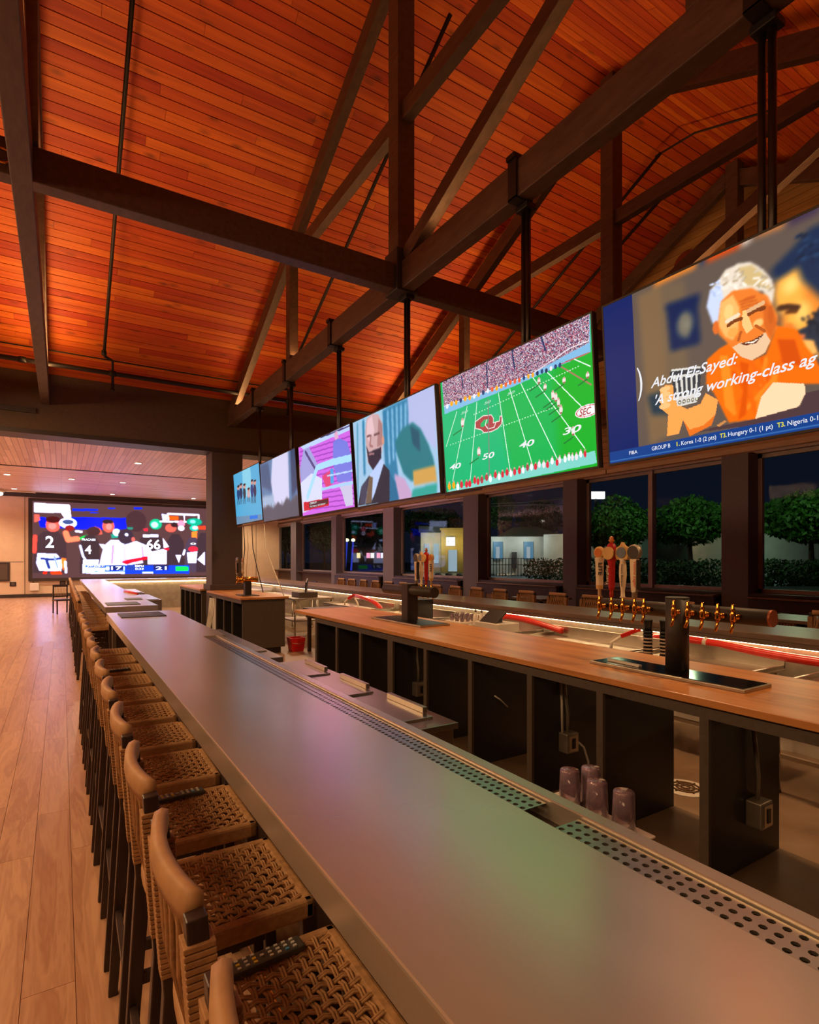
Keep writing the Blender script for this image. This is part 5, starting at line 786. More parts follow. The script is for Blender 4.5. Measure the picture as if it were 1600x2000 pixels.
# ------------------------------------------------------------------ woven bar stools
def make_stool():
    """seat faces +X; origin on the floor under the seat centre"""
    r = thing('bar_stool', '', 'bar stool', (0, 0, 0), 'woven bar stools along the zinc bars')
    sh = .76; hw_ = .225; xb, xf = -.20, .215
    for sy in (-1, 1):
        y = sy * .205
        MB().bar((-.255, y, 0), (-.205, y, sh), .03, .034, (0,1,0), .036, .046).bar((-.205, y, sh - .01), (-.235, y, 1.165), .036, .046, (0,1,0), .034, .036).build('leg', M_espresso, r, False, .003)
        MB().bar((.235, y, 0), (.195, y, sh - .02), .03, .034, (0,1,0), .036, .046).build('leg', M_espresso, r, False, .003)
        MB().bar((-.22, y, .42), (.21, y, .42), .022, .034).build('stretcher', M_espresso, r)
    MB().bar((.222, -.2, .24), (.222, .2, .24), .024, .036).build('footrest', M_espresso, r)
    MB().bar((-.235, -.2, .33), (-.235, .2, .33), .022, .034).build('stretcher', M_espresso, r)
    fr_ = MB()
    fr_.box(xb, -hw_, sh - .055, xf, -hw_ + .035, sh).box(xb, hw_ - .035, sh - .055, xf, hw_, sh)
    fr_.box(xb, -hw_, sh - .055, xb + .035, hw_, sh).box(xf - .035, -hw_, sh - .055, xf, hw_, sh)
    fr_.build('seat_frame', M_rope, r, False, .010)
    wv = MB(); n = 13
    for i in range(n):                      # cords over and under each other
        for dirn in (0, 1):
            path_r = []
            c = (i + .5) / n
            for q in range(2 * n + 1):
                s_ = q / (2 * n)
                ph = (i + dirn) % 2
                zz = sh - .006 + .0055 * math.sin(math.pi * (s_ * n + ph + .0))
                if dirn == 0: path_r.append((xb + .02 + s_ * (xf - xb - .04), -hw_ + .03 + c * (2*hw_ - .06), zz))
                else: path_r.append((xb + .03 + c * (xf - xb - .06), -hw_ + .02 + s_ * (2*hw_ - .04), zz))
            off = .0038
            for sgn in (-1, 1):             # each strand is a pair of cords
                pts = [(x, y + sgn*off, z) if dirn == 0 else (x + sgn*off, y, z) for x, y, z in path_r]
                wv.tube(pts, .0037, 5, False)
    wv.build('woven_seat', M_rope, r, True)
    # back: wrapped posts, padded top rail bowed away from the sitter, laced cords
    for sy in (-1, 1):
        y = sy * .205
        wr_ = MB()
        nn_ = 26
        for q in range(nn_):
            z0 = .80 + q * (.325 / nn_); xx = -.205 - .03 * (z0 - sh) / .405
            wr_.box(xx - .027, y - .024, z0 + .0008, xx + .027, y + .024, z0 + .325 / nn_ - .0012)
        wr_.build('post_wrap', M_rope, r, False, .002)
    def bow(t): return -.233 - .026 * (1 - (2*t - 1) ** 2)
    seg = 12; vs = []; fs = []
    for q in range(seg + 1):
        t = q / seg; y = -.19 + .38 * t; x = bow(t)
        for dx, dz in ((-.014, 1.14), (.014, 1.14), (.017, 1.16), (.015, 1.192), (.0, 1.198), (-.015, 1.192), (-.017, 1.16)): vs.append((x + dx, y, dz))
    for q in range(seg):
        for e in range(7):
            e2 = (e + 1) % 7
            fs.append((q*7+e, q*7+e2, (q+1)*7+e2, (q+1)*7+e))
    fs.append(tuple(range(7))[::-1]); fs.append(tuple(seg*7 + e for e in range(7)))
    MB().add(vs, fs).build('top_rail', M_leather, r, True)
    lr = MB()
    lr.tube([(bow(q/8) + .045, -.185 + .37*q/8, .83) for q in range(9)], .016, 8)
    lr.build('lower_rail', M_leather, r, True)
    lc = MB()
    for q in range(9):
        t0 = (q + .5) / 9
        for sgn in (-1, 1):
            t1 = min(1, max(0, t0 + sgn * .16))
            for e in (-.006, .006):
                a0 = Vector((bow(t0), -.185 + .37*t0 + e, 1.14)); b0 = Vector((bow(t1) + .045, -.185 + .37*t1 + e, .835))
                md = (a0 + b0) / 2 + Vector((-.008 * sgn - .004, 0, 0))
                lc.tube([a0, md, b0], .0058, 5, False)
    lc.build('back_lacing', M_rope, r, True)
    return r
stool = make_stool()
SX = .43
for i in range(12):
    o = stool if i == 0 else copy_tree(stool)
    o.location = (SX, .64 + .575 * i, 0)
    o.rotation_euler = (0, 0, random.uniform(-.03, .03) if i > 2 else 0)
    o['label'] = 'woven tan bar stool at the near zinc bar, ' + (ORD[i] + ' from the near end' if i else 'the one nearest the viewer')
for i in range(18):
    o = copy_tree(stool)
    o.location = (SX + .03, 9.75 + .62 * i, 0)
    o.rotation_euler = (0, 0, random.uniform(-.06, .06))
    o['label'] = 'woven tan bar stool at the second zinc bar, ' + ORD[i] + (' to the gap' if i == 0 else ' from the gap')
for i in range(17):
    o = copy_tree(stool)
    y = [2.75, 4.55, 5.3, 6.05, 6.8, 7.55][i] if i < 6 else 8.3 + (i - 6) * .72
    o.location = (7.0, y, 0); o.rotation_euler = (0, 0, math.pi + random.uniform(-.1, .1))
    o['label'] = 'bar stool on the window side of the right-hand bar, ' + ORD[i] + ' from the near end'
    o['group'] = 'bar stools beyond the right-hand bar'
# remotes left on the seats
def remote(x, y, z, rot, label):
    r = thing('remote_control', label, 'remote control', (x, y, z), 'remote controls left on stools')
    b = MB().box(-.105, -.024, 0, .105, .024, .018); o = b.build('body', M_grey2, None, False, .005); o.parent = r
    cols = [pmat('button_pale', rgb(206, 204, 196), .5), pmat('button_blue', rgb(80, 150, 200), .5), pmat('button_yellow', rgb(230, 200, 60), .5)]
    rr = random.Random(2)
    for i in range(9):
        for j in range(3):
            if i in (4,) and j != 1: continue
            c = cols[0] if rr.random() < .75 else cols[rr.randint(1, 2)]
            q = MB().cbox((-.085 + i * .0205, -.014 + j * .014, .0195), (.009, .007, .004)).build('button', c); q.parent = r
    r.rotation_euler = (0, 0, rot)
    return r
remote(SX + .0, 1.22 + .575 * 0 + .165, .762, .06, 'dark remote control with pale buttons on the second stool seat')
remote(SX - .01, 2.365 + .165, .762, .05, 'dark remote control on the fourth stool seat')
remote(SX + .0, 5.815 - .13, .762, .08, 'dark remote control on a stool seat halfway down the bar')

# ------------------------------------------------------------------ under-bar units on the working side
ck = thing('bottle_cooler', 'stainless under-bar cooler with three sliding lids behind the zinc bar', 'cooler', (1.6, 3.7, 0))
MB().box(1.30, 2.60, .08, 1.92, 4.92, .80).build('body', M_steel, ck, False, .004)
MB().prism([(1.28, 2.58), (1.94, 2.58), (1.94, 4.94), (1.28, 4.94)], .80, .835).build('top_frame', M_steel, ck, False, .003)
for q in range(3):
    y0 = 2.72 + q * .74
    MB().box(1.34, y0, .835, 1.86, y0 + .66, .848).build('lid', M_steel, ck, False, .003)
    MB().box(1.84, y0 + .08, .848, 1.872, y0 + .52, .885).build('handle', M_steel, ck, False, .003)
    if q < 2: MB().bar((1.34, y0 + .70, .85), (1.80, y0 + .70, .85), .025, .02).build('lid_track', M_steel, ck)
MB().box(1.34, 2.6, 0, 1.88, 4.9, .08).build('plinth', M_black, ck)
sk1 = thing('bar_sink', 'stainless sink unit under the bar beyond the cooler', 'sink', (1.6, 6.6, 0))
MB().box(1.32, 5.4, .72, 1.88, 8.0, .80).build('drainboard', M_steel, sk1, False, .003)
MB().box(1.36, 5.8, .70, 1.84, 6.5, .812).build('basin', M_steel2, sk1)
MB().box(1.32, 5.4, .80, 1.345, 8.0, .98).build('backsplash', M_steel, sk1)
for y in (5.5, 7.9):
    for x in (1.4, 1.82): MB().cyl((x, y, 0), (x, y, .72), .02, n=8).build('leg', M_steel, sk1, True)
sh_ = thing('bar_shelf', 'low stainless shelf under the near end of the zinc bar, holding clear cups', 'shelf', (1.5, 1.0, 0))
MB().box(1.28, .6, .92, 1.47, 1.5, .945).build('top', M_steel, sh_, False, .003)
for y in (.66, 1.44):
    for x in (1.30, 1.44): MB().cyl((x, y, 0), (x, y, .92), .018, n=8).build('leg', M_steel, sh_, True)
tr = MB().box(1.30, 1.02, .945, 1.50, 1.40, .953)
tag(tr.build('cup_tray', M_white, None, False, .004), 'flat white tray under the upturned clear cups', 'tray')
M_cup = glass('clear_plastic', (.97, .92, .96, 1), 1.6)
nt = M_cup.node_tree
df = N(nt, 'ShaderNodeBsdfDiffuse'); df.inputs[0].default_value = rgb(236, 206, 226)
ms = N(nt, 'ShaderNodeMixShader'); ms.inputs[0].default_value = .13
mo = nt.nodes['Material Output']; prev = mo.inputs[0].links[0].from_socket
nt.links.new(prev, ms.inputs[1]); nt.links.new(df.outputs[0], ms.inputs[2]); nt.links.new(ms.outputs[0], mo.inputs[0])
for x, y, lab in ((1.425, 1.286, 'far left'), (1.50, 1.262, 'partly hidden at the back'), (1.425, 1.175, 'middle'), (1.431, 1.081, 'nearest')):
    c = thing('plastic_cup', 'clear upturned plastic cup on the white tray, ' + lab, 'cup', (x, y, .953), 'upturned clear cups')
    MB().lathe([(.036, 0), (.031, .122), (.029, .127), (.0, .127), (.0, .124), (.028, .124), (.034, .0)], (x, y, .953), 24).build('wall', M_cup, c, True)
    MB().lathe([(.036, 0), (.0372, .003), (.0372, .008), (.036, .01), (.034, .005)], (x, y, .953), 24).build('lip', M_cup, c, True)

# ------------------------------------------------------------------ maple back bar with open bays
bb = thing('back_bar', 'maple-topped black back bar with open bays under the televisions', 'back bar', (3.2, 3, 0))
MB().box(2.755, -1.4, 1.03, 3.70, 7.45, BT).build('worktop', M_maple, bb, False, .004)
MB().box(2.775, -1.4, .965, 2.80, 6.75, 1.03).build('fascia', M_grey, bb)
MB().box(3.52, -1.4, .93, 3.55, 6.75, 1.03).build('back_rail', M_grey, bb)
ups = [6.73, 6.10, 5.48, 4.82, 4.19, 3.54, 2.87, 2.27, 1.62, .97, .33, -.3]
for y in ups:
    MB().box(2.80, y - .02, .08, 3.50, y + .02, 1.03).build('upright', M_black, bb)
    wd = .05 if abs(y - 4.82) < .01 else .024
    MB().box(2.776, y - wd, .02, 2.80, y + wd, .97).build('stile', M_grey, bb)
M_deck = pmat('base_deck_laminate', rgb(98, 78, 60), .35, 0, .2, 6)
for ya, yb in zip(ups[1:], ups[:-1]):
    MB().box(2.80, ya + .022, .085, 3.50, yb - .022, .115).build('base_deck', M_deck, bb)
MB().box(2.84, -1.4, 0, 3.46, 6.7, .085).build('plinth', M_black, bb)
for (x, y, z, ln) in ((3.08, 4.82, .46, .50), (3.10, 2.87, .46, .50), (3.19, 1.62, .41, .5)):
    yy = y - .02
    ob = MB().box(x - .06, yy - .085, z - .07, x + .06, yy, z + .07).build('outlet_box', M_steel2, bb, False, .008)
    MB().box(x - .042, yy - .092, z - .055, x + .042, yy - .085, z + .055).build('cover_plate', M_steel, ob)
    MB().box(x - .016, yy - .096, z - .036, x + .016, yy - .092, z + .036).build('receptacle', M_plastic_b, ob)
    MB().tube([(x - .01, yy - .04, z + .07), (x - .012, yy - .045, z + .2), (x - .03, yy - .04, z + .35), (x - .02, yy - .02, z + ln)], .011, 8).build('conduit', M_steel2, bb, True)
MB().tube([(3.16, 2.80, .47), (3.24, 2.79, .40), (3.30, 2.80, .28), (3.33, 2.82, .13)], .008, 8).build('cable', M_white, bb, True)
MB().tube([(3.06, 2.83, .53), (3.055, 2.83, .75), (3.05, 2.84, .95)], .009, 8).build('cable', M_white, bb, True)
MB().tube([(3.0, 3.50, .66), (3.06, 3.5, .62), (3.14, 3.5, .55)], .006, 6).build('cable', M_white, bb, True)

def cabinet(y0, y1, ys, label):
    t = thing('back_bar', label, 'back bar', (3.2, (y0 + y1) / 2, 0))
    MB().box(2.755, y0, 1.03, 3.66, y1, BT).build('worktop', M_maple, t, False, .004)
    MB().box(2.775, y0 + .04, .955, 2.80, y1, 1.03).build('fascia', M_grey, t)
    MB().box(2.80, y0 + .04, .12, 3.60, y0 + .08, 1.03).build('end_panel', M_grey, t)
    MB().box(3.56, y0 + .08, .12, 3.60, y1, 1.03).build('back_panel', M_black, t)
    MB().box(2.84, y0 + .1, 0, 3.54, y1, .12).build('plinth', M_black, t)
    for yy in ys:
        MB().box(2.80, yy - .02, .12, 3.56, yy + .02, 1.03).build('upright', M_black, t)
        MB().box(2.776, yy - .028, .02, 2.80, yy + .028, .96).build('stile', M_grey, t)
    return t
bb2 = cabinet(10.2, 13.0, (10.9, 11.55, 12.2, 12.9), 'maple-topped black cabinet with a grey end panel, before the square column')
MB().box(2.84, 12.24, .12, 2.85, 12.86, .95).build('cable_bay_back', M_white, bb2)
for q in range(4):
    MB().tube([(2.77, 12.35 + q*.12, .93), (2.74, 12.30 + q*.13, .6), (2.72, 12.5 + q*.1, .3), (2.74, 12.4 + q*.08, .14)], .014, 6).build('cable', M_white, bb2, True)
bb3 = cabinet(13.7, 16.4, (14.4, 15.0, 15.7, 16.3), 'purple-lit cabinet continuing behind the square column')

# ------------------------------------------------------------------ beer towers
def faucet(parent, x, y, z, sgn=-1):
    f = MB()
    f.cyl((x, y, z), (x + sgn * .075, y, z), .014, n=8)
    f.lathe([(.0165, -.02), (.0165, .02)], (x + sgn * .03, y, z), 8, 'x')
    f.lathe([(.012, -.03), (.017, -.018), (.015, .0), (.018, .01), (.012, .022), (.010, .03), (.014, .036), (.008, .045), (.009, .062), (.005, .068)], (x + sgn * .075, y, z + .005), 10)
    f.tube([(x + sgn*.075, y, z - .01), (x + sgn*.08, y, z - .05), (x + sgn*.10, y, z - .085)], [.011, .009, .008], 8)
    return f.build('faucet', M_brass, parent, True)
M_hw = pmat('handle_ivory', rgb(226, 204, 172), .45, 0, .06, 10)
M_hr = pmat('handle_red', rgb(176, 24, 26), .4, 0, .1, 10)
M_hb = pmat('handle_tan', rgb(206, 160, 92), .45, 0, .1, 10)
M_amber = pmat('handle_amber', rgb(196, 104, 34), .35, 0, .15, 8)
M_bluebadge = pmat('handle_badge_grey', rgb(104, 112, 128), .4, 0, .2, 10)
M_darkbadge = pmat('handle_badge_dark', rgb(54, 46, 42), .4)
M_ink = pmat('printed_black', rgb(20, 18, 20), .5)
M_inkr = pmat('printed_red', rgb(196, 60, 40), .5)
M_inkw = pmat('printed_cream', rgb(240, 220, 190), .5)
def tap_handle(parent, x, y, z, style, sgn=-1, k=1.0):
    fx = x
    if style == 0:
        h = MB().lathe([(.012, 0), (.012, .05), (.022, .052), (.024, .08), (.028, .24), (.03, .25), (.03, .262), (.034, .27)], (x, y, z), 14).build('tap_handle', M_hw, parent, True)
        MB().lathe([(.034, -.014), (.042, -.010), (.042, .010), (.034, .014)], (x, y, z + .305), 18, 'x').build('badge', M_hb, h, True)
        MB().lathe([(.030, 0), (.028, .003)], (x - .017, y, z + .305), 16, 'x').build('badge_face', M_amber, h)
        MB().lathe([(.0225, 0), (.0245, .025)], (x, y, z + .054), 14).build('band', M_hb, h)
        lettering('print', 'LITE', M_ink, (x - .0305, y - .016, z + .235), (0, 0, -1), (0, -1, 0), .085, h, .033, 0, .04)
    elif style == 1:
        h = MB().lathe([(.013, 0), (.016, .03), (.011, .045), (.018, .052), (.021, .07), (.024, .235), (.03, .25), (.035, .28), (.036, .33), (.026, .36), (.012, .37)], (x, y, z), 14).build('tap_handle', M_hr, parent, True)
        MB().lathe([(.013, 0), (.016, .03), (.011, .045), (.019, .055)], (x, y, z), 12).build('ferrule', M_brass, h, True)
        MB().lathe([(.044, 0), (.044, .012)], (x - .04, y, z + .30), 18, 'x').build('badge', M_hb, h)
        MB().lathe([(.006, 0), (.012, .01), (.022, .022), (.012, .03), (.016, .04), (.006, .05)], (x, y, z + .365), 10).build('eagle_finial', M_amber, h, True)
        lettering('print', 'Yuengling', M_inkw, (x - .0255, y + .008, z + .085), (0, 0, 1), (0, 1, 0), .135, h, .022, .2, .0)
    elif style == 2:
        h = MB().lathe([(.012, 0), (.022, .004), (.014, .012), (.013, .05), (.02, .10), (.025, .16), (.022, .22), (.018, .245), (.024, .262)], (x, y, z), 14).build('tap_handle', M_hw, parent, True)
        pts = [(y - .04, z + .255), (y + .04, z + .255), (y + .052, z + .28), (y + .046, z + .335), (y + .016, z + .35), (y, z + .375), (y - .016, z + .35), (y - .046, z + .335), (y - .052, z + .28)]
        MB().prism(pts, x - .016, x + .016, 'yz').build('badge', M_hb, h, False, .004)
        MB().lathe([(.037, 0), (.035, .003)], (x - .020, y, z + .303), 18, 'x').build('badge_face', M_bluebadge, h)
        lettering('print', 'Coors Banquet', M_ink, (x - .026, y - .006, z + .225), (0, 0, -1), (0, -1, 0), .15, h, .013, 0, .02)
    else:
        h = MB().bar((x, y, z + .05), (x, y, z + .26), .036, .030, (0,1,0), .052, .036).build('tap_handle', M_hw, parent, False, .003)
        MB().lathe([(.012, 0), (.018, .01), (.018, .04), (.024, .05)], (x, y, z), 12).build('ferrule', M_steel2, h, True)
        MB().lathe([(.046, -.016), (.050, -.012), (.050, .012), (.046, .016)], (x, y, z + .305), 20, 'x').build('badge', M_steel2, h, True)
        MB().lathe([(.042, 0), (.040, .003)], (x - .020, y, z + .305), 20, 'x').build('badge_face', M_darkbadge, h)
        MB().box(x - .019, y - .031, z + .06, x + .019, y - .024, z + .255).build('side_panel', M_darkbadge, h)
        lettering('print', 'Vienna Lager', M_inkr, (x - .0195, y - .006, z + .245), (0, 0, -1), (0, -1, 0), .17, h, .020, .2, .01)
    return h
t2 = thing('beer_tower', 'large black T-shaped beer tower with brass faucets on the maple top, nearest', 'beer tower', (3.27, 2.08, BT))
MB().cyl((3.27, 2.08, BT), (3.27, 2.08, 1.535), .068, n=24).build('column', M_blackmetal, t2, 'auto')
MB().lathe([(.070, 0), (.070, .006), (.066, .008)], (3.27, 2.08, 1.53), 24).build('column_cap', M_grey2, t2, 'auto')
MB().cyl((3.30, 1.55, 1.45), (3.30, 2.66, 1.45), .047, n=20).build('crossbar', M_blackmetal, t2, 'auto')
MB().cyl((3.30, 1.535, 1.45), (3.30, 1.55, 1.45), .047, n=20).build('end_cap', pmat('copper_cap', rgb(150, 84, 58), .4, .5), t2, 'auto')
fy = [2.60, 2.50, 2.41, 2.32, 2.25, 2.045, 1.955, 1.865, 1.775, 1.69]
for i, y in enumerate(fy):
    faucet(t2, 3.255, y, 1.45)
    if i < 4: tap_handle(t2, 3.18, y, 1.515, i)
tr2 = thing('drip_tray', 'long black drip tray with a steel rim under the nearest beer tower', 'drip tray', (3.17, 2.05, BT))
MB().box(3.03, 1.55, BT, 3.31, 2.56, BT + .02).build('tray', M_steel2, tr2, False, .003)
MB().box(3.045, 1.565, BT + .02, 3.295, 2.545, BT + .0225).build('grille', pmat('gloss_black', rgb(18, 16, 16), .12), tr2)
MB().bar((3.10, 2.22, BT + .03), (3.13, 2.48, BT + .03), .03, .012).build('label_strip', M_white, tr2)
t1 = thing('beer_tower', 'black T-shaped beer tower standing mid-way on the maple back bar', 'beer tower', (3.34, 5.35, BT))
MB().box(3.27, 5.29, BT, 3.41, 5.42, 1.50).build('column', M_blackmetal, t1, False, .006)
MB().cyl((3.34, 4.86, 1.42), (3.34, 5.90, 1.42), .058, n=20).build('crossbar', M_blackmetal, t1, 'auto')
for i, y in enumerate((5.12, 5.22, 5.32, 5.42)):
    faucet(t1, 3.40, y, 1.42, 1); tap_handle(t1, 3.475, y, 1.485, i)
tr1 = thing('drip_tray', 'black drip tray under the middle beer tower', 'drip tray', (3.3, 5.3, BT))
MB().box(3.12, 4.80, BT, 3.50, 5.85, BT + .02).build('tray', M_steel2, tr1, False, .003)
MB().box(3.135, 4.815, BT + .02, 3.485, 5.835, BT + .023).build('grille', M_plastic_b, tr1)
t0 = thing('beer_tower', 'small brass-trimmed beer tower on the cabinet by the column', 'beer tower', (3.05, 10.85, BT))
MB().box(3.0, 10.78, BT, 3.12, 10.92, 1.34).build('column', M_blackmetal, t0, False, .004)
MB().cyl((2.86, 10.85, 1.38), (3.26, 10.85, 1.38), .055, n=16).build('crossbar', M_brass, t0, 'auto')
MB().box(2.9, 10.6, BT, 3.22, 11.1, BT + .015).build('base_plate', M_blackmetal, t0)
for i, x in enumerate((2.92, 3.02)):
    faucet(t0, x, 10.79 - .03 * i, 1.38)
    tap_handle(t0, x - .075, 10.79 - .03 * i, 1.45, (3, 0)[i])

# ------------------------------------------------------------------ right-hand bar with lit working side
rb = thing('bar_counter', 'right-hand bar counter with a glowing light strip under its inner edge', 'bar counter', (6, 8, 0))
M_darktop = pmat('dark_bar_top', rgb(112, 90, 78), .35, .2, .2, 5, (3, 1, 3), .05)
MB().box(5.62, -1.4, BT - .06, 6.52, 22.0, BT).build('worktop', M_darktop, rb, False, .006)
MB().box(5.60, -1.4, BT - .10, 5.64, 22.0, BT - .06).build('edge_trim', M_grey, rb)
MB().box(5.80, -1.4, .10, 5.86, 22.0, BT - .06).build('backsplash', M_steel2, rb)
MB().box(6.05, -1.4, 0, 6.12, 22.0, BT - .06).build('front_panel', M_espresso, rb)
MB().box(5.655, -1.4, BT - .112, 5.675, 22.0, BT - .10).build('led_strip', M_led, rb)
MB().box(5.7, -1.4, 0, 5.8, 22, .14).build('cove_base', M_white, rb)
# stainless sink stations along the working side
def station(y0, y1, x0, label, basins=2, back=.12):
    s = thing('sink_station', label, 'sink', ((x0 + 5.58) / 2, (y0 + y1) / 2, 0), 'stainless sink stations of the right-hand bar')
    zt = .78
    MB().box(x0, y0, zt - .02, 5.58, y1, zt).build('worktop', M_steel, s, False, .003)
    rm = MB()
    for a in ((x0, y0, x0 + .02, y1), (x0, y0, 5.58, y0 + .02), (x0, y1 - .02, 5.58, y1)):
        rm.box(a[0], a[1], zt, a[2], a[3], zt + .035)
    rm.build('rim', M_steel, s, False, .002)
    MB().box(x0, y0, zt - .12, x0 + .02, y1, zt - .02).build('apron', M_steel, s)
    MB().box(5.56, y0, zt, 5.585, y1, zt + back).build('back_lip', M_steel, s)
    for q in range(basins):
        ya = y0 + .1 + q * (y1 - y0 - .1) / basins
        MB().box(x0 + .1, ya, zt - .28, 5.48, ya + (y1 - y0) / basins - .2, zt + .002).build('basin', M_steel2, s)
    for x in (x0 + .05, 5.53):
        for y in (y0 + .06, y1 - .06):
            MB().cyl((x, y, .04), (x, y, zt - .02), .021, n=8).lathe([(.03, 0), (.024, .05)], (x, y, 0), 8).build('leg', M_steel, s, True)
    MB().bar((x0 + .05, y0 + .06, .28), (x0 + .05, y1 - .06, .28), .03, .03).build('brace', M_steel, s)
    return s
station(.1, 2.2, 4.60, 'stainless sink station nearest, behind the near beer tower')
station(2.5, 3.68, 4.85, 'narrow stainless station holding the stacked cups', 1)
station(3.74, 5.3, 4.95, 'stainless sink station with the red-ended hose gun')
station(5.5, 7.3, 4.95, 'stainless station under the payment terminal')
station(7.5, 9.3, 4.95, 'stainless station with the black box on it')
station(9.5, 11.6, 4.95, 'stainless station with the arched red hose')
station(13.6, 16.6, 4.95, 'stainless station level with the column')
station(17.0, 20.0, 4.95, 'farthest stainless station of the right-hand bar')
# ice wells between the back bars, seen far down the island
for y0, x0, lab in ((14.2, 1.35, 'stainless ice well behind the second zinc bar, nearer one'), (17.4, 1.35, 'stainless ice well behind the second zinc bar, farther one')):
    iw = thing('ice_well', lab, 'ice well', (x0 + .3, y0 + 1, 0), 'ice wells')
    MB().box(x0, y0, .1, x0 + .65, y0 + 2.4, .82).build('body', M_steel, iw, False, .004)
    MB().box(x0 + .06, y0 + .1, .82, x0 + .6, y0 + 1.2, .835).build('lid', M_steel, iw)
    MB().box(x0, y0, .82, x0 + .03, y0 + 2.4, 1.0).build('speed_rail', M_steel2, iw)
    for x in (x0 + .05, x0 + .6):
        for y in (y0 + .06, y0 + 2.3): MB().cyl((x, y, 0), (x, y, .1), .02, n=8).build('leg', M_steel, iw)
tag(MB().tube([(1.3, 12.4, 1.075), (1.2, 12.9, 1.09), (1.15, 13.4, 1.085)], [.02, .03, .02], 8).build('bottle_opener', M_red, None, True), 'red tool lying on the inner edge of the second zinc bar', 'tool')

# red insulated hoses
def hose(pts, r, label, clips=()):
    t = thing('red_hose', label, 'hose', pts[0], 'red insulated hoses')
    P_ = [Vector(p) for p in pts]; sm = []
    for i in range(len(P_) - 1):
        p0, p1, p2, p3 = P_[max(i-1, 0)], P_[i], P_[i+1], P_[min(i+2, len(P_)-1)]
        for q in range(8):
            u = q / 8
            sm.append(.5 * ((2*p1) + (p2 - p0)*u + (2*p0 - 5*p1 + 4*p2 - p3)*u*u + (3*p1 - p0 - 3*p2 + p3)*u**3))
    sm.append(P_[-1])
    MB().tube(sm, r, 12).build('tube', M_hose, t, True)
    for c in clips:
        MB().lathe([(r * 1.12, -.02), (r * 1.12, .02)], c, 12, 'y').build('clip', M_white, t, True)
        MB().box(c[0] - .01, c[1] - .012, c[2] + r, c[0] + .06, c[1] + .012, c[2] + r + .02).build('strap', M_white, t)
hose([(5.70, 3.9, .90), (5.62, 3.5, .925), (5.6, 3.1, .915), (5.58, 2.6, .89), (5.56, 2.1, .885), (5.56, 1.2, .90), (5.58, 0, .88)], .042, 'long red hose clipped under the right-hand bar edge, nearest', ((5.607, 3.25, .918), (5.56, 2.1, .885)))
hose([(5.6, 6.6, .84), (5.52, 6.25, .93), (5.5, 5.9, .935), (5.5, 5.5, .90), (5.52, 5.1, .84)], .04, 'short red hose beside the payment terminal')
hose([(5.62, 11.6, .82), (5.55, 11.3, .94), (5.45, 10.8, .965), (5.4, 10.2, .93), (5.38, 9.8, .84), (5.4, 9.65, .70)], .045, 'arched red hose farther along the right-hand bar')
# soda guns
def soda_gun(x, y, z, label):
    t = thing('soda_gun', label, 'soda gun', (x, y, z), 'soda guns')
    MB().tube([(x, y + .2, z - .1), (x - .02, y + .16, z + .04), (x + .02, y + .06, z + .12)], .018, 8).build('hose', M_white, t, True)
    MB().tube([(x + .10, y - .3, z - .06), (x + .08, y - .22, z + .08), (x + .10, y - .10, z + .12)], .018, 8).build('hose', M_white, t, True)
    MB().bar((x + .02, y + .06, z + .12), (x + .06, y - .10, z + .20), .05, .045).build('grip', M_red, t, False, .008)
    MB().bar((x + .06, y - .09, z + .19), (x + .07, y - .14, z + .205), .04, .03).build('nozzle', M_hose, t, False, .006)
soda_gun(5.25, 3.95, .80, 'red-handled soda gun on white hoses, behind the near beer tower')
soda_gun(5.25, 10.9, .80, 'orange-handled soda gun beside the arched red hose')
# stacks of patterned cups
M_plaid, nt, b = new_mat('plaid_cups')
tc = N(nt, 'ShaderNodeTexCoord'); mp = N(nt, 'ShaderNodeMapping'); mp.inputs['Scale'].default_value = (1, 1, 1)
wv = N(nt, 'ShaderNodeTexWave'); wv.bands_direction = 'Z'; wv.inputs['Scale'].default_value = 9; wv.inputs['Distortion'].default_value = .6
nt.links.new(tc.outputs['Object'], wv.inputs['Vector'])
cr = N(nt, 'ShaderNodeValToRGB'); cr.color_ramp.interpolation = 'CONSTANT'
cr.color_ramp.elements[0].color = rgb(24, 22, 22); cr.color_ramp.elements[1].position = .6; cr.color_ramp.elements[1].color = rgb(190, 160, 140)
nt.links.new(wv.outputs['Fac'], cr.inputs[0]); nt.links.new(cr.outputs[0], b.inputs['Base Color'])
for x, y, lab in ((5.05, 3.53, 'left one of the pair'), (5.13, 3.40, 'right one of the pair, beside the tower')):
    t = thing('cup_stack', 'tall stack of dark patterned cups, ' + lab, 'cups', (x, y, .78), 'stacks of patterned cups')
    for q in range(9):
        z0 = .78 + q * .034
        MB().lathe([(.038, 0), (.047, .10), (.049, .105), (.044, .11)] if q == 8 else [(.040, 0), (.049, .033)], (x, y, z0), 16).build('cup', M_plaid if q < 6 else M_plastic_b, t, 'auto')
# payment terminal, black box, bottles
pt = thing('payment_terminal', 'white payment terminal with a tilted black screen on the sink station', 'terminal', (5.0, 5.75, .78))
MB().box(4.80, 5.52, .80, 5.16, 6.02, .93).build('printer_base', M_white, pt, False, .01)
MB().box(4.90, 5.62, .78, 5.1, 5.92, .80).build('foot', M_plastic_b, pt)
MB().bar((4.92, 5.60, 1.0), (4.92, 5.94, 1.0), .26, .02, (.7, 0, .55)).build('display', M_plastic_b, pt, False, .004)
MB().box(4.96, 5.72, .93, 5.04, 5.82, 1.0).build('stand', M_plastic_b, pt)
bx = thing('speaker_box', 'black fabric-fronted box standing on the right-hand bar sinks', 'box', (5.3, 8.1, .78))
MB().box(5.0, 7.75, .78, 5.3, 8.25, 1.10).build('cabinet', M_black, bx, False, .006)
MB().box(4.99, 7.79, .81, 5.0, 8.21, 1.07).build('grille', M_plastic_b, bx)
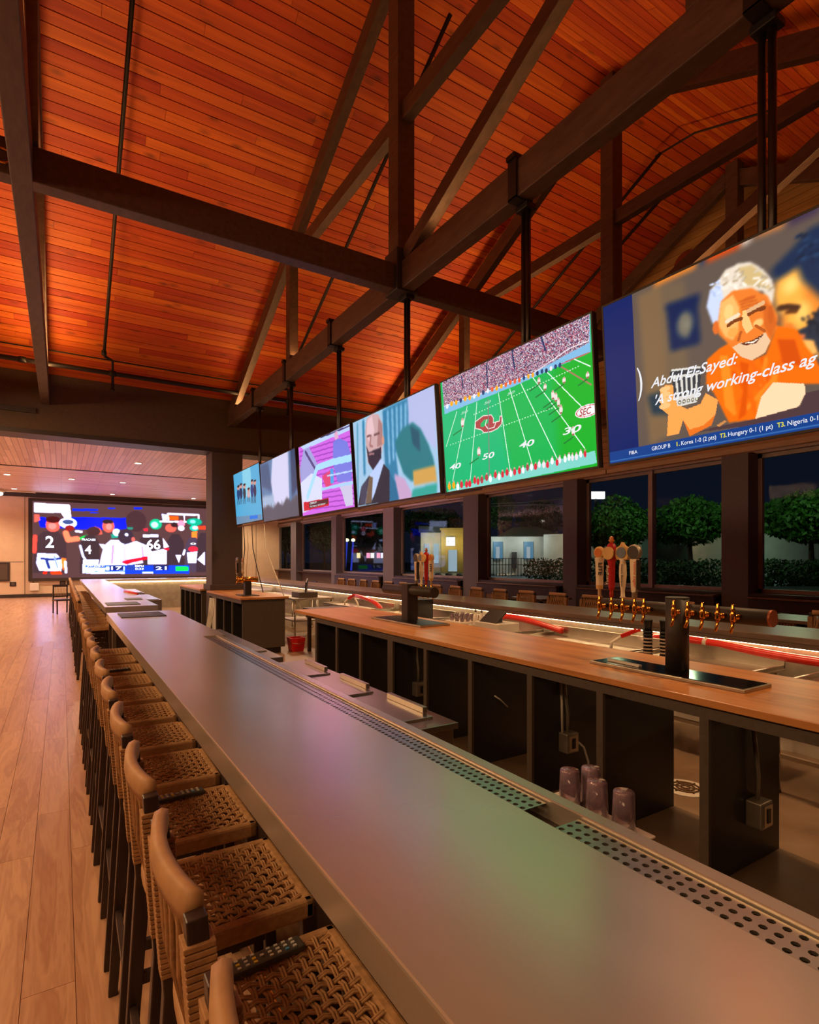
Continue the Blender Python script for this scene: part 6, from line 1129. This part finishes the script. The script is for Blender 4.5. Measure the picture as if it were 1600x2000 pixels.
for i, (y, lab) in enumerate(((6.62, 'left'), (6.48, 'right'))):
    t = thing('spray_bottle', 'white bottle by the payment terminal, ' + lab + ' one', 'bottle', (5.3, y, .78), 'white bottles')
    MB().lathe([(.04, 0), (.042, .01), (.042, .12), (.03, .16), (.014, .18), (.014, .20)], (5.3, y, .78), 14).build('body', M_white, t, True)
    MB().lathe([(.016, 0), (.016, .03), (.006, .035), (.006, .06)], (5.3, y, .978), 10).build('cap', M_grey, t, True)
gl = thing('glass_rack', 'glass washer rack of clear glasses under the bar light', 'glass rack', (5.4, 7.1, .78))
MB().box(5.2, 6.85, .78, 5.6, 7.3, .80).build('rack', M_white, gl)
for i in range(3):
    for j in range(3):
        MB().lathe([(.03, 0), (.034, .11), (.032, .11), (.028, .004)], (5.28 + i * .11, 6.93 + j * .13, .80), 12).build('glass', M_cup, gl, True)

# prep area between the two back bars
pt2 = thing('prep_table', 'small stainless prep table with a lower shelf and loose cables', 'table', (4.8, 12.0, 0))
MB().box(4.35, 11.8, .86, 5.3, 12.7, .90).build('top', M_steel, pt2, False, .004)
MB().box(4.38, 11.83, .38, 5.27, 12.67, .41).build('shelf', M_steel, pt2)
for x in (4.39, 5.26):
    for y in (11.84, 12.66): MB().cyl((x, y, 0), (x, y, .86), .02, n=8).build('leg', M_steel, pt2, True)
MB().tube([(4.5, 11.9, .85), (4.55, 11.86, .6), (4.7, 11.9, .45), (4.75, 11.85, .2), (4.6, 11.8, .02)], .012, 6).build('cable', M_white, pt2, True)
mc = thing('card_machine', 'grey terminal with a raised dark flap on the prep table', 'machine', (4.8, 12.2, .9))
MB().box(4.55, 12.0, .90, 5.0, 12.5, 1.02).build('base', M_grey, mc, False, .01)
MB().bar((4.7, 12.0, 1.10), (4.9, 12.4, 1.18), .03, .3, (1, 0, 0)).build('flap', M_darktrim, mc, False, .005)
dr = thing('dark_counter', 'dark brown lidded cart with slim legs beside the back bar gap', 'cart', (4.4, 9.6, 0))
MB().box(4.0, 9.2, .66, 4.7, 10.2, .80).build('box', M_espresso, dr, False, .006)
MB().prism([(3.96, 9.16), (4.74, 9.16), (4.74, 10.24), (3.96, 10.24)], .80, .84).build('lid', M_espresso, dr, False, .006)
for x in (4.05, 4.65):
    for y in (9.26, 10.14): MB().box(x - .03, y - .03, 0, x + .03, y + .03, .66).build('leg', M_espresso, dr)
bk = thing('red_bucket', 'small red square bucket on the floor beside the cabinet end', 'bucket', (3.85, 10.35, 0))
vs = []
for z_, h in ((0, .11), (.26, .14), (.26, .128), (.015, .10)):
    for sx, sy in ((-1,-1),(1,-1),(1,1),(-1,1)): vs.append((3.86 + sx*h, 10.35 + sy*h, z_))
MB().add(vs, [(3,2,1,0)] + [(r*4+q, r*4+(q+1)%4, (r+1)*4+(q+1)%4, (r+1)*4+q) for r in range(3) for q in range(4)] + [(12,13,14,15)]).build('tub', M_red, bk)
MB().tube([(3.86 - .13, 10.35, .25), (3.86 - .12, 10.20, .17), (3.86, 10.19, .15), (3.86 + .12, 10.2, .17), (3.86 + .13, 10.35, .25)], .005, 6).build('handle', M_steel, bk)
kk = thing('fire_extinguisher', 'small red cylinder standing on the floor behind the dark cart', 'extinguisher', (5.02, 11.68, 0))
MB().lathe([(.06, 0), (.06, .3), (.03, .36), (.02, .38)], (5.02, 11.68, 0), 14).build('cylinder', M_red, kk, True)
MB().lathe([(.02, 0), (.03, .02), (.015, .05)], (5.02, 11.68, .38), 10).build('valve', M_blackmetal, kk, True)
# cables hanging off the last television
for i, (x, y, ye, m_, lab) in enumerate(((3.4, 12.35, 12.6, M_plastic_b, 'black cable hanging beside the column, left one'), (3.42, 12.15, 12.4, M_white, 'pale cable hanging beside the column'), (3.45, 11.9, 11.3, M_plastic_b, 'black cable swinging below the farthest television'), (3.5, 11.2, 10.2, M_white, 'pale cable drooping below the waterfall television'))):
    tag(MB().tube([(x, y, 2.5), (x + .03, y + .02, 2.0), (x + .02, (y + ye) / 2, 1.6), (x + .06, ye, 1.09)], .010, 6).build('hanging_cable', m_, None, True), lab, 'cable', 'cables under the televisions')

# ------------------------------------------------------------------ dining side by the windows
def make_chair():
    r = thing('dining_chair', '', 'chair', (0, 0, 0), 'cane-backed chairs by the windows')
    for sx, sy, h in ((-.2, -.2, .92), (-.2, .2, .92), (.2, -.2, .45), (.2, .2, .45)):
        MB().bar((sx * 1.08, sy, 0), (sx, sy, h), .035, .035).build('leg', M_espresso, r)
    MB().box(-.22, -.23, .42, .23, .23, .47).build('seat', M_espresso, r, False, .01)
    MB().bar((-.2, -.22, .90), (-.2, .22, .90), .03, .07).build('top_rail', M_espresso, r)
    MB().bar((-.2, -.22, .55), (-.2, .22, .55), .03, .04).build('lower_rail', M_espresso, r)
    ln = MB()
    for q in range(9): ln.box(-.204, -.18 + q * .045 - .005, .56, -.196, -.18 + q * .045 + .005, .88)
    for q in range(7): ln.box(-.206, -.19, .585 + q * .045, -.194, .19, .595 + q * .045)
    ln.build('cane_panel', M_rope, r)
    return r
ch = make_chair()
spots = [(8.2, 4.1, .3), (9.3, 4.3, 3.0), (8.0, 6.6, .1), (9.2, 6.7, 3.2), (8.3, 9.0, .2), (9.4, 9.2, 3.1), (8.3, 11.3, -.1), (9.5, 11.5, 3.1), (8.4, 14.4, .1), (9.6, 14.6, 3.2), (8.4, 17.2, 0), (9.6, 17.3, 3.1), (8.5, 20.3, .1), (9.7, 20.4, 3.1)]
for i, (x, y, a) in enumerate(spots):
    o = ch if i == 0 else copy_tree(ch)
    o.location = (x, y, 0); o.rotation_euler = (0, 0, a)
    o['label'] = 'dark cane-backed dining chair on the %s side of the %s window table' % ('bar' if i % 2 == 0 else 'window', ORD[i // 2])
for i in range(7):
    x = (spots[2*i][0] + spots[2*i+1][0]) / 2; y = (spots[2*i][1] + spots[2*i+1][1]) / 2
    t = thing('dining_table', 'brown dining table by the window, ' + ORD[i] + ' from the near end', 'table', (x, y, 0), 'tables along the windows')
    MB().box(x - .42, y - .42, .72, x + .42, y + .42, .76).build('top', M_darktop, t, False, .006)
    MB().cyl((x, y, .02), (x, y, .72), .035, n=10).build('pedestal', M_blackmetal, t, True)
    MB().lathe([(.26, 0), (.26, .015), (.05, .03)], (x, y, 0), 20).build('base', M_blackmetal, t)
for i, (x, y) in enumerate(((7.75, 3.3), (7.75, 7.7))):
    t = thing('high_table', 'high square pub table beyond the right-hand bar, ' + ('nearer' if i == 0 else 'farther') + ' one', 'table', (x, y, 0), 'high pub tables')
    MB().box(x - .4, y - .4, 1.01, x + .4, y + .4, 1.05).build('top', M_darktop, t, False, .006)
    MB().cyl((x, y, .02), (x, y, 1.01), .04, n=10).build('pedestal', M_blackmetal, t, True)
    MB().lathe([(.26, 0), (.26, .015), (.05, .03)], (x, y, 0), 20).build('base', M_blackmetal, t)
for i, (ya, yb) in enumerate(((1.5, 5.2), (5.8, 9.1), (9.7, 12.8), (13.7, 17.7), (18.7, 22.8))):
    t = thing('booth_bench', 'dark wooden window booth bench, ' + ORD[i] + ' from the near end', 'bench', (10.1, (ya + yb) / 2, 0), 'booths under the windows')
    MB().box(9.95, ya, .40, 10.38, yb, .47).build('seat', M_espresso, t, False, .01)
    MB().box(10.28, ya, .0, 10.38, yb, 1.08).build('back', M_espresso, t, False, .01)
    MB().box(10.24, ya, 1.08, 10.41, yb, 1.11).build('cap_rail', M_darktop, t, False, .004)
    MB().box(10.0, ya, 0, 10.3, yb, .40).build('base', M_black, t)

# ------------------------------------------------------------------ far room odds and ends
fc = copy_tree(ch); fc.location = (.02, 21.5, 0); fc.rotation_euler = (0, 0, -1.3); fc['label'] = 'lone wooden chair on the open floor beyond the last stools'; fc['group'] = 'chairs of the far room'
fn = thing('ceiling_fan', 'white ceiling fan with a lit globe in the far room', 'ceiling fan', (-1.75, 23.0, 4.0))
fx, fyy, fz = -1.75, 23.0, 4.05
MB().cyl((fx, fyy, fz), (fx, fyy, 4.9), .02, n=8).build('down_rod', M_white, fn, True)
MB().lathe([(.05, -.06), (.14, -.04), (.14, .05), (.05, .09)], (fx, fyy, fz), 16).build('motor', M_white, fn, True)
for q in range(3):
    a = math.radians(5 + 120 * q)
    MB().bar((fx + .15*math.cos(a), fyy + .15*math.sin(a), fz), (fx + 1.0*math.cos(a), fyy + 1.0*math.sin(a), fz), .14, .012).build('blade', M_white, fn)
MB().lathe([(.03, -.12), (.09, -.09), (.10, -.05), (.06, -.0)], (fx, fyy, fz - .04), 14).build('globe', M_lamp, fn, True)
sp = thing('wall_frame', 'grey framed panel on the far beige wall, left of the giant screen', 'frame', (-2.9, YF - .05, 1.0))
MB().box(-3.2, YF - .05, .75, -2.02, YF - .012, 1.62).build('frame', M_darktrim, sp)
MB().box(-3.12, YF - .06, .83, -2.10, YF - .05, 1.54).build('panel', M_grey, sp)
for i, (x, lab) in enumerate(((-1.9, 'under the framed panel'), (.05, 'under the giant screen, left'), (.35, 'under the giant screen, right'))):
    t = thing('wall_outlet', 'small dark wall outlet ' + lab, 'outlet', (x, YF - .02, .55), 'outlets on the far wall')
    MB().box(x - .12, YF - .03, .52, x + .12, YF - .008, .72).build('plate', M_plastic_b, t)
    MB().box(x - .07, YF - .036, .56, x + .07, YF - .03, .68).build('socket', M_grey, t)
wb = thing('hanging_box', 'white box hanging from a cord below the giant screen corner', 'box', (-1.1, YF - .1, .35))
MB().box(-1.25, YF - .14, .30, -.9, YF - .01, .66).build('body', M_white, wb, False, .01)
MB().cyl((-1.12, YF - .1, .66), (-1.14, YF - .1, 1.0), .012, n=6).build('cord', M_plastic_b, wb)

# ------------------------------------------------------------------ the street outside at night
GZ = .35
struct(MB().box(XW + 6, -60, -.6, 160, 200, GZ).build('ground', pmat('night_ground', rgb(46, 56, 54), .6, 0, .4, .6)))
struct(MB().box(XW + .25, -40, -.6, XW + 6, 120, -.1).build('ground_terrace', pmat('terrace_deck', rgb(60, 60, 60), .4, 0, .3, 1)))
def at(u, t):
    a = (u - 800) / F_PX
    return ((.5289 + .8487 * a) * t, (.8487 - .5289 * a) * t)
def zat(v, t): return 1.775 + (1092 - v) / F_PX * t
M_wallA = pmat('stucco_cream', rgb(196, 184, 160), .8, 0, .1, 1.2)
M_wallB = pmat('siding_olive', rgb(168, 148, 92), .8, 0, .1, 1.2)
M_roofN = pmat('dark_shingle', rgb(48, 52, 50), .8, 0, .3, 3)
M_win = emit('lit_shop_window', (.55, .75, .85, 1), .55)
M_poster = emit('lit_poster', (.10, .30, .46, 1), .6)
M_post2 = emit('poster_pale', (.6, .7, .75, 1), .5)
M_sign = emit('sign_light', (1, 1, .95, 1), 1.6)
def block(parent, name, u0, u1, v0, v1, t, depth, mat, dt=0):
    """box whose front face runs between two sight lines at distance t"""
    x0, y0 = at(u0, t); x1, y1 = at(u1, t + dt)
    n = Vector((y0 - y1, x1 - x0, 0)).normalized()
    if n.x < 0: n = -n
    z0, z1 = zat(v1, t), zat(v0, t)
    if 'wall' in name or name == 'pole': z0 = GZ - .05
    vs = [(x0, y0, z0), (x1, y1, z0), (x1 + n.x*depth, y1 + n.y*depth, z0), (x0 + n.x*depth, y0 + n.y*depth, z0)]
    vs += [(a, b_, z1) for a, b_, _ in vs]
    return MB().add(vs, [(0,3,2,1),(4,5,6,7),(0,1,5,4),(1,2,6,5),(2,3,7,6),(3,0,4,7)]).build(name, mat, parent)
def root_at(name, label, cat, u, t, group=None): 
    x, y = at(u, t); return thing(name, label, cat, (x, y, GZ), group)
A = root_at('shop_building', 'cream shop with a lit badge sign over its olive entrance, across the water', 'building', 870, 60, 'buildings across the street')
block(A, 'wall', 822, 862, 1040, 1118, 60, 8, M_wallA)
block(A, 'entrance_wall', 862, 908, 1034, 1118, 59, 9, M_wallB)
block(A, 'roof', 818, 866, 1028, 1040, 59.5, 9, M_roofN)
block(A, 'cornice', 860, 910, 1031, 1035, 58.8, 9, M_wallB)
block(A, 'doorway', 876, 893, 1074, 1116, 58.9, .2, M_win)
for u in (829, 847): 
    block(A, 'window', u, u + 10, 1062, 1100, 59.9, .15, M_win)
sx_, sy_ = at(880, 58.6)
sg = block(A, 'sign', 872, 889, 1049, 1066, 58.7, .2, M_sign)
ex = Vector((at(890, 58.5)[0] - at(870, 58.5)[0], at(890, 58.5)[1] - at(870, 58.5)[1], 0)).normalized()
bx_, by_ = at(874, 58.5)
lettering('sign_text', 'HAT CLUB', M_ink, (bx_, by_, zat(1059, 58.5)), tuple(ex), (0, 0, 1), .7, sg, .2)
B_ = root_at('shop_building', 'tan building with two lit blue posters and a dark hipped roof, across the street', 'building', 1020, 50, 'buildings across the street')
block(B_, 'wall', 948, 1062, 1048, 1112, 50, 8, M_wallA)
block(B_, 'wing_wall', 1062, 1104, 1044, 1112, 49, 8, M_wallA, 3)
x0, y0 = at(985, 49.5); x1, y1 = at(1106, 49.5); z0, z1 = zat(1047, 49.5), zat(1024, 49.5)
dv = Vector((x1 - x0, y1 - y0, 0)); nv = Vector((-dv.y, dv.x, 0)).normalized(); nv = nv if nv.x > 0 else -nv
P0, P1 = Vector((x0, y0, z0)), Vector((x1, y1, z0))
Q = [P0, P1, P1 + nv * 8, P0 + nv * 8, P0 + dv * .3 + nv * 4 + Vector((0,0,z1 - z0)), P0 + dv * .7 + nv * 4 + Vector((0,0,z1 - z0))]
MB().add(Q, [(0,1,5,4),(1,2,5),(2,3,4,5),(3,0,4),(3,2,1,0)]).build('roof', M_roofN, B_)
for u in (964, 1024):
    ps = block(B_, 'poster', u, u + 18, 1058, 1092, 49.8, .12, M_poster)
    block(B_, 'poster_figure', u + 5, u + 12, 1068, 1091, 49.7, .05, M_post2)
block(B_, 'door', 1000, 1010, 1078, 1110, 49.8, .1, M_roofN)
Cb = root_at('warehouse', 'long pale low building behind the trees on the right', 'building', 1400, 45, 'buildings across the street')
block(Cb, 'wall', 1352, 1440, 1042, 1106, 45, 8, M_wallA)
block(Cb, 'wall', 1440, 1640, 1036, 1106, 44, 8, M_wallA)
block(Cb, 'roof', 1345, 1645, 1030, 1038, 43.8, 9, M_roofN)
Db = root_at('shop_building', 'low green-lit porch building behind the middle tree', 'building', 1310, 44, 'buildings across the street')
block(Db, 'wall', 1276, 1345, 1050, 1106, 40, 2, pmat('porch_green', rgb(110, 150, 130), .8))
block(Db, 'roof', 1270, 1350, 1044, 1051, 39.7, 2.4, M_roofN)
Eb = root_at('shop_building', 'small warm-lit building glimpsed left of the big tree', 'building', 1152, 52, 'buildings across the street')
block(Eb, 'wall', 1138, 1172, 1040, 1106, 52, 5, M_wallB)
block(Eb, 'window', 1142, 1152, 1062, 1082, 51.8, .1, emit('amber_window', (1, .55, .12, 1), .8))
block(Eb, 'roof', 1134, 1176, 1034, 1041, 51.5, 6, M_roofN)
bill = root_at('billboard', 'lit white billboard on a pole above the trees', 'billboard', 1158, 70)
block(bill, 'panel', 1148, 1182, 960, 974, 70, .4, M_sign)
block(bill, 'pole', 1163, 1166, 974, 1116, 70.2, .3, M_roofN)
Kb = root_at('waterfront_bar', 'distant waterfront bar with glowing pink and white windows', 'building', 715, 75)
block(Kb, 'wall', 690, 775, 1066, 1104, 75, 6, pmat('dim_wall', rgb(90, 80, 70), .8))
block(Kb, 'roof', 684, 780, 1062, 1068, 74.5, 7, M_roofN)
for i, (u, c) in enumerate(((697, (1, .75, .3, 1)), (716, (1, .35, .55, 1)), (724, (1, .9, .85, 1)), (736, (1, .3, .4, 1)), (744, (.9, .85, 1, 1)))):
    block(Kb, 'window', u, u + 7, 1080, 1090, 74.6, .1, emit('bar_window_%d' % i, c, 1.2))
for u, lab in ((664, 'left'), (674, 'middle'), (686, 'right')):
    t = root_at('light_mast', 'thin blue-lit mast by the waterfront, ' + lab + ' one', 'mast', u, 70, 'blue masts')
    xa, ya = at(u, 70); xb_, yb_ = at(u + 4, 70)
    MB().cyl((xa, ya, GZ), (xb_, yb_, zat(1058, 70)), .12, n=8).build('pole', emit('blue_mast_' + lab, (.05, .08, .9, 1), .5), t)
    MB().lathe([(.1, 0), (.25, .1), (.25, .3), (.1, .4)], (xb_, yb_, zat(1058, 70)), 10).build('lamp', emit('mast_lamp_' + lab, (1, .9, .5, 1), 2), t)
# railing and hedges across the street
rl = root_at('street_railing', 'black metal railing in front of the tan building', 'railing', 990, 46)
rm = MB()
for q in range(16):
    x, y = at(952 + q * 6, 46); rm.cyl((x, y, GZ), (x, y, zat(1090, 46)), .03, n=6)
for v in (1091, 1103): rm.bar((*at(952, 46), zat(v, 46)), (*at(1042, 46), zat(v, 46)), .05, .05)
rm.build('bars', M_blackmetal, rl)
M_leaf = pmat('tree_leaf', rgb(64, 120, 44), .55, 0, .5, .9)
M_leafd = pmat('hedge_leaf', rgb(44, 84, 44), .6, 0, .5, .9)
def foliage(blobs, n, size, seed):
    r = np.random.RandomState(seed); mb = MB(); tot = sum(b_[3] ** 2 for b_ in blobs)
    for cx, cy, cz, rad, sq in blobs:
        k_ = int(n * rad ** 2 / tot)
        d = r.normal(size=(k_, 3)); d /= np.linalg.norm(d, axis=1)[:, None]
        rr = rad * r.uniform(.55, 1.05, k_) ** .6
        p = d * rr[:, None]; p[:, 2] *= sq
        for q in p:
            a = r.normal(size=3); a /= np.linalg.norm(a); b2 = np.cross(a, r.normal(size=3)); b2 /= np.linalg.norm(b2)
            s1_, s2_ = size * r.uniform(.7, 1.4), size * r.uniform(.4, .7)
            o_ = np.array((cx, cy, cz)) + q
            mb.add([o_ - a * s1_, o_ + b2 * s2_, o_ + a * s1_, o_ - b2 * s2_], [(0, 1, 2, 3)])
    return mb
def tree(u0, u1, vt, vb, t, label, seed, n=2600, mat=None):
    x, y = at((u0 + u1) / 2, t); wd = (u1 - u0) / F_PX * t / 2
    zt_, zb_ = zat(vt, t), zat(vb, t)
    T_ = thing('street_tree', label, 'tree', (x, y, GZ), 'trees outside')
    r = np.random.RandomState(seed); bl = []
    for q in range(9):
        an = q * 2.4
        bl.append((x + math.cos(an) * wd * .5, y + math.sin(an) * wd * .5, zb_ + (zt_ - zb_) * (.3 + .42 * r.rand()), wd * (.42 + .2 * r.rand()), (zt_ - zb_) / (2.2 * wd)))
    bl.append((x, y, (zt_ + zb_) / 2, wd * .75, (zt_ - zb_) / (1.9 * wd)))
    foliage(bl, n * 2, wd * .045 + .05, seed).build('foliage', mat or M_leaf, T_)
    MB().tube([(x, y, GZ - .3), (x + .1, y, (GZ + zb_) / 2), (x, y, zb_ + (zt_ - zb_) * .35)], [.22, .17, .10], 8).build('trunk', pmat('tree_bark', rgb(74, 58, 44), .8), T_, True)
tree(1138, 1272, 955, 1082, 34, 'round green tree left of the window mullion', 1, 3200)
tree(1278, 1416, 955, 1078, 34, 'round green tree right of the window mullion', 2, 3200)
tree(1488, 1680, 945, 1070, 32, 'bright green tree in the rightmost window', 3, 3200)
tree(946, 1010, 960, 1046, 60, 'dark tree behind the tan building', 4, 1600, M_leafd)
tree(1010, 1100, 968, 1046, 66, 'dark wide tree above the hipped roof', 5, 1800, M_leafd)
tree(780, 905, 985, 1060, 80, 'dark tree mass behind the sign shop', 6, 2200, M_leafd)
tree(660, 760, 985, 1075, 85, 'dark tree behind the waterfront bar', 7, 2000, M_leafd)
tree(596, 670, 1000, 1090, 72, 'dark tree in the second far window', 8, 1800, M_leafd)
tree(525, 588, 1000, 1090, 55, 'dark tree in the farthest window', 9, 1600, M_leafd)
def hedge(u0, u1, vt, vb, t, label, seed):
    T_ = root_at('hedge', label, 'hedge', (u0 + u1) / 2, t, 'clipped shrubs outside')
    bl = []; n_ = max(2, int((u1 - u0) / 14))
    for q in range(n_):
        x, y = at(u0 + (q + .5) * (u1 - u0) / n_, t)
        h = zat(vt, t) - GZ; bl.append((x, y, GZ + h * .5, max(h * .6, .4), .9))
    foliage(bl, 260 * n_, .10, seed).build('foliage', M_leafd, T_)
hedge(1040, 1100, 1092, 1124, 36, 'dark clipped shrub before the tan building', 11)
hedge(1276, 1410, 1094, 1112, 30, 'low dark hedge below the middle tree', 12)
hedge(1482, 1640, 1094, 1112, 30, 'low dark hedge in the rightmost window', 13)
hedge(1150, 1262, 1090, 1116, 28, 'low dark hedge below the left tree', 14)
# rocks on the bank by the sign shop
M_rock = pmat('bank_rock', rgb(120, 112, 100), .85, 0, .3, 2, (1, 1, 1), .4)
rr = random.Random(9)
for q in range(9):
    u = 856 + q * 21; x, y = at(u, 48 + (q % 2) * 1.2); s_ = rr.uniform(.28, .4)
    mb = MB(); mb.lathe([(s_*.7, -.1), (s_, s_*.25), (s_*.75, s_*.55), (s_*.3, s_*.7)], (x, y, GZ), 7)
    tag(mb.build('bank_rock', M_rock), 'pale rock on the bank across the water, ' + ('leftmost' if q == 0 else ORD[q] + ' from the left'), 'rock', 'rocks along the bank')
for q, v in enumerate((983, 988)):
    x0, y0 = at(930, 40); x1, y1 = at(1110, 42)
    tag(MB().tube([(x0, y0, zat(v + 2, 40)), ((x0+x1)/2, (y0+y1)/2, zat(v - 2, 41)), (x1, y1, zat(v - 10 + q * 8, 42))], .03, 5).build('power_line', M_steel2), 'thin overhead power line crossing the dark sky, ' + ('upper' if q == 0 else 'lower'), 'power line')
# point lights added to wash the shop walls and the trees outside
for u, v, t, p_, c in ((842, 1056, 58, 120, (.8, .9, 1)), (862, 1060, 57.5, 90, (1, .75, .2)), (900, 1060, 57.5, 90, (1, .75, .2)), (973, 1056, 48.5, 90, (.7, .9, 1)), (1033, 1056, 48.5, 90, (.7, .9, 1)), (1085, 1060, 46, 60, (1, .8, .5)),
                        (1352, 1060, 43, 50, (1, .8, .5)), (1310, 1062, 41, 60, (.5, 1, .7)), (1520, 1065, 41, 90, (.6, 1, .8)), (1155, 1060, 50, 40, (1, .7, .3))):
    x, y = at(u, t); point('outdoor_wash_light', (x, y, zat(v, t)), p_, c, .15)
for u, v, t, p_ in ((1204, 900, 29, 120), (1345, 900, 29, 120), (1560, 900, 27, 160), (1000, 940, 50, 260), (840, 960, 66, 260)):
    x, y = at(u, t); point('outdoor_wash_light', (x, y, zat(v, t)), p_, (.75, 1, .55), .3)
